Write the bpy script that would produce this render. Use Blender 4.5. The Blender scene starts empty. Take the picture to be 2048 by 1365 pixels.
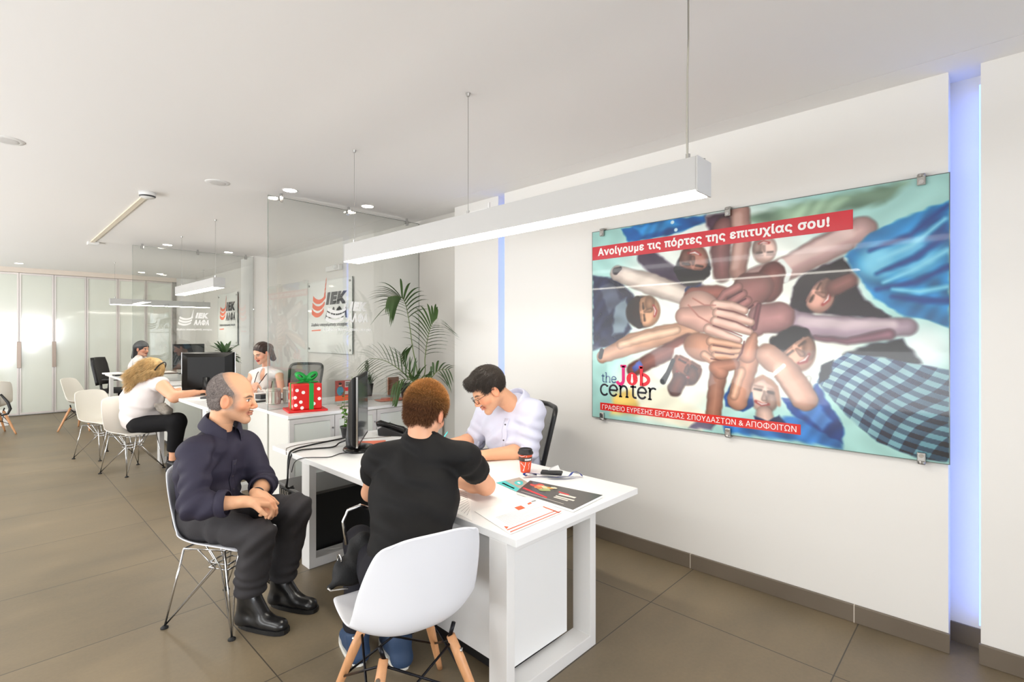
import bpy, bmesh, math, random
import numpy as np
from mathutils import Vector, Matrix
from mathutils.geometry import delaunay_2d_cdt

SC = bpy.context.scene
COL = SC.collection
R = math.radians

# ------------------------------------------------------------------ camera
cam = bpy.data.cameras.new('camera')
cam.sensor_width = 36.0
cam.lens = 1010.0 / 2048.0 * 36.0
cam.shift_y = -12.5 / 2048.0
cam.clip_start = 0.05
cam_o = bpy.data.objects.new('camera', cam)
COL.objects.link(cam_o)
cam_o.location = (0, 0, 1.5)
cam_o.rotation_euler = (R(90), 0, R(-46.2212))
SC.camera = cam_o

# ------------------------------------------------------------------ world, daylight, exposure
wd = bpy.data.worlds.new('world')
SC.world = wd
wd.use_nodes = True
bgn = wd.node_tree.nodes['Background']
bgn.inputs[0].default_value = (0.86, 0.93, 1.0, 1)
bgn.inputs[1].default_value = 1.3

def area_light(name, loc, rot, sx, sy, power, color=(1, 1, 1)):
    l = bpy.data.lights.new(name, 'AREA')
    l.shape = 'RECTANGLE'; l.size = sx; l.size_y = sy
    l.energy = power; l.color = color
    o = bpy.data.objects.new(name, l); COL.objects.link(o)
    o.location = loc; o.rotation_euler = rot
    return o
# daylight entering through the shop front (behind the camera)
area_light('shopfront_daylight', (-1.6, -2.9, 1.15), (R(98), 0, 0), 3.8, 2.0, 5, (0.93, 0.965, 1.0)).data.spread = R(110)
area_light('street_daylight', (0.0, -7.5, 1.7), (R(91), 0, R(4)), 5.0, 3.0, 36, (0.93, 0.965, 1.0)).data.spread = R(44)
area_light('side_fill_light', (-3.35, 7.6, 1.1), (R(138), 0, R(-90)), 15.0, 2.0, 430, (0.925, 0.96, 1.0))  # added unseen fill before the closed left wall, tilted up to brighten the ceiling
# added fill lamp below the ceiling, out of view over the aisle beside the camera
area_light('aisle_fill_light', (-1.9, 5.0, 2.70), (0, 0, 0), 0.5, 12.0, 95, (0.99, 0.99, 0.98))

SC.view_settings.view_transform = 'Standard'
SC.view_settings.look = 'None'
SC.view_settings.gamma = 1.0
SC.view_settings.use_curve_mapping = False
SC.view_settings.exposure = 0.65
try:
    SC.cycles.max_bounces = 9
    SC.cycles.diffuse_bounces = 5
    SC.cycles.glossy_bounces = 4
    SC.cycles.transmission_bounces = 6
    SC.cycles.transparent_max_bounces = 12
    SC.cycles.caustics_reflective = False
    SC.cycles.caustics_refractive = False
    SC.cycles.use_denoising = True
    SC.cycles.sample_clamp_indirect = 6.0
except Exception:
    pass

# ------------------------------------------------------------------ helpers
def lin(c):
    return tuple((x / 255 / 12.92) if x / 255 <= 0.04045 else ((x / 255 + 0.055) / 1.055) ** 2.4 for x in c)

MATS = {}
def mat(name, col=(200, 200, 200), rough=0.5, metal=0.0, emit=0.0, ecol=None, bump=0.0, bscale=40.0,
        var=0.0, vscale=8.0, coat=0.0, stretch=None, spec=None):
    """Principled surface with procedural colour variation and bump."""
    if name in MATS:
        return MATS[name]
    m = bpy.data.materials.new(name); m.use_nodes = True
    nt = m.node_tree; b = nt.nodes['Principled BSDF']
    c = lin(col)
    b.inputs['Base Color'].default_value = (*c, 1)
    b.inputs['Roughness'].default_value = rough
    b.inputs['Metallic'].default_value = metal
    if spec is not None:
        b.inputs['Specular IOR Level'].default_value = spec
    if coat:
        b.inputs['Coat Weight'].default_value = coat
        b.inputs['Coat Roughness'].default_value = 0.05
    if emit:
        b.inputs['Emission Color'].default_value = (*(lin(ecol) if ecol else c), 1)
        b.inputs['Emission Strength'].default_value = emit
    tc = nt.nodes.new('ShaderNodeTexCoord'); src = tc.outputs['Object']
    if stretch:
        mp = nt.nodes.new('ShaderNodeMapping'); mp.inputs['Scale'].default_value = stretch
        nt.links.new(src, mp.inputs[0]); src = mp.outputs[0]
    if var:
        n = nt.nodes.new('ShaderNodeTexNoise'); n.inputs['Scale'].default_value = vscale
        n.inputs['Detail'].default_value = 4
        nt.links.new(src, n.inputs['Vector'])
        mx = nt.nodes.new('ShaderNodeMix'); mx.data_type = 'RGBA'
        mx.inputs[6].default_value = (*[max(0, v * (1 - var)) for v in c], 1)
        mx.inputs[7].default_value = (*[min(1, v * (1 + var)) for v in c], 1)
        nt.links.new(n.outputs[0], mx.inputs[0]); nt.links.new(mx.outputs[2], b.inputs['Base Color'])
    if bump:
        n2 = nt.nodes.new('ShaderNodeTexNoise'); n2.inputs['Scale'].default_value = bscale
        n2.inputs['Detail'].default_value = 3
        nt.links.new(src, n2.inputs['Vector'])
        bp = nt.nodes.new('ShaderNodeBump'); bp.inputs['Strength'].default_value = bump
        bp.inputs['Distance'].default_value = 0.004
        nt.links.new(n2.outputs[0], bp.inputs['Height']); nt.links.new(bp.outputs[0], b.inputs['Normal'])
    MATS[name] = m
    return m

def vcol_mat(name, rough=0.5, coat=0.0, bump=0.0, bscale=120.0, sss=0.0, spec=None):
    """Principled surface whose base colour is the mesh's own colour attribute."""
    if name in MATS:
        return MATS[name]
    m = bpy.data.materials.new(name); m.use_nodes = True
    nt = m.node_tree; b = nt.nodes['Principled BSDF']
    a = nt.nodes.new('ShaderNodeVertexColor'); a.layer_name = 'col'
    nt.links.new(a.outputs[0], b.inputs['Base Color'])
    b.inputs['Roughness'].default_value = rough
    if spec is not None:
        b.inputs['Specular IOR Level'].default_value = spec
    if coat:
        b.inputs['Coat Weight'].default_value = coat; b.inputs['Coat Roughness'].default_value = 0.03
    if bump:
        n2 = nt.nodes.new('ShaderNodeTexNoise'); n2.inputs['Scale'].default_value = bscale
        tc = nt.nodes.new('ShaderNodeTexCoord'); nt.links.new(tc.outputs['Object'], n2.inputs['Vector'])
        bp = nt.nodes.new('ShaderNodeBump'); bp.inputs['Strength'].default_value = bump
        bp.inputs['Distance'].default_value = 0.002
        nt.links.new(n2.outputs[0], bp.inputs['Height']); nt.links.new(bp.outputs[0], b.inputs['Normal'])
    MATS[name] = m
    return m

def glass_mat(name, tint=(0.925, 0.935, 0.925), refl=0.12, rough=0.0):
    """Thin clear pane: mostly see-through, with a mirror-like share growing at grazing angles."""
    m = bpy.data.materials.new(name); m.use_nodes = True
    nt = m.node_tree; nt.nodes.clear()
    out = nt.nodes.new('ShaderNodeOutputMaterial')
    tr = nt.nodes.new('ShaderNodeBsdfTransparent'); tr.inputs[0].default_value = (*tint, 1)
    gl = nt.nodes.new('ShaderNodeBsdfGlossy'); gl.inputs['Roughness'].default_value = rough
    fr = nt.nodes.new('ShaderNodeFresnel'); fr.inputs[0].default_value = 1.5
    ma = nt.nodes.new('ShaderNodeMath'); ma.operation = 'MULTIPLY_ADD'
    ma.inputs[1].default_value = 0.9; ma.inputs[2].default_value = refl * 0.4
    nt.links.new(fr.outputs[0], ma.inputs[0])
    mx = nt.nodes.new('ShaderNodeMixShader')
    nt.links.new(ma.outputs[0], mx.inputs[0]); nt.links.new(tr.outputs[0], mx.inputs[1]); nt.links.new(gl.outputs[0], mx.inputs[2])
    nt.links.new(mx.outputs[0], out.inputs[0])
    return m

OFF = {}
def base_of(o):
    while o is not None and o.parent is not None:
        o = o.parent
    return OFF.get(o.name, Vector((0, 0, 0))) if o is not None else Vector((0, 0, 0))

def thing(name, label, cat, loc=(0, 0, 0), group=None):
    """Empty at a thing's base; its parts are children."""
    o = bpy.data.objects.new(name, None); COL.objects.link(o)
    o.empty_display_size = 0.05
    o.location = loc; OFF[o.name] = Vector(loc)
    o['label'] = label; o['category'] = cat
    if group: o['group'] = group
    return o

def tag(o, label, cat, group=None, kind=None):
    o['label'] = label; o['category'] = cat
    if group: o['group'] = group
    if kind: o['kind'] = kind
    return o

def frame_from(d, up=(0, 0, 1)):
    z = Vector(d).normalized(); u = Vector(up)
    if abs(z.dot(u)) > 0.98: u = Vector((0, 1, 0))
    x = u.cross(z).normalized(); y = z.cross(x)
    return x, y, z

class MB:
    """Collects shapes and links them as ONE mesh object."""
    def __init__(s): s.v = []; s.f = []; s.mi = []; s.cur = 0
    def add(s, vs, fs):
        n = len(s.v); s.v += [tuple(v) for v in vs]
        s.f += [tuple(i + n for i in f) for f in fs]; s.mi += [s.cur] * len(fs); return s
    def box(s, lo, hi, M=None):
        (x0, y0, z0), (x1, y1, z1) = lo, hi
        vs = [Vector(p) for p in ((x0, y0, z0), (x1, y0, z0), (x1, y1, z0), (x0, y1, z0), (x0, y0, z1), (x1, y0, z1), (x1, y1, z1), (x0, y1, z1))]
        if M is not None: vs = [M @ v for v in vs]
        return s.add(vs, [(0, 3, 2, 1), (4, 5, 6, 7), (0, 1, 5, 4), (1, 2, 6, 5), (2, 3, 7, 6), (3, 0, 4, 7)])
    def cbox(s, c, size, M=None):
        h = Vector(size) / 2; c = Vector(c)
        if M is None: return s.box(c - h, c + h)
        return s.box(-h, h, Matrix.Translation(c) @ M.to_4x4())
    def tube(s, pts, r, n=8, closed=False):
        pts = [Vector(p) for p in pts]; m = len(pts)
        rs = r if isinstance(r, (list, tuple)) else [r] * m
        vs = []; fs = []; px = None
        for i in range(m):
            if closed: t = (pts[(i + 1) % m] - pts[i - 1])
            else: t = pts[min(i + 1, m - 1)] - pts[max(i - 1, 0)]
            t = t.normalized()
            if px is None: px = frame_from(t)[0]
            px = (px - t * px.dot(t)).normalized(); py = t.cross(px)
            for k in range(n):
                a = 2 * math.pi * k / n
                vs.append(pts[i] + (px * math.cos(a) + py * math.sin(a)) * rs[i])
        for i in range(m if closed else m - 1):
            j = (i + 1) % m
            for k in range(n):
                fs.append((i * n + k, i * n + (k + 1) % n, j * n + (k + 1) % n, j * n + k))
        if not closed:
            fs.append(tuple(range(n - 1, -1, -1))); fs.append(tuple((m - 1) * n + k for k in range(n)))
        return s.add(vs, fs)
    def cyl(s, a, b, r, r2=None, n=16): return s.tube([a, b], [r, r if r2 is None else r2], n)
    def lathe(s, c, prof, n=24, M=None):
        vs = []; fs = []; c = Vector(c)
        for (r, z) in prof:
            for k in range(n):
                a = 2 * math.pi * k / n; v = Vector((r * math.cos(a), r * math.sin(a), z))
                if M is not None: v = M @ v
                vs.append(c + v)
        m = len(prof)
        for i in range(m - 1):
            for k in range(n):
                fs.append((i * n + k, i * n + (k + 1) % n, (i + 1) * n + (k + 1) % n, (i + 1) * n + k))
        if prof[0][0] > 1e-5: fs.append(tuple(range(n - 1, -1, -1)))
        if prof[-1][0] > 1e-5: fs.append(tuple((m - 1) * n + k for k in range(n)))
        return s.add(vs, fs)
    def grid(s, rows):
        m = len(rows); n = len(rows[0])
        return s.add([p for r in rows for p in r], [(i * n + j, i * n + j + 1, (i + 1) * n + j + 1, (i + 1) * n + j) for i in range(m - 1) for j in range(n - 1)])
    def prism(s, poly, o, ex, ey, t):
        """flat outline (2D points) in the frame o, ex, ey with thickness t along ex x ey"""
        o, ex, ey = Vector(o), Vector(ex), Vector(ey); en = ex.cross(ey).normalized(); n = len(poly)
        a = [o + ex * p[0] + ey * p[1] for p in poly]; b = [p + en * t for p in a]
        fs = [tuple(range(n - 1, -1, -1)), tuple(range(n, 2 * n))] + [(i, (i + 1) % n, n + (i + 1) % n, n + i) for i in range(n)]
        return s.add(a + b, fs)
    def leaf(s, p0, p1, w, side, bend=0.0, n=5):
        """tapered blade from p0 to p1"""
        p0, p1, side = Vector(p0), Vector(p1), Vector(side).normalized(); rows = []
        ax = (p1 - p0); nrm = ax.cross(side).normalized()
        for i in range(n + 1):
            t = i / n; ww = w * math.sin(math.pi * min(1, 0.12 + 0.88 * t)) ** 0.7 if t < 1 else 0.0005
            c = p0 + ax * t + Vector((0, 0, -bend)) * t * t
            rows.append((c - side * ww * 0.5, c + nrm * ww * 0.08, c + side * ww * 0.5))
        return s.grid(rows)
    def build(s, name, m, parent=None, smooth=False, bevel=0.0, group=None, seg=2, solid=0.0):
        off = base_of(parent) if parent is not None else Vector((0, 0, 0))
        me = bpy.data.meshes.new(name)
        me.from_pydata([(v[0] - off.x, v[1] - off.y, v[2] - off.z) for v in s.v], [], s.f)
        ms = m if isinstance(m, (list, tuple)) else [m]
        for x in ms: me.materials.append(x)
        if len(ms) > 1: me.polygons.foreach_set('material_index', s.mi)
        if smooth: me.polygons.foreach_set('use_smooth', [True] * len(me.polygons))
        o = bpy.data.objects.new(name, me); COL.objects.link(o)
        if parent is not None: o.parent = parent
        if solid:
            md = o.modifiers.new('solid', 'SOLIDIFY'); md.thickness = solid; md.offset = 0
        if bevel:
            md = o.modifiers.new('bevel', 'BEVEL'); md.width = bevel; md.segments = seg; md.limit_method = 'ANGLE'; md.angle_limit = R(40)
        return o

def struct(o):
    o['kind'] = 'structure'; return o

def copy_tree(o, loc, rotz, label=None, group=None, cat=True):
    c = o.copy(); COL.objects.link(c); c.location = loc; c.rotation_euler = (0, 0, rotz)
    if label: c['label'] = label
    if group: c['group'] = group
    for ch in list(o.children):
        k = ch.copy(); COL.objects.link(k); k.parent = c
        for g in list(ch.children):
            q = g.copy(); COL.objects.link(q); q.parent = k
    return c

# lettering: outlines of the built-in font filled by winding number
def embolden(loops, bold, area):
    outer = max(loops, key=lambda l: abs(area(l))); sg = 1 if area(outer) > 0 else -1
    new = []
    for l in loops:
        n = len(l); q = []
        for i in range(n):
            a = (l[i] - l[i - 1]); b = (l[(i + 1) % n] - l[i])
            if a.length < 1e-6: a = b
            if b.length < 1e-6: b = a
            na = Vector((a.y, -a.x)).normalized(); nb = Vector((b.y, -b.x)).normalized()
            m_ = na + nb
            m_ = m_ / max(0.35, m_.length_squared / 2) if m_.length > 1e-6 else na
            q.append(l[i] + m_ * bold * sg * 0.5)
        new.append(q)
    return new

def text_tris(body, bold=0.0, shear=0.0):
    c = bpy.data.curves.new('lettering', 'FONT'); c.body = body; c.fill_mode = 'NONE'; c.resolution_u = 3
    c.offset = 0; c.shear = shear; c.space_character = 1.0 + bold * 1.2
    o = bpy.data.objects.new('lettering', c); COL.objects.link(o)
    bpy.context.view_layer.update()
    me = o.to_mesh()
    co = [Vector((v.co.x, v.co.y)) for v in me.vertices]
    nxt = {}
    for e in me.edges:
        nxt.setdefault(e.vertices[0], []).append(e.vertices[1]); nxt.setdefault(e.vertices[1], []).append(e.vertices[0])
    seen = set(); loops = []
    for st in range(len(co)):
        if st in seen or st not in nxt: continue
        lp = [st]; seen.add(st); cur = st
        while True:
            k = [q for q in nxt[cur] if q not in seen]
            if not k: break
            # keep the spline's own direction (indices rise along it)
            cur = min(k) if len(lp) == 1 else k[0]
            lp.append(cur); seen.add(cur)
        if len(lp) > 2: loops.append([co[i] for i in lp])
    o.to_mesh_clear(); bpy.data.objects.remove(o); bpy.data.curves.remove(c)
    def area(l): return sum(l[i - 1].x * l[i].y - l[i].x * l[i - 1].y for i in range(len(l))) / 2
    # split into clusters so that the triangulation stays small
    loops.sort(key=lambda l: min(p.x for p in l)); groups = []; mx = -1e9
    for l in loops:
        a, b = min(p.x for p in l), max(p.x for p in l)
        if groups and a < mx: groups[-1].append(l); mx = max(mx, b)
        else: groups.append([l]); mx = b
    if bold: groups = [embolden(g, bold, area) for g in groups]
    V = []; T = []
    for g in groups:
        pts = []; ed = []
        for l in g:
            n = len(pts); pts += l; ed += [(n + i, n + (i + 1) % len(l)) for i in range(len(l))]
        vs, _, fs, _, _, _ = delaunay_2d_cdt(pts, ed, [], 0, 1e-5)
        n0 = len(V); V += [(v.x, v.y) for v in vs]
        for f in fs:
            cx = sum(vs[i].x for i in f) / len(f); cy = sum(vs[i].y for i in f) / len(f); w = 0
            for l in g:
                for i in range(len(l)):
                    a, b = l[i - 1], l[i]
                    if (a.y <= cy) != (b.y <= cy):
                        xx = a.x + (cy - a.y) / (b.y - a.y) * (b.x - a.x)
                        if xx > cx: w += 1 if b.y > a.y else -1
            if w != 0: T.append(tuple(n0 + i for i in f))
    return V, T

def lettering(name, body, m, parent, o, ex, ey, width=None, height=None, bold=0.0, shear=0.0, slope=0.0, lift=0.0, words=False):
    """flat letters on a surface: o = lower left corner, ex / ey = unit axes"""
    V, T = text_tris(body, bold, shear)
    x0 = min(v[0] for v in V); x1 = max(v[0] for v in V); y0 = min(v[1] for v in V); y1 = max(v[1] for v in V)
    sx = width / (x1 - x0) if width else height / (y1 - y0)
    sy = height / (y1 - y0) if height else sx
    o, ex, ey = Vector(o), Vector(ex), Vector(ey); en = ex.cross(ey)
    pts = [o + ex * (v[0] - x0) * sx + ey * ((v[1] - y0) * sy + slope * (v[0] - x0) * sx) + en * lift for v in V]
    if not words:
        return MB().add(pts, T).build(name, m, parent)
    # one part for each word: a gap as wide as a space starts the next one
    order = sorted(T, key=lambda t_: min(V[i][0] for i in t_)); sets = []; end = -1e9
    for t_ in order:
        a, b = min(V[i][0] for i in t_), max(V[i][0] for i in t_)
        if a > end + 0.17: sets.append([])
        sets[-1].append(t_); end = max(end, b)
    for st in sets:
        ids = sorted({i for t_ in st for i in t_}); mp = {i: k for k, i in enumerate(ids)}
        MB().add([pts[i] for i in ids], [tuple(mp[i] for i in t_) for t_ in st]).build(name, m, parent)
# ------------------------------------------------------------------ materials
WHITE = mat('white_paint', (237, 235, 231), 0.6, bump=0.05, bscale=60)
WREAR = mat('rear_wall_dimmed', (216, 213, 207), 0.6, bump=0.05, bscale=60)  # white paint, dimmer rear light put into its colour to set off decals
CEIL = mat('ceiling_paint', (238, 236, 234), 0.75)
LAM = mat('white_laminate', (238, 238, 237), 0.35, spec=0.4)
LAMG = mat('grey_white_laminate', (222, 221, 214), 0.4)
LACQ = mat('white_lacquered_steel', (228, 227, 225), 0.35)
HOUSING = mat('pendant_housing', (190, 189, 187), 0.45)
ALU = mat('brushed_aluminium', (218, 216, 213), 0.45, 0.15, stretch=(1, 1, 30), var=0.06)
FROST = mat('frosted_panel', (226, 231, 224), 0.25, coat=0.3)
DOORGLASS = mat('back_painted_glass', (216, 220, 210), 0.12, coat=0.7, spec=0.7)
CHROME = mat('chrome', (205, 205, 205), 0.12, 1.0)
STEEL = mat('satin_steel', (170, 168, 164), 0.3, 1.0)
BLACKP = mat('black_plastic', (22, 22, 23), 0.4)
BLACKG = mat('gloss_black_plastic', (14, 13, 13), 0.22, spec=0.35)
DARKG = mat('dark_grey_plastic', (52, 52, 54), 0.45)
SHELLW = mat('white_shell_plastic', (222, 223, 228), 0.35)
SHELLC = mat('warm_white_shell_plastic', (236, 232, 222), 0.4)
WOOD = mat('beech_wood', (205, 150, 105), 0.45, var=0.22, vscale=14, stretch=(6, 6, 1))
BLACKM = mat('black_steel', (20, 20, 26), 0.35, 0.6)
RUBBER = mat('black_rubber', (18, 18, 18), 0.7)
PAPER = mat('white_paper', (246, 245, 242), 0.7)
INK = mat('black_print', (40, 40, 42), 0.6)
GREYINK = mat('grey_print', (150, 148, 148), 0.6)
ORANGE = mat('orange_print', (228, 96, 52), 0.5)
REDP = mat('red_print', (214, 38, 44), 0.4)
TEAL = mat('teal_print', (70, 186, 186), 0.5)
WHITEP = mat('white_print', (248, 248, 246), 0.5)
LAMP = mat('lamp_diffuser', (255, 250, 240), 0.5, emit=20.0, ecol=(255, 249, 236))
SPOT = mat('downlight_lens', (255, 248, 236), 0.5, emit=30.0, ecol=(255, 240, 216))
LEDB = mat('blue_led_strip', (120, 150, 255), 0.5, emit=1.5, ecol=(128, 160, 250))
CLEAR = glass_mat('clear_glass')
ACRYL = glass_mat('clear_acrylic', (0.95, 0.96, 0.96), 0.1)
GREENEDGE = mat('glass_edge', (98, 112, 106), 0.2, coat=0.5)
LEAF = mat('palm_leaf', (60, 86, 42), 0.45, var=0.35, vscale=6)
LEAFD = mat('dark_leaf', (52, 84, 44), 0.4, var=0.35, vscale=12)
LEAFB = mat('bright_leaf', (88, 138, 44), 0.45, var=0.3, vscale=20)
STEM = mat('green_stem', (104, 122, 64), 0.5, var=0.2)
POTB = mat('dark_nursery_pot', (44, 43, 44), 0.6)
SOIL = mat('potting_soil', (58, 44, 34), 0.9, bump=0.8, bscale=90)
GREENR = mat('green_ribbon', (24, 160, 66), 0.5)
REDBOX = mat('red_wrapping', (216, 28, 24), 0.45, bump=0.1, bscale=150)

def floor_material():
    m = bpy.data.materials.new('large_format_floor_tile'); m.use_nodes = True
    nt = m.node_tree; b = nt.nodes['Principled BSDF']; N = nt.nodes.new; L = nt.links.new
    tc = N('ShaderNodeTexCoord'); sp = N('ShaderNodeSeparateXYZ'); L(tc.outputs['Object'], sp.inputs[0])
    def mth(op, a, b2=None, c2=None):
        n = N('ShaderNodeMath'); n.operation = op
        for i, v in enumerate((a, b2, c2)):
            if v is None: continue
            if hasattr(v, 'is_linked'): L(v, n.inputs[i])
            else: n.inputs[i].default_value = v
        return n.outputs[0]
    def line(sock, origin, step, half):
        t = mth('DIVIDE', mth('SUBTRACT', sock, origin), step)
        fr = mth('ABSOLUTE', mth('SUBTRACT', t, mth('ROUND', t)))
        return mth('LESS_THAN', mth('MULTIPLY', fr, step), half), t
    lx, tx = line(sp.outputs[0], 0.888, 1.695, 0.0026)
    ly, ty = line(sp.outputs[1], 0.515, 0.882, 0.0026)
    g = mth('MAXIMUM', lx, ly)
    cell = N('ShaderNodeCombineXYZ'); L(mth('FLOOR', tx), cell.inputs[0]); L(mth('FLOOR', ty), cell.inputs[1])
    wn = N('ShaderNodeTexWhiteNoise'); L(cell.outputs[0], wn.inputs[0])
    no = N('ShaderNodeTexNoise'); no.inputs['Scale'].default_value = 1.3; no.inputs['Detail'].default_value = 6
    mp = N('ShaderNodeMapping'); mp.inputs['Scale'].default_value = (1, 2.2, 1); L(tc.outputs['Object'], mp.inputs[0]); L(mp.outputs[0], no.inputs['Vector'])
    n3 = N('ShaderNodeTexNoise'); n3.inputs['Scale'].default_value = 60; n3.inputs['Detail'].default_value = 2; L(tc.outputs['Object'], n3.inputs['Vector'])
    f = mth('ADD', mth('MULTIPLY', no.outputs[0], 0.7), mth('ADD', mth('MULTIPLY', wn.outputs[0], 0.12), mth('MULTIPLY', n3.outputs[0], 0.14)))
    rp = N('ShaderNodeValToRGB'); L(f, rp.inputs[0])
    rp.color_ramp.elements[0].position = 0.28; rp.color_ramp.elements[0].color = (*lin((105, 94, 75)), 1)
    rp.color_ramp.elements[1].position = 0.72; rp.color_ramp.elements[1].color = (*lin((137, 121, 96)), 1)
    mx = N('ShaderNodeMix'); mx.data_type = 'RGBA'; L(g, mx.inputs[0]); L(rp.outputs[0], mx.inputs[6]); mx.inputs[7].default_value = (*lin((64, 58, 50)), 1)
    L(mx.outputs[2], b.inputs['Base Color'])
    ro = mth('ADD', mth('MULTIPLY', no.outputs[0], 0.15), 0.36); L(ro, b.inputs['Roughness'])
    bp = N('ShaderNodeBump'); bp.inputs['Strength'].default_value = 0.15; bp.inputs['Distance'].default_value = 0.002
    L(mth('SUBTRACT', mth('MULTIPLY', n3.outputs[0], 0.4), g), bp.inputs['Height']); L(bp.outputs[0], b.inputs['Normal'])
    return m

def skirting_material():
    m = bpy.data.materials.new('tile_skirting'); m.use_nodes = True
    nt = m.node_tree; b = nt.nodes['Principled BSDF']; N = nt.nodes.new; L = nt.links.new
    tc = N('ShaderNodeTexCoord'); sp = N('ShaderNodeSeparateXYZ'); L(tc.outputs['Object'], sp.inputs[0])
    def mth(op, a, v):
        n = N('ShaderNodeMath'); n.operation = op; L(a, n.inputs[0])
        if hasattr(v, 'is_linked'): L(v, n.inputs[1])
        elif v is not None: n.inputs[1].default_value = v
        return n.outputs[0]
    t = mth('DIVIDE', mth('SUBTRACT', sp.outputs[1], 0.533), 0.882)
    fr = mth('ABSOLUTE', mth('SUBTRACT', t, mth('ROUND', t, None)), None)
    g = mth('LESS_THAN', fr, 0.0028)
    mx = N('ShaderNodeMix'); mx.data_type = 'RGBA'; L(g, mx.inputs[0])
    no = N('ShaderNodeTexNoise'); no.inputs['Scale'].default_value = 3; L(tc.outputs['Object'], no.inputs['Vector'])
    rp = N('ShaderNodeValToRGB'); L(no.outputs[0], rp.inputs[0])
    rp.color_ramp.elements[0].color = (*lin((100, 89, 76)), 1); rp.color_ramp.elements[1].color = (*lin((120, 109, 95)), 1)
    L(rp.outputs[0], mx.inputs[6]); mx.inputs[7].default_value = (*lin((200, 192, 180)), 1)
    L(mx.outputs[2], b.inputs['Base Color']); b.inputs['Roughness'].default_value = 0.45
    return m

# ------------------------------------------------------------------ the room
ZC = 2.74
def slab(name, lo, hi, m, **k): return struct(MB().box(lo, hi).build(name, m, **k))
slab('floor', (-3.7, -3.2, -0.1), (3.6, 13.3, 0.0), floor_material())
slab('ceiling', (-3.7, -3.2, ZC + 0.012), (3.6, 13.3, ZC + 0.12), mat('ceiling_joint', (70, 68, 66), 0.8))
slab('ceiling_panel', (-3.7, -3.2, ZC), (2.959, 13.3, ZC + 0.012), CEIL)
slab('ceiling_edge_panel', (2.963, -3.2, ZC), (3.6, 13.3, ZC + 0.012), CEIL)
slab('wall_right', (3.145, 0.162, 0), (3.295, 3.105, ZC), WHITE)
slab('wall_right_front', (3.145, -3.2, 0), (3.295, 0.050, ZC), WHITE)
slab('wall_right_backing', (3.295, -3.2, 0), (3.45, 3.86, ZC), WHITE)
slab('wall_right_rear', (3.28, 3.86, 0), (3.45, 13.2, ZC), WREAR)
slab('pillar', (3.168, 3.205, 0), (3.295, 3.81, ZC), WHITE)
slab('pillar_rear', (2.915, 8.43, 0), (3.28, 8.97, ZC), WHITE)
slab('wall_left', (-3.7, -3.2, 0), (-3.5, 13.2, ZC), WHITE)
slab('wall_far', (2.905, 13.0, 0), (3.28, 13.2, ZC), WHITE)
slab('wall_far_header', (-3.5, 12.98, 2.65), (2.905, 13.2, ZC), mat('warm_header_paint', (226, 214, 202), 0.7))
slab('wall_far_backing', (-3.5, 13.06, 0), (2.905, 13.2, 2.65), LAMG)
slab('trim_1', (2.842, 12.97, 0), (2.905, 13.06, 2.65), mat('grey_door_jamb', (138, 134, 128), 0.5))
# street side behind the camera: header band, piers and mullions of the shop front
slab('wall_front_header', (-3.5, -3.2, 2.18), (3.145, -3.0, ZC), mat('apricot_paint', (232, 170, 128), 0.7))
slab('wall_front_sill', (-3.5, -3.2, 0), (3.145, -3.0, 0.12), LAMG)
for i, x in enumerate((-3.42, -1.6, 0.2, 2.0)):
    slab('window_%d' % (i + 1), (x - 0.035, -3.16, 0.12), (x + 0.035, -3.06, 2.18), ALU)
SK = skirting_material()
slab('baseboard_right', (3.128, 0.156, 0), (3.145, 3.111, 0.092), SK, bevel=0.003)
slab('baseboard_right_front', (3.128, -3.0, 0), (3.145, 0.056, 0.092), SK, bevel=0.003)
slab('baseboard_niche', (3.283, 0.05, 0), (3.295, 0.162, 0.092), SK)
slab('baseboard_right_rear', (3.266, 3.86, 0), (3.28, 13.0, 0.092), SK)

# blue light slots: each strip sits behind the edge of the wall
def light_strip(name, lo, hi, label):
    o = MB().box(lo, hi).build(name, LEDB)
    tag(o, label, 'light strip')
light_strip('light_strip', (3.19, 0.0505, 0.15), (3.28, 0.0565, 2.66), 'blue-white light strip in the tall slot right of the poster')
light_strip('light_strip', (3.20, 3.1055, 0.1), (3.28, 3.111, 2.66), 'thin blue light strip in the wall slot behind the man with glasses')

# far glazed doors
xs = [-2.0, -1.48, -1.0, -0.53, -0.055, 0.434, 0.913, 1.391, 1.887, 2.36, 2.842]
for i in range(len(xs) - 1):
    x0, x1 = xs[i], xs[i + 1]
    d = MB().box((x0 + 0.022, 13.012, 0.05), (x1 - 0.022, 13.03, 2.625)).build('door_%d' % (i + 1), DOORGLASS)
    struct(d)
    f = MB()
    for a, b_ in (((x0 + 0.003, 13.0, 0.02), (x0 + 0.028, 13.045, 2.645)), ((x1 - 0.028, 13.0, 0.02), (x1 - 0.003, 13.045, 2.645)),
                  ((x0 + 0.028, 13.0, 0.02), (x1 - 0.028, 13.045, 0.055)), ((x0 + 0.028, 13.0, 2.61), (x1 - 0.028, 13.045, 2.645))):
        f.box(a, b_)
    f.build('door_frame', mat('pale_door_frame', (205, 198, 194), 0.35, 0.3), d)
    if i in (3, 4, 6, 5):
        hx = x1 - 0.012 if i in (3, 4) else x0 + 0.012
        if i in (4, 6):
            hx = x1 - 0.0 if i == 4 else x0 + 0.0
            MB().box((hx - 0.03, 12.975, 0.885), (hx + 0.03, 13.0, 1.37)).build('door_handle', mat('bronze_handle', (150, 135, 124), 0.35, 0.6), d, bevel=0.004)

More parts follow.
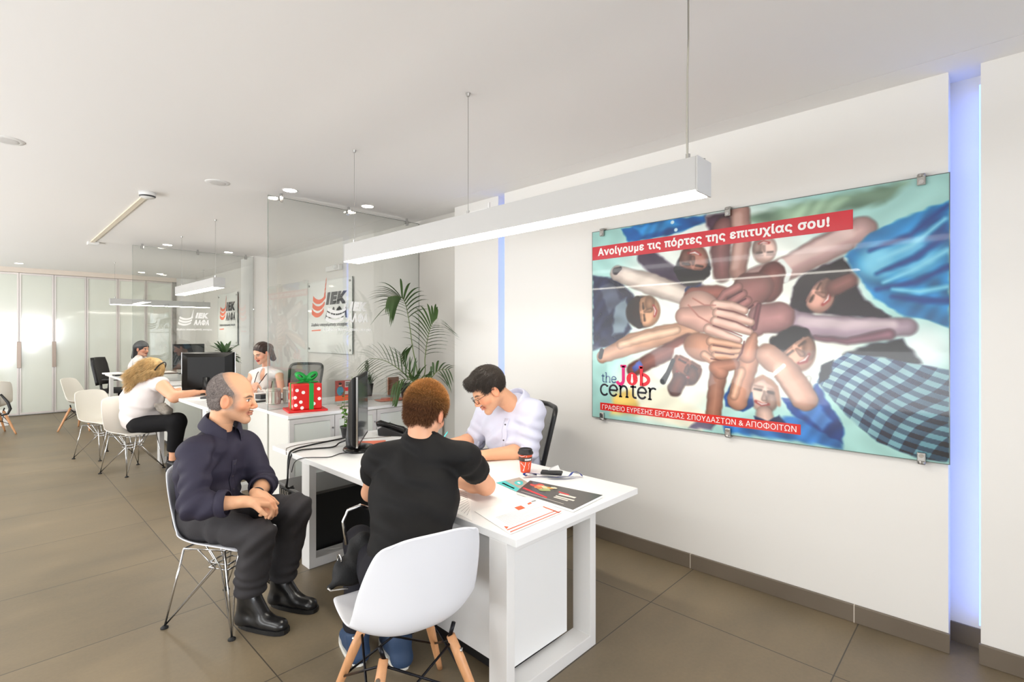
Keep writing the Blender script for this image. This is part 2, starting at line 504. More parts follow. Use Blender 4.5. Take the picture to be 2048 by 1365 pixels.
# ------------------------------------------------------------------ ceiling fittings
def pendant(x, y0, y1, z0, z1, label, wires, along_x=False):
    L_ = y1 - y0
    t = thing('pendant_light', label, 'pendant light', (0, 0, 0), 'linear pendant lights')
    hw = 0.056
    def bx(a, b_):  # a,b in (across, along, z)
        if along_x: return (a[1], x + a[0], a[2]), (b_[1], x + b_[0], b_[2])
        return (x + a[0], a[1], a[2]), (x + b_[0], b_[1], b_[2])
    m = MB(); m.box(*bx((-hw, y0 + 0.006, z0 + 0.006), (hw, y1 - 0.006, z1))); m.build('housing', HOUSING, t, bevel=0.002)
    m = MB(); m.box(*bx((-hw + 0.006, y0 + 0.012, z0), (hw - 0.006, y1 - 0.012, z0 + 0.0058))); m.build('diffuser', LAMP, t)
    for e0, e1 in ((y0, y0 + 0.0055), (y1 - 0.0055, y1)):
        m = MB(); m.box(*bx((-hw - 0.001, e0, z0), (hw + 0.001, e1, z1 + 0.001))); m.build('end_cap', HOUSING, t)
    for w in wires:
        c = (w, x) if along_x else (x, w)
        p = MB().cyl((c[0], c[1], z1 + 0.03), (c[0], c[1], ZC - 0.012), 0.0016, n=6).build('suspension_wire', STEEL, t)
        m = MB(); m.cyl((c[0], c[1], z1 - 0.002), (c[0], c[1], z1 + 0.032), 0.008); m.build('gripper', CHROME, t)
        m = MB(); m.lathe((c[0], c[1], ZC), [(0.0, -0.016), (0.008, -0.016), (0.012, -0.001), (0.012, 0.0)]); m.build('ceiling_mount', STEEL, t)
    return t
pd = pendant(1.715, 0.725, 3.15, 1.985, 2.105, 'long white pendant light over the front desk, nearest of the three', (0.784, 1.955, 3.11))
w0 = (1.715, 0.784)
m = MB(); m.tube([(w0[0] - 0.004, w0[1] + 0.0, 2.118), (w0[0] - 0.03, w0[1] - 0.01, 2.2), (w0[0] - 0.028, w0[1] - 0.01, 2.3), (w0[0] - 0.004, w0[1], 2.42), (w0[0] + 0.004, w0[1], 2.55), (w0[0] + 0.003, w0[1], ZC)], 0.0035, 6)
m.build('power_cord', mat('clear_flex', (176, 172, 160), 0.4), pd)
m = MB(); m.cyl((w0[0], w0[1], 2.122), (w0[0] + 0.014, w0[1] - 0.055, 2.108), 0.005); m.build('cord_entry', STEEL, pd)
m = MB(); m.cyl((1.715, 1.80, 2.105), (1.715, 1.80, 2.15), 0.006); m.box((1.70, 1.80, 2.105), (1.73, 1.93, 2.122)); m.build('bracket', LACQ, pd)
pd = pendant(1.715, 5.93, 7.48, 2.0, 2.105, 'white pendant light over the second desk, its square end toward the room', (6.06, 7.40))
pendant(10.9, 1.47, 2.98, 2.015, 2.12, 'small white pendant light hanging crosswise in front of the far doors', (1.54, 2.88), True)

def downlight(x, y, label):
    t = thing('downlight', label, 'downlight', (x, y, ZC), 'recessed downlights')
    m = MB(); m.lathe((x, y, ZC), [(0.052, -0.001), (0.062, -0.004), (0.068, -0.001), (0.068, 0.0)], 24); m.build('trim_ring', LACQ, t, True)
    m = MB(); m.lathe((x, y, ZC), [(0.0, -0.002), (0.054, -0.002), (0.054, 0.0)], 24); m.build('lens', SPOT, t)
downlight(1.811, 4.374, 'lit downlight before the front glass, left of the pair')
downlight(2.554, 4.378, 'lit downlight before the front glass, right of the pair')
downlight(1.74, 8.24, 'lit downlight before the rear glass, left of the pair')
downlight(2.532, 8.33, 'lit downlight before the rear glass, right of the pair')
downlight(2.148, 12.24, 'lit downlight near far doors, above the black-haired woman')
downlight(2.461, 12.27, 'lit downlight near far doors, rightmost of the far row')
downlight(0.408, 12.23, 'lit downlight shining on the leftmost far doors')
def ceiling_speaker(x, y, label):
    t = thing('ceiling_speaker', label, 'ceiling speaker', (x, y, ZC), 'round ceiling speakers')
    m = MB(); m.lathe((x, y, ZC), [(0.07, -0.006), (0.088, -0.004), (0.09, 0.0)], 28); m.build('rim', LACQ, t, True)
    m = MB(); m.lathe((x, y, ZC), [(0.0, -0.008), (0.05, -0.008), (0.071, -0.005), (0.071, 0.0)], 28); m.build('grille', mat('speaker_grille', (214, 212, 210), 0.6, bump=0.6, bscale=400), t, True)
ceiling_speaker(1.308, 4.57, 'round white ceiling speaker right of the smoke detector')
ceiling_speaker(0.092, 4.545, 'round white ceiling speaker cut by the left edge of the photo')
t = thing('smoke_detector', 'white box-shaped smoke detector on the ceiling with a cable duct', 'smoke detector', (0.978, 5.33, ZC))
m = MB(); m.lathe((0.978, 5.33, ZC), [(0.0, -0.05), (0.05, -0.048), (0.062, -0.03), (0.066, 0.0)], 20); m.build('cover', LACQ, t, True)
m = MB(); m.lathe((0.978, 5.33, ZC), [(0.056, -0.043), (0.0605, -0.036), (0.0615, -0.032)], 20); m.build('vent_band', DARKG, t)
m = MB(); m.box((0.966, 5.39, ZC - 0.014), (1.006, 8.66, ZC)); tag(m.build('cable_duct', mat('cream_duct', (226, 216, 196), 0.5)), 'cream surface cable duct running along the ceiling from the smoke detector', 'cable duct')
m = MB(); m.cbox((1.0, 8.72, ZC - 0.02), (0.12, 0.12, 0.04)); tag(m.build('junction_box', LACQ, bevel=0.006), 'small white junction box on the ceiling at the end of the duct', 'junction box')
t = thing('emergency_light', 'white emergency light on the wall above the dark lettered sign', 'emergency light', (3.28, 6.43, 2.35))
m = MB(); m.box((3.22, 6.24, 2.36), (3.28, 6.62, 2.43)); m.build('housing', LACQ, t, bevel=0.008)
m = MB(); m.lathe((3.205, 6.30, 2.40), [(0.0, -0.03), (0.026, -0.03), (0.03, 0.0), (0.026, 0.03), (0.0, 0.03)], 16, Matrix.Rotation(R(90), 3, 'Y')); m.build('lamp_head', LACQ, t, True)

# ------------------------------------------------------------------ glass partitions with lettering
def swoosh(mb, o, ex, ey, s):
    """the open-book sign: three thick curved bands with dashes rising from their right ends"""
    o, ex, ey = Vector(o), Vector(ex), Vector(ey)
    for k in range(3):
        y = 0.245 * k; up = []; lo = []
        for i in range(15):
            t = i / 14; x = 0.05 * k + t * (0.98 + 0.02 * k) - 0.06 * t * (1 - t)
            c = y + 0.20 - 0.58 * t + 0.60 * t * t + 0.04 * t ** 4
            th = 0.185 - 0.05 * t
            lo.append(o + (ex * x + ey * c) * s); up.append(o + (ex * (x + 0.03 * (1 - t)) + ey * (c + th)) * s)
        mb.grid([lo, up])
    for k in range(4):
        x = 0.98 + 0.045 * k; y = 0.80 + 0.16 * k; w = 0.13 - 0.02 * k
        mb.add([o + (ex * a + ey * b_) * s for a, b_ in ((x, y), (x + w, y + 0.09), (x + w + 0.02, y + 0.21), (x + 0.03, y + 0.13))], [(0, 1, 2, 3)])

def glass_partition(y, x0, x1, zb, label, group, clipx, logo):
    t = thing('glass_partition', label, 'glass partition', (x0, y, zb), group)
    MB().box((x0, y - 0.005, zb), (x1, y + 0.005, ZC - 0.03)).build('pane', CLEAR, t)
    m = MB(); m.box((x0 - 0.0015, y - 0.0055, zb), (x0, y + 0.0055, ZC - 0.029)); m.box((x0, y - 0.0055, ZC - 0.03), (x1, y + 0.0055, ZC - 0.0285)); m.build('edge', GREENEDGE, t)
    for x in clipx:
        m = MB(); m.cyl((x, y - 0.012, ZC), (x, y - 0.012, ZC - 0.03), 0.013); m.cbox((x, y - 0.012, ZC - 0.048), (0.034, 0.03, 0.05))
        m.build('clip', CHROME, t, bevel=0.004)
    lx, lz, s, tag_h = logo
    m = MB(); swoosh(m, (lx, y - 0.007, lz), (1, 0, 0), (0, 0, 1), s); m.build('swoosh_decal', WHITEP, t)
    lettering('letter_decal', 'IEK', WHITEP, t, (lx + s * 1.30, y - 0.007, lz + s * 0.72), (1, 0, 0), (0, 0, 1), s * 1.05, s * 0.50, 0.16, 0.22)
    lettering('letter_decal', 'ΑΛΦΑ', WHITEP, t, (lx + s * 1.16, y - 0.007, lz + s * 0.10), (1, 0, 0), (0, 0, 1), s * 1.22, s * 0.52, 0.14, 0.22)
    lettering('slogan_word', 'Σύμβολο επαγγελματικής επιτυχίας', WHITEP, t, (lx - s * 0.12, y - 0.007, lz - s * 0.38), (1, 0, 0), (0, 0, 1), s * 2.75, s * 0.21, 0.08, 0.2, words=True)
    return t
glass_partition(4.55, 1.695, 3.28, 0.846, 'frameless glass partition standing on the front cabinets, white lettering on it', 'glass partitions', (1.80, 2.443, 3.112), (2.21, 1.60, 0.185, 0))
glass_partition(8.41, 1.377, 2.914, 0.846, 'rear glass partition behind the second desk, ending at the column', 'glass partitions', (1.482, 2.145, 2.798), (1.90, 1.62, 0.165, 0))

# glass signs mounted on the wall
def wall_sign(y0, y1, z0, z1, label):
    X = 3.255
    t = thing('wall_sign', label, 'sign', (X, y0, z0), 'glass signs on the rear wall')
    MB().box((X - 0.004, y0, z0), (X + 0.004, y1, z1)).build('panel', mat('pale_sign_glass', (224, 225, 220), 0.06, coat=0.6), t)
    e = MB()
    for a, b_ in (((X - 0.005, y0 - 0.004, z0), (X + 0.005, y0, z1)), ((X - 0.005, y1, z0), (X + 0.005, y1 + 0.004, z1)), ((X - 0.005, y0, z0 - 0.003), (X + 0.005, y1, z0))): e.box(a, b_)
    e.build('edge', GREENEDGE, t)
    for yy in (y0 + 0.05, y1 - 0.05):
        for zz in (z0 + 0.05, z1 - 0.05):
            MB().cyl((X - 0.014, yy, zz), (3.28, yy, zz), 0.015).build('standoff', STEEL, t)
    W = y1 - y0; ex, ey = (0, -1, 0), (0, 0, 1); s = W * 0.30
    m = MB(); swoosh(m, (X - 0.006, y1 - W * 0.10, z0 + 0.47 * (z1 - z0)), ex, ey, s); m.build('swoosh_print', ORANGE, t)
    lettering('letter_print', 'IEK', INK, t, (X - 0.0062, y1 - W * 0.44, z0 + 0.66 * (z1 - z0)), ex, ey, W * 0.46, 0.17 * (z1 - z0), 0.16, 0.2)
    lettering('letter_print', 'ΑΛΦΑ', INK, t, (X - 0.0062, y1 - W * 0.42, z0 + 0.47 * (z1 - z0)), ex, ey, W * 0.48, 0.16 * (z1 - z0), 0.14, 0.2)
    lettering('slogan_word', 'Σύμβολο επαγγελματικής επιτυχίας', INK, t, (X - 0.0062, y1 - W * 0.09, z0 + 0.36 * (z1 - z0)), ex, ey, W * 0.82, 0.055 * (z1 - z0), 0.06, 0.2, words=True)
    MB().add([(X - 0.0062, y1 - W * a, z0 + b_ * (z1 - z0)) for a, b_ in ((0.10, 0.30), (0.32, 0.305), (0.32, 0.325), (0.10, 0.315))], [(0, 1, 2, 3)]).build('underline_print', ORANGE, t)
wall_sign(5.95, 7.23, 1.25, 2.25, 'glass wall sign with orange swoosh and dark lettering behind the palm')
wall_sign(10.2, 11.32, 1.30, 2.30, 'farther glass wall sign with orange swoosh, beyond the rear glass')

# ------------------------------------------------------------------ desks
def leg_frame(t, y0, y1, xa, xb, ztop, w=0.046, name='leg'):
    m = MB()
    # one closed rectangular loop of flat profile
    m.box((xa, y0, 0), (xa + w, y1, ztop)); m.box((xb - w, y0, 0), (xb, y1, ztop))
    m.box((xa + w, y0, 0), (xb - w, y1, 0.058)); m.box((xa + w, y0, ztop - 0.045), (xb - w, y1, ztop))
    bm = bmesh.new(); me = bpy.data.meshes.new('tmp'); me.from_pydata(m.v, [], m.f); bm.from_mesh(me); bpy.data.meshes.remove(me)
    # outline loop as a single ring so that the frame is one piece
    bm.free()
    o0 = [(xa, 0), (xb, 0), (xb, ztop), (xa, ztop)]; i0 = [(xa + w, 0.058), (xb - w, 0.058), (xb - w, ztop - 0.045), (xa + w, ztop - 0.045)]
    vs = []; fs = []
    for yy in (y0, y1):
        vs += [(p[0], yy, p[1]) for p in o0] + [(p[0], yy, p[1]) for p in i0]
    for k in range(4):
        j = (k + 1) % 4
        fs += [(k, j, 4 + j, 4 + k), (8 + j, 8 + k, 12 + k, 12 + j), (j, k, 8 + k, 8 + j), (4 + k, 4 + j, 12 + j, 12 + k)]
    q = MB(); q.add(vs, fs)
    return q.build(name, LACQ, t, bevel=0.002)

def desk(x0, x1, y0, y1, z, label, legs, group='white desks with loop legs'):
    t = thing('desk', label, 'desk', (x0, y0, 0), group)
    MB().box((x0, y0, z - 0.032), (x1, y1, z)).build('tabletop', LAM, t, bevel=0.002)
    for (a, b_) in legs: leg_frame(t, a, b_, x0 - 0.018 if False else x0 + 0.0, x1 - 0.31, z - 0.032)
    m = MB(); m.box((x0 + 0.30, legs[0][1] - 0.02, z - 0.075), (x0 + 0.34, legs[-1][0] + 0.02, z - 0.032)); m.build('crossbeam', LACQ, t)
    return t
desk(1.432, 2.358, 1.35, 3.76, 0.70, 'front white desk where the man in the black T-shirt writes', ((1.40, 1.503), (3.165, 3.275)))
desk(1.40, 2.36, 5.16, 7.60, 0.835, 'second white desk where the blonde woman leans', ((5.22, 5.33), (7.0, 7.11)))
desk(1.42, 2.36, 9.06, 11.0, 0.835, 'far white desk behind the rear glass, papers on it', ((9.12, 9.23), (10.5, 10.61)))

# white pedestal under the near end of the front desk
t = thing('drawer_pedestal', 'white drawer pedestal filling the near leg of the front desk', 'drawer pedestal', (1.53, 1.47, 0))
MB().box((1.532, 1.506, 0.075), (1.935, 2.10, 0.615)).build('body', LAM, t, bevel=0.002)
MB().box((1.532, 1.488, 0.075), (1.935, 1.5055, 0.615)).build('end_panel', LAM, t, bevel=0.002)
MB().box((1.56, 1.53, 0.012), (1.91, 2.07, 0.0745)).build('plinth', BLACKP, t)
t = thing('drawer_pedestal', 'black drawer pedestal with grey top in shade under the front desk', 'drawer pedestal', (1.5, 3.29, 0))
MB().box((1.47, 3.30, 0.03), (2.3, 3.74, 0.425)).build('body', mat('black_cabinet', (16, 16, 17), 0.5), t, bevel=0.003)
MB().box((1.46, 3.29, 0.4255), (2.31, 3.75, 0.445)).build('top', mat('dark_grey_top', (92, 90, 88), 0.5), t, bevel=0.003)
for i in range(5):
    MB().box((1.452, 3.66 - i * 0.03, 0.34), (1.4695, 3.672 - i * 0.03, 0.41)).build('vent_slat', STEEL, t)
for x in (1.52, 2.24):
    for y in (3.36, 3.68): MB().cyl((x, y, 0), (x, y, 0.031), 0.02).build('caster', RUBBER, t)

# ------------------------------------------------------------------ low cabinets
def cabinet(x0, x1, y0, y1, z, label, doors, face=-1, group='white low cabinets'):
    t = thing('low_cabinet', label, 'cabinet', (x0, y0, 0), group)
    MB().box((x0, y0 + 0.02, 0.06), (x1, y1 - 0.02, z - 0.0265)).build('body', LAMG, t, bevel=0.002)
    MB().box((x0 - 0.008, y0, z - 0.026), (x1, y1, z)).build('top', LAM, t, bevel=0.002)
    MB().box((x0 + 0.03, y0 + 0.05, 0), (x1 - 0.03, y1 - 0.05, 0.0595)).build('plinth', DARKG, t)
    yf = y0 + 0.0195 if face < 0 else y1 - 0.0195
    for a, b_ in zip(doors[:-1], doors[1:]):
        dy = -0.018 if face < 0 else 0.018
        d = MB().box((a + 0.04, min(yf, yf + dy * 0.6), 0.10), (b_ - 0.04, max(yf, yf + dy * 0.6), z - 0.075)).build('door', FROST, t)
        f = MB(); w = 0.038
        lo, hi = min(yf, yf + dy), max(yf, yf + dy)
        A, B, Cc, D = a + 0.003, b_ - 0.003, 0.065, z - 0.034
        o0 = [(A, Cc), (B, Cc), (B, D), (A, D)]; i0 = [(A + w, Cc + w), (B - w, Cc + w), (B - w, D - w), (A + w, D - w)]
        vs = [(p[0], yy, p[1]) for yy in (lo, hi) for p in o0 + i0]; fs = []
        for k in range(4):
            j = (k + 1) % 4
            fs += [(k, j, 4 + j, 4 + k), (8 + j, 8 + k, 12 + k, 12 + j), (j, k, 8 + k, 8 + j), (4 + k, 4 + j, 12 + j, 12 + k)]
        f.add(vs, fs); f.build('door_frame', ALU, d)
        MB().cyl((b_ - 0.02, lo - 0.001, z - 0.14), (b_ - 0.02, lo - 0.012, z - 0.14), 0.008, n=10).build('knob', STEEL, d)
    return t
cabinet(1.69, 3.26, 4.10, 4.535, 0.845, 'white low cabinet carrying the polka-dot gift box', (1.69, 2.08, 2.487, 2.89, 3.25))
cabinet(1.70, 3.26, 4.565, 5.06, 0.845, 'white low cabinet behind the front glass, round glass jars on it', (1.70, 2.09, 2.49, 2.89, 3.25), 1)
cabinet(1.70, 2.90, 7.92, 8.39, 0.845, 'white low cabinet before the rear glass, leafy plant on it', (1.70, 2.1, 2.5, 2.89))

# ------------------------------------------------------------------ shell chairs
def shell_mesh(n=30, mcols=19):
    prof = [(0.232, 0.428, .185, .0), (0.222, 0.437, .205, .0), (0.17, 0.441, .222, .012), (0.08, 0.428, .232, .036), (-0.02, 0.415, .236, .058), (-0.11, 0.418, .236, .078),
            (-0.165, 0.445, .234, .09), (-0.198, 0.50, .232, .09), (-0.216, 0.58, .226, .078), (-0.232, 0.66, .214, .06), (-0.248, 0.735, .196, .042), (-0.262, 0.795, .172, .026), (-0.268, 0.815, .15, .018)]
    P = []
    N_ = len(prof) - 1
    for i in range(n + 1):
        t = i / n * N_; k = min(int(t), N_ - 1); f = t - k
        a = prof[max(k - 1, 0)]; b_ = prof[k]; c = prof[k + 1]; d = prof[min(k + 2, N_)]
        P.append(tuple(0.5 * (2 * b_[q] + (c[q] - a[q]) * f + (2 * a[q] - 5 * b_[q] + 4 * c[q] - d[q]) * f * f + (3 * b_[q] - a[q] - 3 * c[q] + d[q]) * f ** 3) for q in range(4)))
    rows = []
    for i in range(n + 1):
        y, z, hw, lift = P[i]
        y1, z1 = P[min(i + 1, n)][:2]; y0, z0 = P[max(i - 1, 0)][:2]
        ty, tz = y1 - y0, z1 - z0; l = math.hypot(ty, tz) or 1; ty /= l; tz /= l
        ny, nz = tz, -ty  # toward the sitter
        if i < n * 0.5 and nz < 0: ny, nz = -ny, -nz
        if i >= n * 0.5 and ny < 0: ny, nz = -ny, -nz
        row = []
        for j in range(mcols):
            v = j / (mcols - 1) * 2 - 1; q = abs(v) ** 2.6 * lift
            # rounded corners: the ends of the rows bow inward
            end = 0.0
            if i < 3: end = -0.03 * abs(v) ** 4 * (3 - i) / 3
            if i > n - 4: end = -0.035 * abs(v) ** 4 * (i - n + 4) / 4
            row.append((v * hw, y + ny * q + (end if i < 3 else 0), z + nz * q + (end if i > n - 4 else 0)))
        rows.append(row)
    return rows
SHELL = shell_mesh()

def shell_part(t, m):
    o = MB().grid(SHELL).build('seat_shell', m, t, smooth=True, solid=0.009)
    bv = o.modifiers.new('sub', 'SUBSURF'); bv.levels = 1; bv.render_levels = 1
    return o

def dsr_chair(label, loc, rotz):
    t = thing('shell_chair', label, 'chair', (0, 0, 0), 'white shell chairs')
    shell_part(t, SHELLW if 'navy' in label else SHELLC)
    F = [(sx * 0.20, sy * 0.205 - 0.01, 0.0) for sx, sy in ((1, 1), (-1, 1), (-1, -1), (1, -1))]
    T_ = [(sx * 0.165, sy * 0.125 - 0.005, 0.415 if sy > 0 else 0.40) for sx, sy in ((1, 1), (-1, 1), (-1, -1), (1, -1))]
    K = [(sx * 0.075, sy * 0.06 - 0.005, 0.27) for sx, sy in ((1, 1), (-1, 1), (-1, -1), (1, -1))]
    for i in range(4):
        f, tp = Vector(F[i]), Vector(T_[i]); n_, p_ = (i + 1) % 4, (i - 1) % 4
        m = MB(); m.tube([f + Vector((0, 0, 0.008)), tp], 0.0052, 8)
        for q in (n_, p_):
            m.tube([f + Vector((0, 0, 0.012)), Vector(K[q]) * 0.35 + Vector(K[i]) * 0.65, Vector(T_[q]) * 0.35 + tp * 0.65], 0.0042, 6)
        lg = m.build('leg', CHROME, t, True)
        MB().lathe(f, [(0.0, 0.0), (0.018, 0.0), (0.018, 0.006), (0.008, 0.014), (0.0, 0.014)], 14).build('foot_glide', RUBBER, lg)
    m = MB()
    m.tube(K, 0.0045, 6, True); m.tube([Vector(k) + Vector((0, 0, 0.028)) for k in K], 0.0045, 6, True)
    m.build('ring_brace', CHROME, t, True)
    m = MB(); m.tube(T_, 0.0055, 6, True); m.build('seat_mount', CHROME, t, True)
    t.location = loc; t.rotation_euler = (0, 0, rotz); return t

def dsw_chair(label, loc, rotz, m_):
    t = thing('shell_chair', label, 'chair', (0, 0, 0), 'white shell chairs')
    shell_part(t, m_)
    F = [(sx * 0.235, sy * 0.22 - 0.01, 0.0) for sx, sy in ((1, 1), (-1, 1), (-1, -1), (1, -1))]
    T_ = [(sx * 0.125, sy * 0.115 - 0.005, 0.355) for sx, sy in ((1, 1), (-1, 1), (-1, -1), (1, -1))]
    for i in range(4):
        f, tp = Vector(F[i]), Vector(T_[i])
        lg = MB().tube([f, f.lerp(tp, 0.1), f.lerp(tp, 0.75), tp], [0.011, 0.0125, 0.0185, 0.016], 14).build('leg', WOOD, t, True)
        d = Vector((tp.x, tp.y, 0)).normalized()
        q = f.lerp(tp, 0.86)
        MB().cyl(q + d * 0.012, q + d * 0.022, 0.008, n=10).build('bolt', STEEL, lg)
    for i in range(4):
        a, b_ = Vector(F[i]), Vector(T_[i]); c, e = Vector(F[(i + 1) % 4]), Vector(T_[(i + 1) % 4])
        MB().tube([b_.lerp(a, 0.05), a.lerp(b_, 0.42).lerp(c.lerp(e, 0.42), 1.0)], 0.0045, 6).build('brace_rod', BLACKM, t, True)
        MB().tube([e.lerp(c, 0.05), a.lerp(b_, 0.42)], 0.0045, 6).build('brace_rod', BLACKM, t, True)
    for i in range(4):
        tp = Vector(T_[i])
        MB().tube([tp * 0.98, Vector((tp.x * 1.1, tp.y * 1.0, 0.40))], 0.008, 8).build('bracket', BLACKM, t, True)
    t.location = loc; t.rotation_euler = (0, 0, rotz); return t
def yaw(fx, fy): return math.atan2(-fx, fy)   # turn +y to (fx, fy)
dsr_chair('white shell chair on chrome wire legs under the man in navy shirt', (0.915, 2.98, 0), yaw(0.50, -0.866))
dsr_chair('white shell chair on chrome wire legs under the blonde woman', (1.13, 6.86, 0), yaw(0.42, -0.9))
dsr_chair('empty white shell chair just behind the blonde woman', (1.02, 7.95, 0), yaw(0.5, -0.86))
dsw_chair('white shell chair on wooden legs under the man in black T-shirt', (1.126, 1.647, 0), yaw(0.23, 0.97), SHELLW).scale = (1.04, 1.04, 1.01)
dsw_chair('empty white shell chair on wooden legs at the far desk', (1.10, 10.5, 0), yaw(0.8, -0.6), SHELLC)
dsw_chair('white shell chair cut by the left edge, dark strap hanging from it', (0.04, 10.85, 0), yaw(-0.25, 0.97), SHELLC)
m = MB(); m.tube([(0.16, 10.60, 0.62), (0.235, 10.56, 0.50), (0.26, 10.55, 0.40), (0.235, 10.56, 0.33), (0.16, 10.58, 0.31)], [0.014, 0.02, 0.02, 0.016, 0.012], 8)
t = thing('shoulder_bag', 'dark bag hanging on the chair at the left edge, its strap looped', 'bag', (0.08, 10.62, 0.3))
m.build('strap', BLACKP, t, True)
MB().cbox((0.05, 10.66, 0.50), (0.2, 0.10, 0.26)).build('pouch', mat('navy_bag_cloth', (36, 36, 48), 0.8), t, bevel=0.03)
MB().cbox((0.12, 11.9, 0.12), (0.3, 0.3, 0.24)).build('storage_box', LACQ, bevel=0.006)
tag(bpy.data.objects['storage_box'], 'low white box on the floor by the left edge chair', 'box')

# ------------------------------------------------------------------ office chairs
def mesh_material():
    m = bpy.data.materials.new('black_chair_mesh'); m.use_nodes = True
    nt = m.node_tree; b = nt.nodes['Principled BSDF']; b.inputs['Base Color'].default_value = (*lin((46, 44, 40)), 1); b.inputs['Roughness'].default_value = 0.7
    out = nt.nodes['Material Output']; tr = nt.nodes.new('ShaderNodeBsdfTransparent'); mx = nt.nodes.new('ShaderNodeMixShader')
    wv = nt.nodes.new('ShaderNodeTexChecker'); wv.inputs['Scale'].default_value = 500
    tc = nt.nodes.new('ShaderNodeTexCoord'); nt.links.new(tc.outputs['Object'], wv.inputs[0])
    ma = nt.nodes.new('ShaderNodeMath'); ma.operation = 'MULTIPLY_ADD'; ma.inputs[1].default_value = 0.25; ma.inputs[2].default_value = 0.55
    nt.links.new(wv.outputs[1], ma.inputs[0]); nt.links.new(ma.outputs[0], mx.inputs[0])
    nt.links.new(tr.outputs[0], mx.inputs[1]); nt.links.new(b.outputs[0], mx.inputs[2]); nt.links.new(mx.outputs[0], out.inputs[0])
    return m
MESHM = mesh_material()
def office_chair(label, loc, rotz, zs=0.46, solid=False, top=1.0):
    t = thing('office_chair', label, 'office chair', (0, 0, 0), 'black office chairs')
    def ring(w0, w1, z0, z1, n=32):
        pts = []
        for i in range(n):
            a = 2 * math.pi * i / n; c, s_ = math.cos(a), math.sin(a)
            e = 0.28
            u = math.copysign(abs(c) ** e, c); v = math.copysign(abs(s_) ** e, s_)
            z = (z0 + z1) / 2 + v * (z1 - z0) / 2; f = (z - z0) / (z1 - z0)
            pts.append(((w0 + (w1 - w0) * f) * u, -0.235 - 0.10 * f - 0.05 * (1 - (u * u)) , z))
        return pts
    pts = ring(0.20, 0.235, zs + 0.10, top)
    if solid:
        c = MB(); rows = []
        for k in range(9):
            f = k / 8; z = zs + 0.08 + f * (top - zs - 0.08); w = 0.22 * (1 - 0.25 * max(0, f - 0.75) * 4 * 0.6)
            rows.append([(w * (j / 6 - 1), -0.24 - 0.10 * f - 0.05 * (1 - (j / 6 - 1) ** 2), z) for j in range(13)])
        c.grid(rows).build('backrest', BLACKP, t, True, solid=0.05)
    else:
        MB().tube(pts, 0.017, 8, True).build('back_frame', BLACKP, t, True)
        rows = []
        for k in range(9):
            f = k / 8; z = zs + 0.11 + f * (top - zs - 0.12); w = 0.20 + 0.035 * f - 0.012
            rows.append([(w * (j / 6 - 1), -0.235 - 0.10 * f - 0.05 * (1 - (j / 6 - 1) ** 2), z) for j in range(13)])
        MB().grid(rows).build('back_mesh', MESHM, t, True)
    rows = []
    m = MB(); m.cbox((0, 0.0, zs - 0.03), (0.48, 0.46, 0.075)); m.build('seat', mat('black_upholstery', (24, 24, 26), 0.8, bump=0.2), t, bevel=0.03, seg=3)
    for s in (-1, 1):
        m = MB(); m.tube([(s * 0.24, -0.05, zs - 0.04), (s * 0.29, -0.04, zs), (s * 0.29, -0.02, zs + 0.17)], 0.016, 8)
        a = m.build('armrest', BLACKP, t, True)
        MB().cbox((s * 0.29, 0.0, zs + 0.185), (0.08, 0.25, 0.03)).build('arm_pad', BLACKP, a, bevel=0.012)
    MB().tube([(0, -0.2, zs - 0.05), (0, -0.29, zs + 0.0), (0, -0.305, zs + 0.16)], 0.022, 8).build('back_support', BLACKP, t, True)
    MB().cyl((0, 0, 0.10), (0, 0, zs - 0.06), 0.026).build('gas_lift', BLACKM, t, True)
    for k in range(5):
        a = 2 * math.pi * k / 5 + 0.3; d = Vector((math.cos(a), math.sin(a), 0))
        lg = MB().tube([Vector((0, 0, 0.10)) + d * 0.02, d * 0.30 + Vector((0, 0, 0.075))], [0.026, 0.014], 8).build('leg', BLACKP, t, True)
        MB().cyl(d * 0.30 + Vector((-d.y, d.x, 0)) * 0.018 + Vector((0, 0, 0.03)), d * 0.30 - Vector((-d.y, d.x, 0)) * 0.018 + Vector((0, 0, 0.03)), 0.03, n=14).build('caster', RUBBER, lg, True)
    t.location = loc; t.rotation_euler = (0, 0, rotz); return t
office_chair('black mesh office chair behind the man with glasses', (2.47, 2.50, 0), yaw(-0.84, 0.44), 0.44, False, 1.0)
office_chair('black mesh office chair behind the seated dark-haired woman with lanyard', (2.66, 6.35, 0), yaw(-0.8, -0.6), 0.55, False, 1.12)
office_chair('black padded office chair of the black-haired woman at far desk', (1.70, 11.55, 0), yaw(0.75, -0.5), 0.52, True, 1.09)
JN = dict(pelvis=(0.779, 3.119, 0.530), chest=(0.842, 3.024, 0.818), neck=(0.869, 2.995, 0.971), head=(0.907, 2.927, 1.168), shR=(0.728, 2.882, 0.914), elR=(0.687, 2.752, 0.687), wrR=(0.873, 2.616, 0.693), shL=(1.016, 3.045, 0.876), elL=(1.070, 2.930, 0.674), wrL=(0.961, 2.726, 0.683), hpR=(0.763, 2.991, 0.499), knR=(0.938, 2.634, 0.505), anR=(0.940, 2.777, 0.174), toR=(1.008, 2.648, 0.050), hpL=(0.863, 3.146, 0.502), knL=(1.150, 2.702, 0.570), anL=(1.135, 2.862, 0.147), toL=(1.195, 2.742, 0.050))
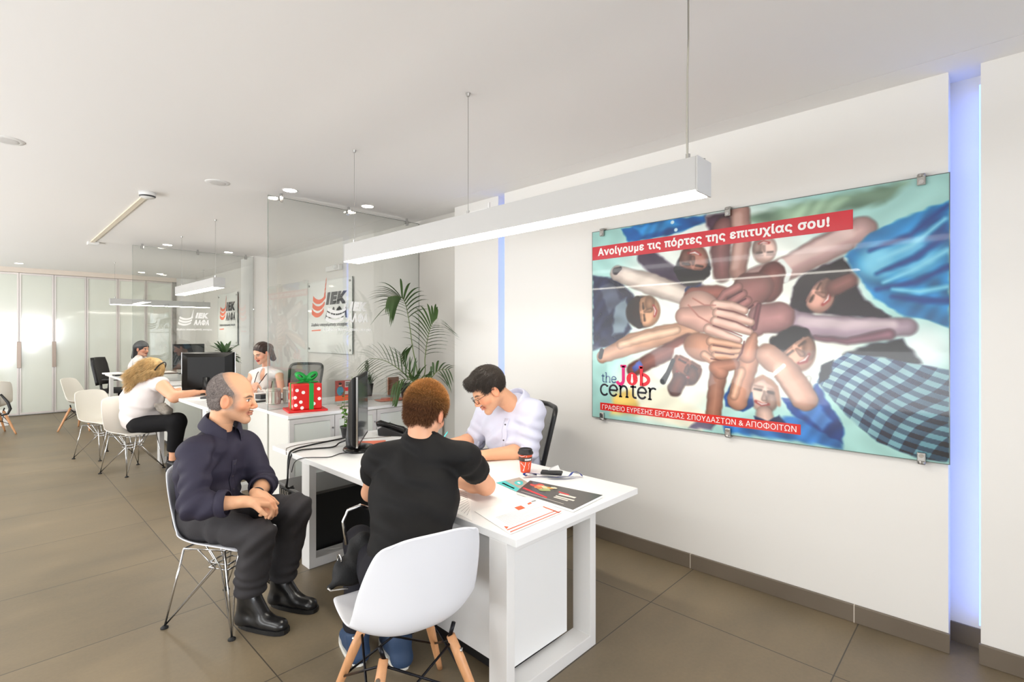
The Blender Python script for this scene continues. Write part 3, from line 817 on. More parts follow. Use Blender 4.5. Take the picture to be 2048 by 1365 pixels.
JB = dict(pelvis=(1.169, 1.699, 0.510), chest=(1.308, 1.844, 0.808), neck=(1.367, 1.869, 1.026), head=(1.390, 1.874, 1.145), shL=(1.229, 2.013, 0.940), shR=(1.473, 1.700, 0.963), elR=(1.695, 1.801, 0.761), wrR=(1.651, 2.064, 0.761), elL=(1.296, 2.189, 0.736), wrL=(1.507, 2.258, 0.752), hpL=(1.116, 1.798, 0.495), hpR=(1.250, 1.659, 0.495), knL=(1.259, 2.228, 0.493), knR=(1.473, 2.076, 0.473), anL=(1.189, 2.127, 0.120), toL=(1.138, 2.137, 0.050), anR=(1.308, 1.960, 0.120), toR=(1.353, 2.028, 0.050))
JG = dict(pelvis=(2.595, 2.380, 0.507), chest=(2.470, 2.395, 0.836), neck=(2.464, 2.314, 1.065), head=(2.251, 2.363, 1.151), shL=(2.478, 2.184, 0.997), shR=(2.448, 2.590, 0.950), elL=(2.443, 2.206, 0.741), wrL=(2.168, 2.348, 0.736), elR=(2.430, 2.696, 0.747), wrR=(2.162, 2.686, 0.755), hpL=(2.590, 2.283, 0.509), hpR=(2.594, 2.525, 0.461), knL=(2.102, 2.287, 0.564), knR=(2.148, 2.529, 0.503), anL=(2.102, 2.287, 0.119), anR=(2.148, 2.529, 0.062), toL=(1.993, 2.256, 0.074), toR=(2.039, 2.498, 0.011))
JO = dict(pelvis=(1.180, 6.934, 0.500), chest=(1.208, 6.833, 0.807), neck=(1.224, 6.744, 1.016), head=(1.258, 6.636, 1.108), shR=(1.307, 6.470, 0.963), elR=(1.376, 6.224, 0.844), wrR=(1.561, 6.249, 0.874), shL=(1.322, 7.075, 0.950), elL=(1.516, 6.946, 0.811), wrL=(1.669, 6.642, 0.857), hpR=(1.168, 6.731, 0.490), knR=(1.437, 6.377, 0.556), anR=(1.400, 6.416, 0.120), toR=(1.461, 6.280, 0.050), hpL=(1.252, 7.077, 0.490), knL=(1.516, 6.728, 0.521), anL=(1.477, 6.769, 0.120), toL=(1.542, 6.629, 0.050))
JW = dict(pelvis=(2.526, 6.713, 0.475), chest=(2.441, 6.634, 0.902), neck=(2.428, 6.565, 1.076), head=(2.367, 6.545, 1.278), shR=(2.332, 6.747, 1.003), shL=(2.512, 6.393, 1.012), elR=(2.197, 6.639, 0.796), wrR=(2.187, 6.231, 0.917), elL=(2.448, 6.126, 0.757), wrL=(2.277, 6.054, 0.807), hpL=(2.546, 6.525, 0.462), hpR=(2.437, 6.722, 0.453), knL=(2.320, 6.093, 0.567), knR=(2.221, 6.280, 0.558), anL=(2.366, 6.212, 0.120), anR=(2.264, 6.402, 0.120), toL=(2.300, 6.114, 0.050), toR=(2.179, 6.240, 0.050))
JK = dict(pelvis=(1.944, 11.554, 0.600), chest=(1.957, 11.450, 0.918), neck=(1.969, 11.345, 1.096), head=(1.994, 11.319, 1.243), shR=(1.899, 11.198, 1.012), elR=(1.946, 11.002, 0.839), wrR=(2.100, 10.841, 0.857), shL=(2.049, 11.629, 1.010), elL=(2.127, 11.547, 0.821), wrL=(2.240, 11.245, 0.839), hpR=(1.924, 11.300, 0.580), knR=(2.224, 10.896, 0.580), anR=(2.224, 10.896, 0.120), toR=(2.318, 10.798, 0.050), hpL=(1.990, 11.690, 0.580), knL=(2.316, 11.350, 0.580), anL=(2.316, 11.350, 0.120), toL=(2.414, 11.248, 0.050))
FRONDS = [([(2.989, 4.079, 0.889), (2.963, 4.135, 1.096), (2.94, 4.187, 1.379), (2.903, 4.197, 1.651), (2.844, 4.186, 1.832), (2.737, 4.153, 1.873), (2.624, 4.127, 1.854)],
  0.5, 26, 0.3, 0.62), ([(2.989, 4.079, 0.889), (2.977, 4.048, 1.1), (2.954, 4.0, 1.273), (2.91, 3.901, 1.455), (2.873, 3.795, 1.584), (2.86, 3.693, 1.651)],
  0.42, 24, 0.32, 0.55), ([(2.985, 4.083, 0.901), (2.92, 4.107, 1.014), (2.762, 4.127, 1.156), (2.6, 4.152, 1.257), (2.466, 4.191, 1.283)],
  0.15, 26, 0.28, 0.45), ([(2.993, 4.074, 0.901), (2.975, 3.978, 1.056), (2.979, 3.829, 1.159), (2.989, 3.673, 1.178)],
  0.2, 14, 0.2, 0.7), ([(2.981, 4.087, 0.901), (2.861, 4.024, 1.048), (2.712, 3.992, 1.084), (2.584, 3.981, 1.047)],
  0.2, 16, 0.22, 0.8), ([(2.993, 4.074, 0.901), (2.936, 3.946, 1.036), (2.829, 3.841, 1.12), (2.715, 3.743, 1.099)],
  0.2, 10, 0.2, 0.8), ([(2.991, 4.077, 0.895), (2.924, 4.175, 1.096), (2.865, 4.237, 1.207), (2.84, 4.234, 1.306)],
  0.35, 14, 0.22, 0.3)]
POSTER = [
('e',(238,238,230),(0.455,0.599,0.668,0.589,0),160),
('e',(250,248,238),(0.635,0.568,0.357,0.335,0),120),
('e',(246,244,232),(0.726,0.399,0.205,0.148,0),90),
('e',(248,246,236),(0.483,0.719,0.196,0.166,0),70),
('e',(246,244,236),(0.306,0.609,0.184,0.12,0),80),
('e',(246,242,228),(0.274,0.178,0.335,0.242,0),70),
('e',(245,244,236),(0.67,0.268,0.133,0.139,0),60),
('e',(240,244,240),(0.955,0.405,0.099,0.098,0),80),
('p',(140,160,140),((0.536,0.96),(0.693,0.978),(0.93,0.997),(0.88,0.929),(0.819,0.923),(0.575,0.903)),22),
('p',(165,185,160),((0.562,0.915),(0.693,0.969),(0.799,0.968),(0.747,0.901),(0.575,0.873)),30),
('p',(38,108,165),((0.122,0.994),(0.266,1.008),(0.424,0.993),(0.424,0.961),(0.314,0.926),(0.15,0.918)),9),
('p',(70,150,205),((0.172,0.989),(0.306,1.002),(0.345,0.968),(0.207,0.942)),14),
('e',(220,235,240),(0.314,0.986,0.013,0.012,0),2),
('e',(220,235,240),(0.326,0.947,0.012,0.012,0),2),
('p',(92,68,82),((0.42,0.99),(0.503,0.994),(0.51,0.886),(0.469,0.751),(0.441,0.89)),14),
('p',(62,66,92),((0.002,0.764),(0.099,0.743),(0.177,0.641),(0.141,0.539),(0.163,0.474),(0.109,0.397),(0.002,0.361)),10),
('p',(150,162,172),((0.095,0.6),(0.141,0.632),(0.161,0.526),(0.132,0.456),(0.085,0.445)),14),
('p',(95,100,118),((0.032,0.702),(0.09,0.72),(0.118,0.622),(0.071,0.553)),12),
('e',(70,48,45),(0.201,0.559,0.119,0.11,0),10),
('e',(212,165,135),(0.222,0.561,0.099,0.106,0),7),
('e',(233,181,148),(0.218,0.54,0.049,0.056,0),14),
('e',(165,128,105),(0.232,0.598,0.036,0.055,0),9),
('c',(70,48,45),((0.193,0.492,0.023),(0.176,0.557,0.034),(0.184,0.625,0.023)),8),
('c',(95,74,60),((0.213,0.516,0.007),(0.211,0.544,0.007)),7),
('c',(165,128,105),((0.202,0.511,0.006),(0.2,0.547,0.006)),8),
('c',(95,74,60),((0.209,0.575,0.007),(0.207,0.603,0.007)),7),
('c',(165,128,105),((0.198,0.57,0.006),(0.196,0.607,0.006)),8),
('c',(165,128,105),((0.213,0.56,0.007),(0.234,0.566,0.013)),6),
('c',(170,84,80),((0.25,0.535,0.007),(0.255,0.563,0.01),(0.246,0.59,0.007)),6),
('c',(238,228,222),((0.25,0.543,0.002),(0.253,0.563,0.004),(0.247,0.582,0.002)),4),
('c',(88,72,92),((0.216,0.838,0.062),(0.29,0.743,0.069),(0.398,0.64,0.057)),12),
('c',(226,206,196),((0.104,0.766,0.055),(0.233,0.699,0.074),(0.368,0.621,0.058)),8),
('c',(240,222,210),((0.136,0.756,0.026),(0.249,0.692,0.031),(0.345,0.639,0.024)),14),
('c',(60,50,60),((0.099,0.778,0.026),(0.118,0.79,0.013)),5),
('c',(30,50,110),((0.368,0.653,0.023),(0.398,0.682,0.023)),5),
('c',(172,110,100),((0.383,0.625,0.058),(0.455,0.635,0.048),(0.51,0.615,0.041)),8),
('c',(220,172,145),((0.042,0.325,0.046),(0.163,0.398,0.073),(0.29,0.445,0.066),(0.383,0.471,0.052)),6),
('c',(238,196,170),((0.118,0.391,0.026),(0.233,0.439,0.031),(0.33,0.466,0.024)),12),
('c',(50,40,45),((0.034,0.325,0.017),(0.04,0.359,0.017)),5),
('c',(150,100,90),((0.168,0.265,0.047),(0.274,0.345,0.055),(0.368,0.407,0.058)),9),
('p',(110,120,180),((0.165,0.276),(0.194,0.318),(0.207,0.29),(0.174,0.248)),8),
('e',(45,38,45),(0.382,0.757,0.114,0.113,0),10),
('e',(178,128,112),(0.385,0.786,0.096,0.11,0),7),
('e',(195,140,123),(0.399,0.773,0.047,0.057,0),14),
('e',(138,99,87),(0.36,0.812,0.036,0.058,0),9),
('c',(45,38,45),((0.427,0.726,0.023),(0.379,0.724,0.035),(0.332,0.757,0.024)),8),
('c',(80,57,50),((0.414,0.759,0.007),(0.394,0.766,0.007)),7),
('c',(138,99,87),((0.415,0.744,0.006),(0.39,0.752,0.006)),8),
('c',(80,57,50),((0.372,0.774,0.007),(0.351,0.781,0.007)),7),
('c',(138,99,87),((0.373,0.758,0.006),(0.347,0.767,0.006)),8),
('c',(138,99,87),((0.384,0.774,0.007),(0.383,0.804,0.014)),6),
('c',(170,84,80),((0.408,0.814,0.007),(0.389,0.831,0.01),(0.368,0.828,0.007)),6),
('c',(238,228,222),((0.402,0.817,0.002),(0.389,0.828,0.005),(0.374,0.827,0.002)),4),
('c',(55,48,58),((0.345,0.758,0.013),(0.391,0.707,0.014),(0.434,0.746,0.014)),8),
('e',(228,192,180),(0.596,0.806,0.066,0.082,0),7),
('e',(250,211,198),(0.607,0.8,0.032,0.043,0),14),
('e',(177,149,140),(0.577,0.82,0.025,0.044,0),9),
('c',(102,86,81),((0.618,0.793,0.005),(0.605,0.793,0.005)),7),
('c',(177,149,140),((0.621,0.781,0.004),(0.603,0.782,0.004)),8),
('c',(102,86,81),((0.589,0.794,0.005),(0.575,0.794,0.005)),7),
('c',(177,149,140),((0.592,0.782,0.004),(0.574,0.783,0.004)),8),
('c',(177,149,140),((0.597,0.797,0.005),(0.593,0.819,0.01)),6),
('c',(170,84,80),((0.608,0.833,0.005),(0.594,0.841,0.008),(0.581,0.834,0.005)),6),
('c',(238,228,222),((0.604,0.833,0.001),(0.594,0.838,0.003),(0.585,0.834,0.001)),4),
('c',(150,108,106),((0.48,0.923,0.067),(0.469,0.823,0.061),(0.476,0.72,0.056)),12),
('c',(186,146,136),((0.526,0.983,0.06),(0.535,0.862,0.054),(0.52,0.724,0.052)),9),
('c',(210,172,160),((0.52,0.964,0.025),(0.525,0.844,0.022),(0.513,0.745,0.019)),14),
('c',(205,170,165),((0.828,0.839,0.072),(0.737,0.778,0.076),(0.653,0.717,0.069),(0.575,0.678,0.08)),9),
('c',(225,195,188),((0.799,0.837,0.031),(0.693,0.767,0.033),(0.624,0.721,0.029)),16),
('c',(238,236,230),((0.64,0.747,0.018),(0.659,0.707,0.019),(0.653,0.67,0.015)),5),
('p',(52,40,52),((0.665,0.566),(0.673,0.64),(0.715,0.699),(0.789,0.743),(0.806,0.696),(0.821,0.626),(0.843,0.555),(0.89,0.511),(0.843,0.504),(0.789,0.515),(0.726,0.533),(0.687,0.518)),12),
('e',(48,38,50),(0.72,0.62,0.092,0.107,0),10),
('e',(216,166,150),(0.734,0.605,0.076,0.103,0),7),
('e',(237,182,165),(0.724,0.593,0.038,0.054,0),14),
('e',(168,129,117),(0.753,0.626,0.028,0.054,0),9),
('c',(48,38,50),((0.692,0.575,0.022),(0.703,0.638,0.033),(0.73,0.682,0.022)),8),
('c',(97,74,67),((0.713,0.578,0.007),(0.721,0.601,0.007)),7),
('c',(168,129,117),((0.704,0.582,0.005),(0.715,0.612,0.005)),8),
('c',(97,74,67),((0.73,0.626,0.006),(0.738,0.649,0.006)),7),
('c',(168,129,117),((0.722,0.631,0.005),(0.732,0.66,0.005)),8),
('c',(168,129,117),((0.728,0.612,0.007),(0.744,0.6,0.013)),6),
('c',(170,84,80),((0.743,0.564,0.006),(0.756,0.582,0.01),(0.759,0.61,0.006)),6),
('c',(238,228,222),((0.746,0.571,0.002),(0.754,0.584,0.004),(0.757,0.603,0.002)),4),
('c',(60,46,58),((0.679,0.565,0.033),(0.693,0.638,0.023),(0.747,0.695,0.032)),10),
('c',(60,46,58),((0.794,0.558,0.036),(0.838,0.547,0.03),(0.88,0.503,0.018)),10),
('c',(150,105,100),((0.773,0.63,0.048),(0.804,0.653,0.04)),12),
('p',(58,138,186),((0.793,0.746),(0.848,0.823),(0.925,0.872),(1.0,0.905),(1.001,0.468),(0.964,0.496),(0.917,0.51),(0.857,0.58),(0.821,0.669)),8),
('e',(140,205,228),(0.867,0.714,0.087,0.08,20),40),
('e',(120,190,222),(0.938,0.727,0.092,0.099,0),45),
('e',(30,95,150),(0.976,0.816,0.049,0.075,0),30),
('c',(28,92,150),((0.997,0.89,0.011),(0.93,0.802,0.015),(0.848,0.759,0.009)),12),
('c',(28,92,150),((0.997,0.788,0.013),(0.938,0.719,0.018),(0.862,0.672,0.009)),12),
('c',(28,92,150),((0.999,0.679,0.013),(0.938,0.63,0.015),(0.862,0.613,0.009)),12),
('c',(28,92,150),((0.999,0.562,0.015),(0.955,0.565,0.017),(0.894,0.585,0.009)),12),
('c',(150,212,232),((0.993,0.844,0.009),(0.93,0.761,0.011),(0.867,0.722,0.006)),12),
('c',(150,212,232),((0.997,0.734,0.01),(0.93,0.672,0.011),(0.876,0.637,0.006)),12),
('c',(150,212,232),((0.997,0.609,0.009),(0.947,0.597,0.011),(0.894,0.61,0.006)),12),
('p',(40,34,46),((0.789,0.367),(0.848,0.411),(0.912,0.427),(0.951,0.344),(0.93,0.331),(0.88,0.359),(0.819,0.36)),12),
('c',(188,164,174),((0.921,0.473,0.044),(0.824,0.466,0.063),(0.72,0.476,0.067),(0.624,0.511,0.08)),8),
('c',(214,192,196),((0.894,0.484,0.018),(0.799,0.484,0.024),(0.693,0.5,0.025)),16),
('c',(150,110,120),((0.885,0.445,0.029),(0.799,0.418,0.017),(0.726,0.431,0.012)),10),
('plaid',(0,0,0),((0.729,0.259),(0.758,0.329),(0.799,0.375),(0.894,0.353),(1.001,0.324),(1.001,0.004),(0.938,0.008),(0.862,0.048),(0.794,0.139)),5),
('e',(50,40,42),(0.673,0.398,0.1,0.114,0),10),
('e',(226,178,156),(0.685,0.375,0.083,0.11,0),7),
('e',(248,195,171),(0.671,0.368,0.042,0.058,0),14),
('e',(176,138,121),(0.709,0.386,0.03,0.057,0),9),
('c',(50,40,42),((0.633,0.368,0.024),(0.66,0.425,0.035),(0.7,0.454,0.023)),8),
('c',(101,80,70),((0.656,0.36,0.007),(0.67,0.378,0.007)),7),
('c',(176,138,121),((0.648,0.369,0.006),(0.666,0.393,0.006)),8),
('c',(101,80,70),((0.686,0.399,0.007),(0.7,0.417,0.007)),7),
('c',(176,138,121),((0.678,0.408,0.006),(0.696,0.431,0.006)),8),
('c',(176,138,121),((0.68,0.385,0.007),(0.693,0.365,0.014)),6),
('c',(170,84,80),((0.684,0.329,0.007),(0.702,0.34,0.01),(0.711,0.366,0.007)),6),
('c',(238,228,222),((0.688,0.334,0.002),(0.7,0.343,0.005),(0.708,0.36,0.002)),4),
('c',(50,40,42),((0.624,0.416,0.031),(0.653,0.426,0.023),(0.685,0.437,0.015)),8),
('p',(40,44,60),((0.739,0.323),(0.768,0.347),(0.758,0.275),(0.734,0.251)),7),
('c',(245,240,230),((0.71,0.271,0.012),(0.698,0.224,0.018)),8),
('p',(72,128,185),((0.469,0.076),(0.575,0.074),(0.67,0.11),(0.789,0.085),(0.788,0.002),(0.682,0.01),(0.483,0.008)),12),
('e',(238,198,182),(0.594,0.189,0.083,0.105,0),7),
('e',(255,217,200),(0.583,0.2,0.041,0.056,0),14),
('e',(185,154,141),(0.615,0.168,0.03,0.055,0),9),
('c',(107,89,81),((0.569,0.211,0.007),(0.587,0.207,0.007)),7),
('c',(185,154,141),((0.569,0.226,0.006),(0.591,0.221,0.006)),8),
('c',(107,89,81),((0.606,0.203,0.007),(0.623,0.199,0.007)),7),
('c',(185,154,141),((0.606,0.218,0.005),(0.627,0.213,0.005)),8),
('c',(185,154,141),((0.596,0.201,0.007),(0.595,0.172,0.013)),6),
('c',(170,84,80),((0.572,0.158,0.007),(0.589,0.145,0.01),(0.607,0.151,0.007)),6),
('c',(238,228,222),((0.578,0.156,0.002),(0.589,0.148,0.004),(0.602,0.152,0.002)),4),
('c',(190,150,130),((0.552,0.233,0.011),(0.593,0.266,0.012),(0.627,0.226,0.012),(0.635,0.151,0.01)),7),
('c',(226,190,176),((0.596,0.107,0.047),(0.599,0.079,0.052)),8),
('p',(40,56,96),((0.568,0.093),(0.605,0.08),(0.635,0.109),(0.653,0.079),(0.575,0.045)),6),
('p',(52,92,150),((0.48,0.165),(0.503,0.228),(0.562,0.195),(0.568,0.137),(0.536,0.107),(0.486,0.125)),6),
('p',(96,140,195),((0.49,0.161),(0.51,0.204),(0.549,0.173),(0.536,0.132)),10),
('p',(50,88,148),((0.644,0.181),(0.693,0.196),(0.731,0.25),(0.763,0.16),(0.789,0.103),(0.788,0.024),(0.72,0.072),(0.665,0.118)),7),
('p',(92,136,192),((0.687,0.14),(0.726,0.182),(0.763,0.107),(0.742,0.067)),12),
('p',(240,232,212),((0.19,0.146),(0.29,0.191),(0.345,0.132),(0.441,0.072),(0.413,-0.006),(0.207,0.033)),20),
('p',(222,190,120),((0.09,0.134),(0.163,0.166),(0.207,0.045),(0.08,0.024)),26),
('e',(240,238,232),(0.373,0.318,0.121,0.12,0),10),
('e',(152,102,84),(0.362,0.289,0.102,0.116,0),7),
('e',(167,112,92),(0.351,0.307,0.051,0.062,0),14),
('e',(118,79,65),(0.381,0.256,0.037,0.061,0),9),
('c',(240,238,232),((0.333,0.366,0.025),(0.384,0.35,0.036),(0.422,0.303,0.024)),8),
('c',(68,45,37),((0.338,0.326,0.007),(0.358,0.313,0.007)),7),
('c',(118,79,65),((0.341,0.343,0.006),(0.366,0.326,0.006)),8),
('c',(68,45,37),((0.379,0.298,0.007),(0.397,0.285,0.007)),7),
('c',(118,79,65),((0.381,0.315,0.006),(0.405,0.298,0.006)),8),
('c',(118,79,65),((0.367,0.301,0.007),(0.36,0.271,0.015)),6),
('c',(170,84,80),((0.33,0.268,0.007),(0.346,0.245,0.011),(0.369,0.242,0.007)),6),
('c',(238,228,222),((0.336,0.263,0.002),(0.347,0.248,0.005),(0.363,0.245,0.002)),4),
('c',(120,76,62),((0.322,0.183,0.05),(0.338,0.228,0.05)),8),
('c',(40,36,46),((0.281,0.217,0.021),(0.298,0.258,0.015),(0.316,0.319,0.013)),4),
('p',(120,112,130),((0.368,0.006),(0.413,0.067),(0.469,0.056),(0.441,0.01)),10),
('c',(180,132,112),((0.448,0.073,0.048),(0.457,0.208,0.05),(0.469,0.312,0.056)),6),
('c',(214,160,136),((0.52,0.155,0.06),(0.54,0.266,0.059),(0.559,0.366,0.059)),6),
('c',(236,186,160),((0.51,0.174,0.022),(0.533,0.286,0.022)),12),
('c',(222,176,156),((0.698,0.188,0.07),(0.653,0.294,0.069),(0.605,0.358,0.068)),6),
('c',(240,200,180),((0.682,0.195,0.025),(0.635,0.303,0.026)),14),
('e',(244,238,224),(0.59,0.285,0.011,0.012,0),2),
('e',(244,238,224),(0.596,0.283,0.011,0.012,0),2),
('e',(244,238,224),(0.602,0.281,0.011,0.012,0),2),
('e',(244,238,224),(0.608,0.279,0.011,0.012,0),2),
('e',(244,238,224),(0.613,0.278,0.011,0.012,0),2),
('e',(244,238,224),(0.619,0.276,0.011,0.012,0),2),
('e',(244,238,224),(0.625,0.284,0.011,0.012,0),2),
('e',(244,238,224),(0.63,0.292,0.011,0.012,0),2),
('e',(244,238,224),(0.636,0.3,0.011,0.012,0),2),
('e',(244,238,224),(0.642,0.308,0.011,0.012,0),2),
('e',(244,238,224),(0.647,0.316,0.011,0.012,0),2),
('c',(150,100,96),((0.549,0.652,0.081),(0.599,0.647,0.092),(0.618,0.702,0.068)),6),
('e',(172,122,118),(0.556,0.631,0.136,0.096,25),8),
('c',(178,126,122),((0.523,0.654,0.027),(0.483,0.628,0.024),(0.469,0.603,0.02)),4),
('c',(178,126,122),((0.536,0.623,0.027),(0.503,0.591,0.023),(0.48,0.577,0.019)),4),
('c',(178,126,122),((0.549,0.593,0.027),(0.523,0.564,0.022),(0.51,0.547,0.018)),4),
('c',(178,126,122),((0.575,0.571,0.025),(0.562,0.533,0.02)),4),
('c',(98,56,62),((0.533,0.635,0.004),(0.49,0.605,0.004)),3),
('c',(98,56,62),((0.544,0.601,0.004),(0.51,0.575,0.004)),3),
('c',(98,56,62),((0.565,0.572,0.004),(0.544,0.548,0.004)),3),
('c',(186,140,138),((0.635,0.52,0.083),(0.593,0.512,0.087),(0.575,0.474,0.053)),7),
('c',(140,92,96),((0.581,0.571,0.013),(0.568,0.474,0.016)),5),
('e',(226,182,168),(0.404,0.566,0.135,0.112,-20),6),
('c',(222,176,162),((0.353,0.531,0.059),(0.413,0.518,0.086),(0.455,0.537,0.062)),5),
('c',(224,180,164),((0.455,0.578,0.034),(0.503,0.571,0.03),(0.541,0.549,0.023)),3),
('c',(240,204,190),((0.455,0.584,0.012),(0.503,0.576,0.011),(0.541,0.553,0.008)),7),
('c',(224,180,164),((0.462,0.542,0.034),(0.517,0.52,0.03),(0.559,0.498,0.023)),3),
('c',(240,204,190),((0.462,0.547,0.012),(0.517,0.525,0.01),(0.559,0.503,0.008)),7),
('c',(224,180,164),((0.455,0.504,0.034),(0.513,0.48,0.03),(0.556,0.456,0.021)),3),
('c',(240,204,190),((0.455,0.509,0.012),(0.513,0.485,0.011),(0.556,0.461,0.007)),7),
('c',(224,180,164),((0.434,0.471,0.034),(0.486,0.44,0.029),(0.525,0.42,0.02)),3),
('c',(240,204,190),((0.434,0.476,0.012),(0.486,0.445,0.01),(0.525,0.425,0.007)),7),
('c',(128,74,74),((0.462,0.561,0.004),(0.51,0.547,0.004),(0.546,0.526,0.003)),3),
('c',(128,74,74),((0.462,0.525,0.004),(0.517,0.501,0.004),(0.552,0.476,0.003)),3),
('c',(128,74,74),((0.448,0.486,0.004),(0.503,0.458,0.004),(0.533,0.439,0.003)),3),
('c',(180,125,115),((0.368,0.584,0.004),(0.402,0.529,0.004),(0.441,0.496,0.004)),4),
('c',(180,125,115),((0.383,0.615,0.004),(0.42,0.581,0.004),(0.455,0.578,0.003)),4),
('e',(206,152,126),(0.413,0.387,0.124,0.089,-15),6),
('c',(210,158,130),((0.441,0.414,0.031),(0.49,0.402,0.026),(0.528,0.393,0.019)),3),
('c',(232,186,158),((0.441,0.418,0.011),(0.49,0.406,0.009),(0.528,0.397,0.007)),6),
('c',(210,158,130),((0.448,0.381,0.031),(0.497,0.369,0.025),(0.535,0.37,0.019)),3),
('c',(232,186,158),((0.448,0.385,0.011),(0.497,0.373,0.009),(0.535,0.374,0.007)),6),
('c',(210,158,130),((0.455,0.35,0.028),(0.503,0.342,0.023),(0.534,0.353,0.018)),3),
('c',(232,186,158),((0.455,0.354,0.01),(0.503,0.346,0.008),(0.534,0.357,0.006)),6),
('c',(210,158,130),((0.42,0.351,0.028),(0.455,0.316,0.025),(0.484,0.307,0.018)),3),
('c',(232,186,158),((0.42,0.355,0.01),(0.455,0.32,0.009),(0.484,0.312,0.006)),6),
('c',(120,66,56),((0.448,0.396,0.004),(0.503,0.386,0.003)),3),
('c',(120,66,56),((0.455,0.364,0.004),(0.51,0.356,0.003)),3),
('c',(120,66,56),((0.441,0.335,0.004),(0.483,0.325,0.003)),3),
('c',(216,160,136),((0.549,0.356,0.048),(0.562,0.415,0.032),(0.568,0.44,0.019)),5),
('c',(120,70,66),((0.54,0.415,0.004),(0.533,0.365,0.004),(0.51,0.314,0.004)),4),
('c',(206,150,128),((0.469,0.281,0.05),(0.455,0.295,0.042),(0.51,0.314,0.033)),5)]
# ------------------------------------------------------------------ screens
def monitor(name, label, c, nrm, w, h, zb, ztable, back=mat('black_monitor_plastic', (15, 14, 13), .38, spec=.22)):
    """c = centre of the screen (x, y), nrm = facing direction, zb = lower edge height"""
    t = thing(name, label, 'monitor', (c[0], c[1], ztable))
    n = Vector((nrm[0], nrm[1], 0)).normalized(); s = Vector((-n.y, n.x, 0)); u = Vector((0, 0, 1))
    M = Matrix((s, n, u)).transposed()   # local x = side, y = facing, z = up
    o = Vector((c[0], c[1], zb + h / 2))
    def L3(x, y, z): return o + s * x + n * y + u * z
    # tapered rear shell
    a = [(-w / 2, -.0, -h / 2), (w / 2, 0, -h / 2), (w / 2, 0, h / 2), (-w / 2, 0, h / 2)]
    b_ = [(-w / 2 * .97, -.022, -h / 2 * .96), (w / 2 * .97, -.022, -h / 2 * .96), (w / 2 * .97, -.022, h / 2 * .96), (-w / 2 * .97, -.022, h / 2 * .96)]
    d = [(-w / 2 * .7, -.055, -h / 2 * .72), (w / 2 * .7, -.055, -h / 2 * .72), (w / 2 * .7, -.055, h / 2 * .78), (-w / 2 * .7, -.055, h / 2 * .78)]
    m = MB(); vs = [L3(*p) for p in a + b_ + d]; fs = [(0, 1, 2, 3), (11, 10, 9, 8)]
    for r_ in (0, 4):
        for k in range(4):
            j = (k + 1) % 4; fs.append((r_ + j, r_ + k, r_ + 4 + k, r_ + 4 + j))
    m.add(vs, fs); m.build('rear_shell', back, t, bevel=0.006)
    m = MB(); m.cbox(o + n * 0.009, (w + 0.006, 0.014, h + 0.006), M); m.build('bezel', back, t, bevel=0.004)
    m = MB()
    for x in (-w / 2 - 0.0045, w / 2 + 0.0045): m.cbox(o + s * x + n * 0.012, (0.004, 0.012, h), M)
    m.build('silver_trim', CHROME, t)
    m = MB(); m.cbox(o + n * 0.0175, (w - 0.035, 0.002, h - 0.04), M); m.build('screen', mat('screen_glass', (58, 62, 68), 0.15, coat=0.3), t)
    m = MB(); m.tube([L3(0, -.05, -.05), L3(0, -.065, -h / 2 + .0), Vector((c[0], c[1], ztable + 0.05)) - n * 0.06, Vector((c[0], c[1], ztable + 0.014)) - n * 0.045], [0.035, 0.036, 0.04, 0.055], 12)
    m.build('stand', BLACKP, t, True)
    m = MB(); Q = Matrix.Diagonal((1.35, 1.0, 1.0)); m.lathe(Vector((c[0], c[1], ztable)) - n * 0.01, [(0.10, 0.0), (0.108, 0.006), (0.104, 0.016), (0.06, 0.024), (0.0, 0.026)], 28, M @ Q)
    m.build('base', BLACKG, t, True)
    return t, L3
mon, L3 = monitor('monitor', 'black monitor seen edge-on on the front desk', (1.815, 3.205), (0.8, -0.6), 0.52, 0.46, 0.765, 0.70)
mon2, L4 = monitor('monitor', 'black monitor seen from behind on the second desk', (1.745, 6.42), (0.62, 0.78), 0.555, 0.455, 0.845, 0.835)
m = MB()
for k in range(4): m.cbox(L4(0.15 - 0.05 * k if k != 3 else -0.2, -0.0225, -0.18), (0.03, 0.003, 0.016), Matrix(((-0.78, 0.62, 0), (0.62, 0.78, 0), (0, 0, 1))).transposed())
m.build('port_label', PAPER, mon2)
monitor('monitor', 'dark monitor on the far desk, standing beyond the rear glass', (2.40, 9.95), (0.2, -1), 0.5, 0.42, 0.92, 0.835)

# ------------------------------------------------------------------ things on the front desk
ZD = 0.70
t = thing('coffee_cup', 'orange paper coffee cup with black lid on the front desk', 'cup', (2.18, 1.98, ZD))
c = (2.18, 1.98, ZD)
MB().lathe(c, [(0.0, 0.001), (0.028, 0.001), (0.0285, 0.003), (0.0405, 0.108), (0.0425, 0.110)], 32).build('cup_body', mat('orange_cup_card', (226, 84, 40), 0.5), t, True)
MB().lathe(c, [(0.0445, 0.1065), (0.046, 0.110), (0.0445, 0.118), (0.040, 0.122), (0.0395, 0.132), (0.036, 0.136), (0.033, 0.1315), (0.0, 0.130)], 32).build('lid', BLACKP, t, True)
MB().lathe(c, [(0.0362, 0.067), (0.0392, 0.092)], 32).build('brown_band', mat('brown_cup_print', (66, 52, 46), 0.5), t, True)
def on_cup(ang, z): 
    r_ = 0.0289 + 0.0121 * (z - 0.003) / 0.105 + 0.0006
    return (c[0] + r_ * math.cos(ang), c[1] + r_ * math.sin(ang), c[2] + z)
m = MB(); A0 = math.atan2(-c[1], -c[0])
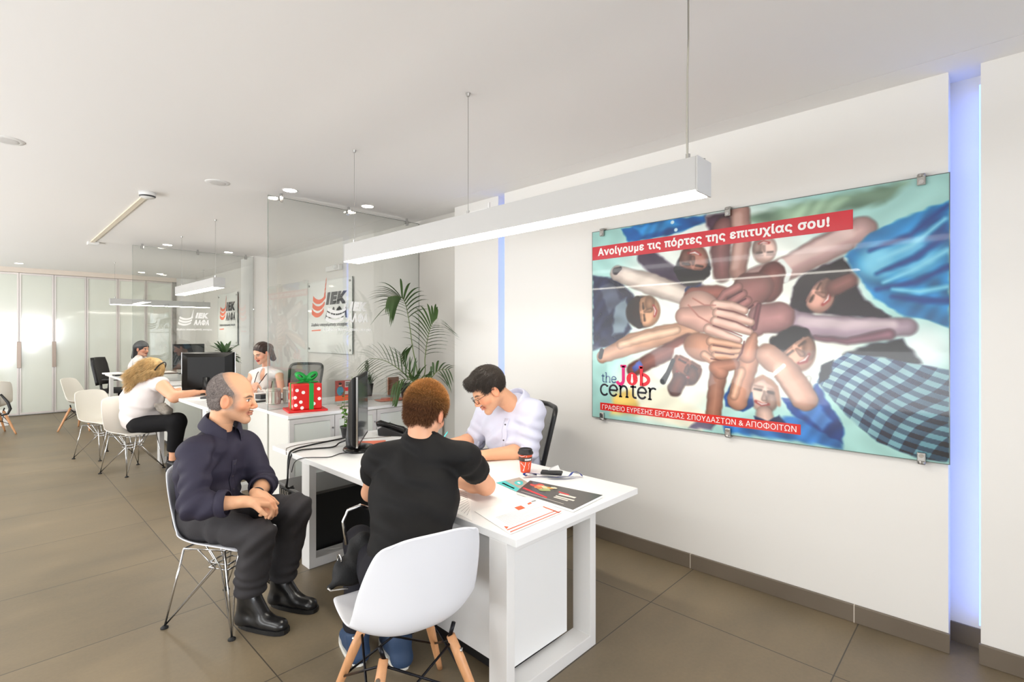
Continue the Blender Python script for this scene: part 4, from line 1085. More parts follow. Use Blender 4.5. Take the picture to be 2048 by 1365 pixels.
for pts, w in (([(-.5, .012), (-.25, .03), (-.05, .05), (.02, .066)], .0022), ([(-.9, .06), (-.5, .05), (-.2, .035), (-.35, .01)], .0018), ([(.5, .02), (.65, .035), (.55, .05), (.7, .06)], .0014),
               ([(-1.1, .100), (-.6, .096), (-.3, .1), (0, .104)], .0022), ([(.1, .094), (.2, .099), (.15, .104)], .0018)):
    m.tube([on_cup(A0 + a, z) for a, z in pts], w * 0.6, 5)
m.build('white_swirl', WHITEP, t)
m = MB()
for k in range(8):
    a = A0 - 0.1 + k * 0.14
    m.add([on_cup(a, .074), on_cup(a + .1, .074), on_cup(a + .11, .084), on_cup(a + .01, .084)], [(0, 1, 2, 3)])
m.build('band_lettering', WHITEP, t)

def booklet(name, label, cat, corners, z, th, m_, lift=0.0):
    """stack of sheets between four corners (counter-clockwise)"""
    t = thing(name, label, cat, (corners[0][0], corners[0][1], z))
    vs = [(x, y, z + 0.0005) for x, y in corners] + [(x, y, z + th) for x, y in corners]
    fs = [(3, 2, 1, 0), (4, 5, 6, 7)] + [(k, (k + 1) % 4, 4 + (k + 1) % 4, 4 + k) for k in range(4)]
    MB().add(vs, fs).build('pages', PAPER, t)
    vs = [(x, y, z + th + 0.0003) for x, y in corners] + [(x, y, z + th + 0.0013) for x, y in corners]
    MB().add(vs, fs).build('cover', m_, t)
    A, B_, C, D = [Vector((x, y, z + th + 0.0017)) for x, y in corners]
    def q(u, v): return A.lerp(B_, u).lerp(D.lerp(C, u), v)
    return t, q
def blob_patch(q, cx, cy, rx, ry, seed, n=14, w=0.35):
    rr = random.Random(seed)
    return [q(cx + rx * math.cos(2 * math.pi * k / n) * (1 + rr.uniform(-w, w)), cy + ry * math.sin(2 * math.pi * k / n) * (1 + rr.uniform(-w, w))) for k in range(n)]
DK = mat('dark_brochure_cover', (62, 56, 52), 0.3, coat=0.2)
# order: u along the spine-to-edge width, v across
t, q = booklet('brochure', 'thick dark brochure with a colourful rider figure on its cover', 'brochure', [(1.842, 1.735), (1.828, 1.372), (2.095, 1.392), (2.035, 1.815)], ZD + 0.0015, 0.011, DK)
for k, (cx, cy, rx, ry, col) in enumerate(((.20, .80, .06, .10, (224, 72, 44)), (.13, .70, .07, .09, (196, 60, 44)), (.28, .72, .10, .09, (214, 206, 160)), (.22, .62, .06, .10, (228, 120, 60)), (.34, .60, .08, .07, (168, 178, 116)), (.36, .74, .05, .05, (238, 150, 40)), (.30, .50, .05, .06, (150, 160, 100)), (.40, .80, .05, .06, (226, 222, 190)))):
    m = MB(); pts = blob_patch(q, cx, cy, rx, ry, k); m.add([p + Vector((0, 0, 0.0002 * k)) for p in pts], [tuple(range(len(pts)))]); m.build('cover_art', mat('cover_art_%d' % k, col, 0.4), t)
m = MB()
for (u0, v0, u1, v1) in ((.56, .50, .80, .58), (.56, .36, .84, .42), (.56, .28, .78, .33), (.06, .10, .80, .115)): m.add([q(u0, v0), q(u1, v0), q(u1, v1), q(u0, v1)], [(0, 1, 2, 3)])
m.build('cover_lettering', mat('cream_print', (220, 214, 204), 0.5), t)
m = MB(); m.add([q(.03, .30), q(.50, .14), q(.50, .20), q(.03, .40)], [(0, 1, 2, 3)]); m.add([q(.52, .62), q(.68, .58), q(.68, .64), q(.52, .68)], [(0, 1, 2, 3)]); m.build('red_stripe', REDP, t)
t, q = booklet('leaflet', 'turquoise leaflet tucked under the dark brochure', 'leaflet', [(1.905, 1.945), (1.868, 1.758), (2.03, 1.83), (2.068, 1.925)], ZD, 0.0008, mat('photo_grey_cover', (170, 158, 146), 0.5, var=0.2, vscale=60))
m = MB(); m.add([q(0, 0), q(1, 0), q(1, .30), q(0, .38)], [(0, 1, 2, 3)]); m.build('turquoise_band', TEAL, t)
m = MB(); pts = blob_patch(q, .62, .66, .26, .20, 3, 20, 0.0); m.add(pts, [tuple(range(20))]); m.build('turquoise_disc', TEAL, t)
m = MB(); m.add([q(.15, .12), q(.8, .1), q(.8, .18), q(.15, .2)], [(0, 1, 2, 3)]); m.add([p + Vector((0, 0, .0004)) for p in (q(.52, .60), q(.72, .60), q(.72, .70), q(.52, .70))], [(0, 1, 2, 3)]); m.build('white_lettering', WHITEP, t)

def sheet(label, corners, z):
    t = thing('paper_form', label, 'paper form', (corners[0][0], corners[0][1], z), 'paper forms on the front desk')
    vs = [(x, y, z + 0.0003) for x, y in corners] + [(x, y, z + 0.0010) for x, y in corners]
    MB().add(vs, [(3, 2, 1, 0), (4, 5, 6, 7)] + [(k, (k + 1) % 4, 4 + (k + 1) % 4, 4 + k) for k in range(4)]).build('paper', PAPER, t)
    A, B_, C, D = [Vector((x, y, z + 0.0022)) for x, y in corners]
    return t, (lambda u, v: A.lerp(B_, u).lerp(D.lerp(C, u), v))
t, q = sheet('printed form with orange border lines at the desk corner', [(1.452, 1.40), (1.80, 1.405), (1.89, 1.66), (1.53, 1.70)], ZD + 0.0016)
m = MB()
for a, b_ in (((.02, .10), (.97, .02)), ((.02, .05), (.97, -.01))): pass
def strip_(q, u0, v0, u1, v1, w):
    d = Vector((u1 - u0, v1 - v0)); n_ = Vector((-d.y, d.x)).normalized() * w / 2
    return [q(u0 + n_.x, v0 + n_.y), q(u1 + n_.x, v1 + n_.y), q(u1 - n_.x, v1 - n_.y), q(u0 - n_.x, v0 - n_.y)]
for s_ in ((.03, .05, .99, .05, .022), (.03, .13, .93, .13, .022), (.93, .02, .86, .42, .026)): m.add(strip_(q, *s_), [(0, 1, 2, 3)])
m.build('orange_border', ORANGE, t)
m = MB(); m.add([q(.50, .58), q(.62, .58), q(.62, .72), q(.50, .72)], [(0, 1, 2, 3)]); m.add([q(.72, .66), q(.80, .68), q(.80, .74), q(.73, .72)], [(0, 1, 2, 3)]); m.add([q(.04, .16), q(.10, .20), q(.06, .26)], [(0, 1, 2)]); m.build('orange_logo', ORANGE, t)
m = MB()
for k in range(9): m.add(strip_(q, .12, .22 + .045 * k, .46 + .2 * ((k * 7) % 3), .22 + .045 * k, .006), [(0, 1, 2, 3)])
m.add(strip_(q, .82, .74, .90, .74, .05), [(0, 1, 2, 3)])
m.build('printed_lines', GREYINK, t)
t, q = sheet('printed form lying under the elbow of the man in black', [(1.445, 1.62), (1.52, 1.715), (1.80, 2.02), (1.50, 2.04)], ZD)
m = MB()
for k in range(10): m.add(strip_(q, .2, .12 + .07 * k, .85, .12 + .07 * k, .008), [(0, 1, 2, 3)])
m.build('printed_lines', GREYINK, t)

t = thing('lanyard', 'blue lanyard bundled with a black holder beside the dark brochure', 'lanyard', (2.2, 1.75, ZD))
m = MB(); rr = random.Random(4)
for pts in ([(2.09, 1.885, .008), (2.07, 1.90, .02), (2.10, 1.91, .03), (2.15, 1.86, .014), (2.22, 1.80, .010)], [(2.18, 1.76, .008), (2.21, 1.74, .02), (2.24, 1.70, .010), (2.28, 1.72, .035), (2.31, 1.69, .028), (2.30, 1.66, .010)], [(2.15, 1.80, .010), (2.20, 1.73, .012), (2.27, 1.69, .012)]):
    P_ = [Vector((x, y, ZD + z)) for x, y, z in pts]; rows = []
    for i, p in enumerate(P_):
        tt = (P_[min(i + 1, len(P_) - 1)] - P_[max(i - 1, 0)]).normalized(); sd = tt.cross(Vector((0.3, 0.2, 1))).normalized()
        rows.append([p - sd * 0.014, p + sd * 0.014])
    m.grid(rows)
o = m.build('ribbon', mat('blue_ribbon', (30, 54, 132), 0.6), t, True, solid=0.002)
o.modifiers.new('s', 'SUBSURF').render_levels = 2
m = MB(); m.cbox((2.20, 1.80, ZD + 0.026), (0.055, 0.12, 0.016), Matrix.Rotation(R(32), 3, 'Z')); m.build('badge_holder', BLACKP, t, bevel=0.005)
m = MB(); m.add([(2.19, 1.82, ZD + .036), (2.24, 1.77, ZD + .036), (2.245, 1.79, ZD + .062), (2.215, 1.815, ZD + .05)], [(0, 1, 2, 3)]); m.build('plastic_sleeve', mat('grey_plastic_sleeve', (165, 165, 168), 0.2), t, solid=0.002)
m = MB(); m.tube([(2.085, 1.895, ZD + .018), (2.11, 1.88, ZD + .016), (2.14, 1.86, ZD + .014)], 0.006, 8); m.build('clasp', CHROME, t, True)

# desk telephone
t = thing('desk_phone', 'black desk telephone at the far end of the front desk', 'telephone', (2.28, 3.50, ZD))
Mz = Matrix.Rotation(R(40), 3, 'Z'); o_ = Vector((2.28, 3.50, ZD))
def F3(x, y, z): return o_ + Mz @ Vector((x, y, z))
prof = [(-.10, .004), (.10, .004), (.105, .055), (.06, .075), (-.10, .022)]
m = MB(); vs = [F3(x, y, z) for x in (-.10, .10) for y, z in prof]; n = 5
m.add(vs, [tuple(range(4, -1, -1)), tuple(range(5, 10))] + [(k, (k + 1) % 5, 5 + (k + 1) % 5, 5 + k) for k in range(5)]); m.build('base', BLACKP, t, bevel=0.006)
m = MB(); m.tube([F3(-.07, .115, .088), F3(-.07, .09, .098), F3(-.07, 0.0, .078), F3(-.07, -.09, .052), F3(-.07, -.115, .040)], [.022, .026, .017, .025, .020], 12); m.build('handset', BLACKG, t, True)
k_ = MB()
for i in range(4):
    for j in range(3): k_.cbox(F3(0.0 + .028 * j, -.05 + .026 * i, .040 + .0075 * i), (.018, .014, .006), Mz)
k_.build('keypad', DARKG, t)
m = MB(); m.cbox(F3(.03, .068, .077), (.09, .035, .006), Mz @ Matrix.Rotation(R(-20), 3, 'X')); m.build('display', mat('lcd_display', (120, 130, 118), 0.2), t)
# red note pad under the monitor
m = MB(); m.cbox((1.955, 3.31, ZD + 0.0035), (0.21, 0.16, 0.006), Matrix.Rotation(R(-35), 3, 'Z')); tag(m.build('note_pad', mat('salmon_paper', (226, 120, 92), 0.6)), 'salmon red note pad lying in front of the edge-on monitor', 'note pad')
# vine in a nursery pot
def leafy(m, c, n, L0, L1, w, seed, up=0.3, zspread=0.2):
    rr = random.Random(seed)
    for i in range(n):
        a = rr.uniform(0, 2 * math.pi); l = rr.uniform(L0, L1); z = c[2] + rr.uniform(0, zspread)
        d = Vector((math.cos(a), math.sin(a), rr.uniform(-.4, up))); s0 = Vector((c[0], c[1], z)) + d * 0.012
        m.leaf(s0, s0 + d * l, w * rr.uniform(.7, 1.2), (-d.y, d.x, rr.uniform(-.5, .5)), rr.uniform(0, .03), 4)
t = thing('potted_vine', 'small green climbing plant in a black pot behind the edge-on monitor', 'potted plant', (1.955, 3.655, ZD))
MB().lathe((1.955, 3.655, ZD), [(0.034, 0.0), (0.036, 0.002), (0.05, 0.075), (0.054, 0.075), (0.054, 0.088), (0.047, 0.088), (0.045, 0.07), (0.0, 0.068)], 20).build('pot', POTB, t, True)
m = MB(); m.lathe((1.955, 3.655, ZD), [(0.0, 0.0705), (0.044, 0.0705)], 16); m.build('soil', SOIL, t)
st = MB(); lf = MB(); rr = random.Random(11)
for k in range(5):
    a = rr.uniform(0, 6.28); top = 0.20 + 0.05 * k
    pts = [Vector((1.955 + .02 * math.cos(a) * (1 + f), 3.655 + .02 * math.sin(a) * (1 + f), ZD + .07 + top * f)) + Vector((.012 * math.sin(5 * f + k), .012 * math.cos(4 * f + k), 0)) for f in (0, .25, .5, .75, 1)]
    st.tube(pts, .0022, 5)
    for f in range(12):
        p = pts[min(4, int(f / 3))].lerp(pts[min(4, int(f / 3) + 1)], (f % 3) / 3); b_ = rr.uniform(0, 6.28); d = Vector((math.cos(b_), math.sin(b_), rr.uniform(-.5, .3)))
        lf.leaf(p, p + d * rr.uniform(.028, .05), rr.uniform(.018, .028), (-d.y, d.x, .3), .008, 4)
st.build('stem', STEM, t, True); lf.build('leaves', LEAFB, t, True)
# cables
def cable(label, pts, r_, m_=None):
    P_ = [Vector(p) for p in pts]; out = []
    for i in range(len(P_) - 1):
        a, b_, c_, d = P_[max(i - 1, 0)], P_[i], P_[i + 1], P_[min(i + 2, len(P_) - 1)]
        for k in range(6):
            f = k / 6; out.append(0.5 * (2 * b_ + (c_ - a) * f + (2 * a - 5 * b_ + 4 * c_ - d) * f * f + (3 * b_ - a - 3 * c_ + d) * f ** 3))
    out.append(P_[-1])
    tag(MB().tube(out, r_, 7).build('cable', m_ or BLACKP, smooth=True), label, 'cable', 'cables of the front desk')
cable('thick black cable running from the potted vine over the desk edge', [(1.90, 3.52, ZD + .03), (1.80, 3.56, ZD + .014), (1.60, 3.53, ZD + .012), (1.46, 3.47, ZD + .012), (1.418, 3.445, ZD - .02), (1.413, 3.45, ZD - .16), (1.418, 3.47, .46), (1.47, 3.50, .455)], .0065)
cable('black cable with a plug looping from the edge-on monitor base', [(1.80, 3.36, ZD + .045), (1.77, 3.42, ZD + .02), (1.70, 3.38, ZD + .007), (1.58, 3.43, ZD + .006), (1.47, 3.435, ZD + .008), (1.420, 3.43, ZD - .03), (1.405, 3.44, ZD - .18), (1.408, 3.46, .47), (1.46, 3.46, .452)], .0055)
cable('thin cable crossing to the left desk edge in front of the monitor', [(1.79, 3.10, ZD + .004), (1.66, 3.17, ZD + .004), (1.55, 3.13, ZD + .004), (1.45, 3.20, ZD + .006), (1.425, 3.28, ZD - .01), (1.42, 3.36, ZD - .05), (1.418, 3.40, ZD - .12)], .003)
cable('thin grey cable along the rear of the front desk', [(2.20, 3.42, ZD + .004), (2.0, 3.50, ZD + .004), (1.75, 3.62, ZD + .004), (1.58, 3.64, ZD + .004), (1.475, 3.60, ZD + .004), (1.44, 3.54, ZD + .004), (1.424, 3.50, ZD - .02)], .0025, mat('grey_flex', (120, 112, 104), 0.5))
cable('pale cable lying on the foot of the far desk leg', [(1.56, 3.22, .075), (1.66, 3.19, .066), (1.80, 3.21, .07), (1.95, 3.2, .066), (2.02, 3.22, .10)], .004, mat('pale_flex', (196, 194, 190), 0.5))

# ------------------------------------------------------------------ things on the low cabinets
ZK = 0.845
t = thing('gift_box', 'red polka-dot gift box with green bow on the front cabinet', 'gift box', (1.93, 4.33, ZK))
Mg = Matrix.Rotation(R(-13), 3, 'Z'); g0 = Vector((1.925, 4.335, ZK))
def G3(x, y, z): return g0 + Mg @ Vector((x, y, z))
m = MB(); m.cbox(G3(0, 0, .009), (.315, .29, .017), Mg); m.build('base_board', REDBOX, t, bevel=.004)
dots = MB(); dots.cbox(G3(.0, .0, .1275), (.235, .215, .22), Mg); dots.cur = 1
def dot(face, u, v, r_):
    for rr_, dz in ((r_, .0), (r_ * .45, .0018)):
        pts = []
        for k in range(14):
            a = 2 * math.pi * k / 14; x, z = u + rr_ * math.cos(a), v + rr_ * math.sin(a)
            pts.append(G3(x, -.1078 - dz, z) if face == 'f' else (G3(-.1178 - dz, x, z) if face == 'l' else (G3(.1178 + dz, x, z))))
        cc = sum(pts, Vector()) / 14
        dots.add(pts, [tuple(range(14))])
for u, v in ((-.085, .185), (-.035, .165), (.035, .15), (.090, .19), (-.055, .085), (-.095, .06), (-.045, .035), (.05, .065), (.095, .105), (-.1, .125)): dot('f', u, v, .0145)
for u, v in ((-.08, .19), (-.085, .12), (-.08, .05), (.08, .16), (.07, .08), (.02, .2)): dot('l', u, v, .0145)
for u, v in ((-.07, .18), (0.02, .1), (.06, .05), (-.05, .06)): dot('r', u, v, .0145)
dots.build('box', [REDBOX, WHITEP], t, bevel=.010, seg=3)
m = MB()
m.cbox(G3(.03, -.1085, .1275), (.036, .003, .222), Mg); m.cbox(G3(-.1185, .0, .1275), (.003, .036, .222), Mg); m.cbox(G3(.03, 0, .2385), (.036, .219, .003), Mg); m.cbox(G3(0, 0, .2388), (.238, .036, .003), Mg); m.cbox(G3(.03, .1085, .1275), (.036, .003, .222), Mg)
m.build('ribbon', GREENR, t)
BOW = (G3, Mg, t)   # the bow itself is modelled with the soft shapes below

t = thing('flyer_stand', 'clear stand holding a red flyer with a photo, right of the gift box', 'flyer stand', (2.33, 4.47, ZK))
MB().box((2.265, 4.468, ZK + .004), (2.425, 4.472, ZK + .225)).build('acrylic_sheet', ACRYL, t)
m = MB(); m.box((2.265, 4.44, ZK + .0005), (2.425, 4.50, ZK + .0035)); m.build('foot', ACRYL, t)
fx, fy = Vector((1, 0, 0)), Vector((0, 0, 1))
def flat(name, x0, z0, x1, z1, m_, dy=0.0): MB().add([(x0, 4.4655 - dy, z0), (x1, 4.4655 - dy, z0), (x1, 4.4655 - dy, z1), (x0, 4.4655 - dy, z1)], [(0, 1, 2, 3)]).build(name, m_, t)
flat('flyer_paper', 2.268, ZK + .03, 2.422, ZK + .222, mat('flyer_photo', (150, 70, 62), 0.5, var=.5, vscale=40))
flat('flyer_footer', 2.268, ZK + .03, 2.422, ZK + .078, ORANGE, .0003)
flat('flyer_panel', 2.366, ZK + .09, 2.422, ZK + .215, mat('grey_flyer_panel', (190, 180, 176), 0.5), .0003)
flat('flyer_panel', 2.366, ZK + .12, 2.422, ZK + .155, REDP, .0006)
for nm, x, z, rx, rz, cc in (('photo_shirt', 2.318, .125, .034, .045, (70, 130, 150)), ('photo_face', 2.318, .178, .014, .018, (214, 160, 130)), ('photo_hair', 2.317, .192, .017, .012, (40, 32, 32))):
    MB().add([(x + rx * math.cos(k * .524), 4.4645 - (.0004 if 'hair' in nm else 0), ZK + z + rz * math.sin(k * .524)) for k in range(12)], [tuple(range(12))]).build(nm, mat(nm, cc, .5), t)
lettering('flyer_lettering', 'INSIDE', WHITEP, t, (2.372, 4.464, ZK + .19), fx, fy, .045, .018, .12) if False else None
m = MB()
for k in range(3): m.box((2.372, 4.4640, ZK + .166 + .014 * k), (2.415, 4.4645, ZK + .174 + .014 * k))
m.build('flyer_lines', INK, t)

def magazines(label, c, rz, cols, z):
    for i, (dx, dy, a, cc) in enumerate(cols):
        m = MB(); m.cbox((c[0] + dx, c[1] + dy, z + .0025 + .005 * i), (.21, .15, .0045), Matrix.Rotation(R(rz + a), 3, 'Z'))
        tag(m.build('magazine', mat('magazine_cover_%d' % i, cc, .35, var=.45, vscale=25)), label % ('lowest', 'middle', 'topmost')[i], 'magazine', 'magazines on the front cabinet')
magazines('%s magazine fanned on the front cabinet left of the palm', (2.79, 4.36), -20, ((.03, -.02, 0, (120, 96, 80)), (-.02, .01, 12, (206, 120, 90)), (.04, .03, -14, (226, 110, 84))), ZK)
t = thing('brochure_holder', 'clear brochure holder with orange leaflets beside the palm', 'brochure holder', (3.02, 4.66, ZK))
MB().box((2.96, 4.64, ZK), (3.10, 4.70, ZK + .012)).build('base', ACRYL, t); MB().box((2.96, 4.695, ZK + .0122), (3.10, 4.70, ZK + .22)).build('back_sheet', ACRYL, t)
MB().box((2.965, 4.66, ZK + .013), (3.095, 4.675, ZK + .20)).build('leaflet_stack', mat('orange_leaflet', (216, 140, 110), .5), t)

# grass-like artificial plant in a grey pot
t = thing('potted_grass', 'spiky grass plant with a cone spike in a dark pot behind the glass', 'potted plant', (2.83, 4.86, ZK))
c = (2.83, 4.86, ZK)
MB().lathe(c, [(0.05, 0.0), (0.066, 0.125), (0.07, 0.13), (0.062, 0.13), (0.058, .115), (0.0, .113)], 20).build('pot', POTB, t, True)
m = MB(); rr = random.Random(5)
for i in range(110):
    a = rr.uniform(0, 6.28); ti = rr.uniform(.1, .8); l = rr.uniform(.1, .2); d = Vector((math.cos(a) * ti, math.sin(a) * ti, 1)).normalized()
    p = Vector(c) + Vector((math.cos(a) * .04 * ti, math.sin(a) * .04 * ti, .11)); m.leaf(p, p + d * l, .007, (-d.y, d.x, 0), .03 * ti, 3)
m.build('blades', LEAFD, t, True)
m = MB(); m.tube([Vector(c) + Vector((0.0, 0, .11)), Vector(c) + Vector((0, 0, .27))], .004, 6); m.build('stalk', STEM, t)
m = MB()
for i in range(160):
    z = rr.uniform(.25, .37); a = rr.uniform(0, 6.28); r_ = .026 * math.sin(math.pi * min(1, (z - .24) / .14)) + .004; p = Vector(c) + Vector((math.cos(a) * r_ * .4, math.sin(a) * r_ * .4, z))
    m.leaf(p, p + Vector((math.cos(a) * r_ * .7, math.sin(a) * r_ * .7, .016)), .009, (-math.sin(a), math.cos(a), 0), 0, 2)
m.build('flower_spike', mat('grey_green_spike', (84, 92, 72), .6), t, True)

# palm
t = thing('potted_palm', 'tall potted palm with arching fronds on the front cabinet', 'palm', (2.98, 4.27, ZK))
c = (2.98, 4.26, ZK)
MB().lathe(c, [(0.09, 0.0), (0.12, 0.15), (0.125, 0.16), (0.115, 0.16), (0.11, .14), (0.0, .138)], 24).build('pot', POTB, t, True)
m = MB(); m.lathe(c, [(0.0, .1405), (.109, .1405)], 20); m.build('soil', SOIL, t)
rr = random.Random(2)
for fi, (pts, f0, n, LL, droop) in enumerate(FRONDS):
    n = int(n * .66); LL *= 1.15
    P_ = [Vector((c[0] + .02 * math.cos(fi * 1.1), c[1] + .02 * math.sin(fi * 1.1), ZK + .13))] + [Vector(p) for p in pts[1:]]
    out = []
    for i in range(len(P_) - 1):
        a, b_, c_, d = P_[max(i - 1, 0)], P_[i], P_[i + 1], P_[min(i + 2, len(P_) - 1)]
        for k in range(8):
            f = k / 8; out.append(0.5 * (2 * b_ + (c_ - a) * f + (2 * a - 5 * b_ + 4 * c_ - d) * f * f + (3 * b_ - a - 3 * c_ + d) * f ** 3))
    out.append(P_[-1]); N_ = len(out)
    fr = MB().tube(out, [.0065 * (1 - .75 * i / N_) for i in range(N_)], 6).build('frond', STEM, t, True)
    m = MB()
    for k in range(n):
        f = f0 + (1 - f0) * (k + .5) / n; x = f * (N_ - 1); i = min(int(x), N_ - 2); p = out[i].lerp(out[i + 1], x - i)
        tg = (out[min(i + 2, N_ - 1)] - out[max(i - 1, 0)]).normalized()
        face_ = Vector((.72, .55, -.35 + .25 * math.sin(fi * 2.1)))   # the blades of one frond lie roughly in one plane
        sd = tg.cross(face_).normalized()
        prof = math.sin(math.pi * min(1, .18 + .82 * (k + .5) / n)) ** .6
        for s in (-1, 1):
            l = LL * (0.35 + .75 * prof) * rr.uniform(.85, 1.1) * .95
            d0 = (tg * (.62 + .7 * (k / n)) + sd * s * .95 + Vector((0, 0, .12))).normalized()
            rows = []; w = .016 + .007 * prof
            prev = p
            for q_ in range(7):
                u = q_ / 6; pos = p + d0 * l * u + Vector((0, 0, -1)) * droop * l * .75 * u * u
                ww = w * math.sin(math.pi * min(1, .15 + .85 * u)) ** .8 * .5 + .0004
                nn = (d0 * 1.0 + Vector((0, 0, -1)) * droop * u).normalized(); wd = nn.cross(Vector((0.2, 0.1, 1))).normalized()
                rows.append((pos - wd * ww, pos + wd * ww))
            # keep the blades clear of the wall
            rows = [tuple(Vector((min(v.x, 3.15 if v.y < 3.9 else 3.26), min(v.y, 4.535), max(v.z, ZK + .01))) for v in r_) for r_ in rows]
            m.grid(rows)
    m.build('leaflets', LEAF, fr, True)

# glass storage jars
def jar(label, x, y, r_):
    t = thing('glass_jar', label, 'jar', (x, y, ZK), 'round glass jars on the cabinet')
    MB().lathe((x, y, ZK), [(0.0, .002), (r_, .002), (r_ * 1.02, .01), (r_ * .97, .02), (r_ * .97, .115), (r_, .12)], 24).build('glass_body', mat('jar_glass', (222, 221, 212), .1, coat=.4), t, True)
    MB().lathe((x, y, ZK), [(r_ * 1.05, .1205), (r_ * 1.05, .138), (r_ * .9, .146), (0.0, .148)], 24).build('lid', mat('jar_lid', (206, 204, 192), .3, .2), t, True)
    m = MB()
    for k in range(14):
        a = k * .449; m.cyl((x + r_ * 1.0 * math.cos(a), y + r_ * math.sin(a), ZK + .012), (x + r_ * math.cos(a), y + r_ * math.sin(a), ZK + .112), .004, n=6)
    m.build('ribs', mat('jar_rib', (206, 203, 192), .3), t, True)
jar('round ribbed glass jar left of the gift box, nearer the glass edge', 1.895, 4.95, .062)
jar('round ribbed glass jar half hidden behind the gift box', 2.05, 4.95, .062)

# leafy plant before the rear glass
t = thing('potted_leafy_plant', 'leafy green plant rising behind the rear view monitor', 'potted plant', (2.42, 8.1, ZK))
c = Vector((2.42, 8.1, ZK))
MB().lathe(c, [(0.06, 0.0), (0.085, 0.14), (0.09, 0.145), (0.08, 0.145), (0.075, .13), (0.0, .128)], 18).build('pot', POTB, t, True)
m = MB(); rr = random.Random(8)
for i in range(46):
    a = rr.uniform(0, 6.28); el = rr.uniform(.1, 1.2); l = rr.uniform(.2, .33); d = Vector((math.cos(a) * math.cos(el), math.sin(a) * math.cos(el), math.sin(el)))
    p = c + Vector((0, 0, .28 + .1 * math.sin(el))); m.tube([c + Vector((0, 0, .13)), p], .003, 5)
    m.leaf(p, p + d * l, .055, (-d.y, d.x, rr.uniform(-.3, .3)), .12 * math.cos(el) + .03, 6)
m.build('leaves', mat('glossy_leaf', (70, 98, 62), .3, var=.35, vscale=8, coat=.2), t, True)
# desk clutter of the second and third desk
m = MB(); m.cbox((2.02, 8.12, ZK + .075), (.10, .09, .15)); tag(m.build('desk_speaker', mat('charcoal_plastic', (60, 62, 66), .5), bevel=.012), 'dark grey desk speaker left of the rear-view monitor', 'speaker')
t = thing('picture_card', 'standing dark blue card with a white house-shaped patch beside the speaker', 'card', (2.05, 7.96, ZK))
m = MB(); m.cbox((2.085, 7.97, ZK + .068), (.17, .012, .135), Matrix.Rotation(R(-20), 3, 'Z')); m.build('board', mat('dark_blue_card', (40, 36, 66), .4), t, bevel=.002)
Mc = Matrix.Rotation(R(-20), 3, 'Z')
m = MB(); m.add([Vector((2.085, 7.97, ZK + .068)) + Mc @ Vector((x, -.0075, z)) for x, z in ((-.05, -.05), (.06, -.05), (.06, .03), (.015, .05), (-.05, .0))], [(0, 1, 2, 3, 4)]); m.build('white_patch', PAPER, t)
def slabthing(name, label, cat, c, size, rz, m_, group=None):
    tag(MB().cbox((c[0], c[1], c[2] + size[2] / 2), size, Matrix.Rotation(R(rz), 3, 'Z')).build(name, m_), label, cat, group)
Z2 = 0.836
slabthing('keyboard', 'dark keyboard on the second desk under the blonde woman\'s hand', 'keyboard', (1.70, 6.02, Z2), (.36, .13, .018), 50, DARKG)
slabthing('paper_sheet', 'white sheet under the hand of the blonde woman', 'paper', (1.56, 5.92, Z2), (.21, .297, .001), 20, PAPER, 'papers on the rear desks')
slabthing('paper_stack', 'stack of white papers on the second desk near its front corner', 'paper', (1.66, 5.45, Z2), (.21, .297, .012), 8, PAPER, 'papers on the rear desks')
slabthing('stapler_box', 'dark box on the second desk in front of the woman with lanyard', 'box', (2.03, 5.52, Z2), (.16, .10, .045), 10, DARKG)
slabthing('folder', 'white folder lying on the second desk beside the dark box', 'folder', (2.15, 5.75, Z2), (.25, .32, .02), -15, LAM)
slabthing('black_folder', 'thin black folder along the edge of the second desk', 'folder', (1.98, 5.28, Z2), (.34, .10, .008), 4, BLACKP)
for i, (x, y, a, lb) in enumerate(((1.50, 10.75, 10, 'leftmost white papers on the far desk, sticking over its edge'), (1.70, 10.5, -8, 'white papers on the far desk in front of the black-haired woman'), (1.95, 10.35, 20, 'white papers on the far desk left of its monitor'))):
    slabthing('paper_stack', lb, 'paper', (x, y, Z2), (.22, .31, .012 + .01 * (i == 0)), a, PAPER, 'papers on the rear desks')
slabthing('dark_tray', 'flat dark tray at the left end of the far desk', 'tray', (1.55, 10.25, Z2), (.24, .16, .02), 5, BLACKP)
slabthing('black_folder', 'black folder on the far desk just left of its monitor', 'folder', (2.15, 10.2, Z2), (.30, .2, .012), -5, BLACKP)
t = thing('pen', 'turquoise pen in the hand of the man with glasses', 'pen', (2.07, 2.66, .76))
MB().tube([(2.055, 2.675, .735), (2.062, 2.667, .75), (2.11, 2.61, .86)], [.001, .0042, .0042], 8).build('barrel', TEAL, t, True)
t = thing('pen', 'black pen held by the woman with lanyard', 'pen', (2.12, 5.6, .9))
MB().tube([(2.07, 5.53, .86), (2.09, 5.55, .89), (2.13, 5.60, 1.0)], [.001, .005, .005], 8).build('barrel', BLACKP, t, True)
slabthing('paper_sheet', 'white sheet the man with glasses writes on', 'paper', (1.98, 2.62, ZD), (.21, .297, .0008), 30, PAPER, 'papers on the front desk')

# bag on the lap side of the man in black
t = thing('handbag', 'black leather bag with silver zip beside the thigh of the man in black', 'bag', (1.02, 1.95, .4))
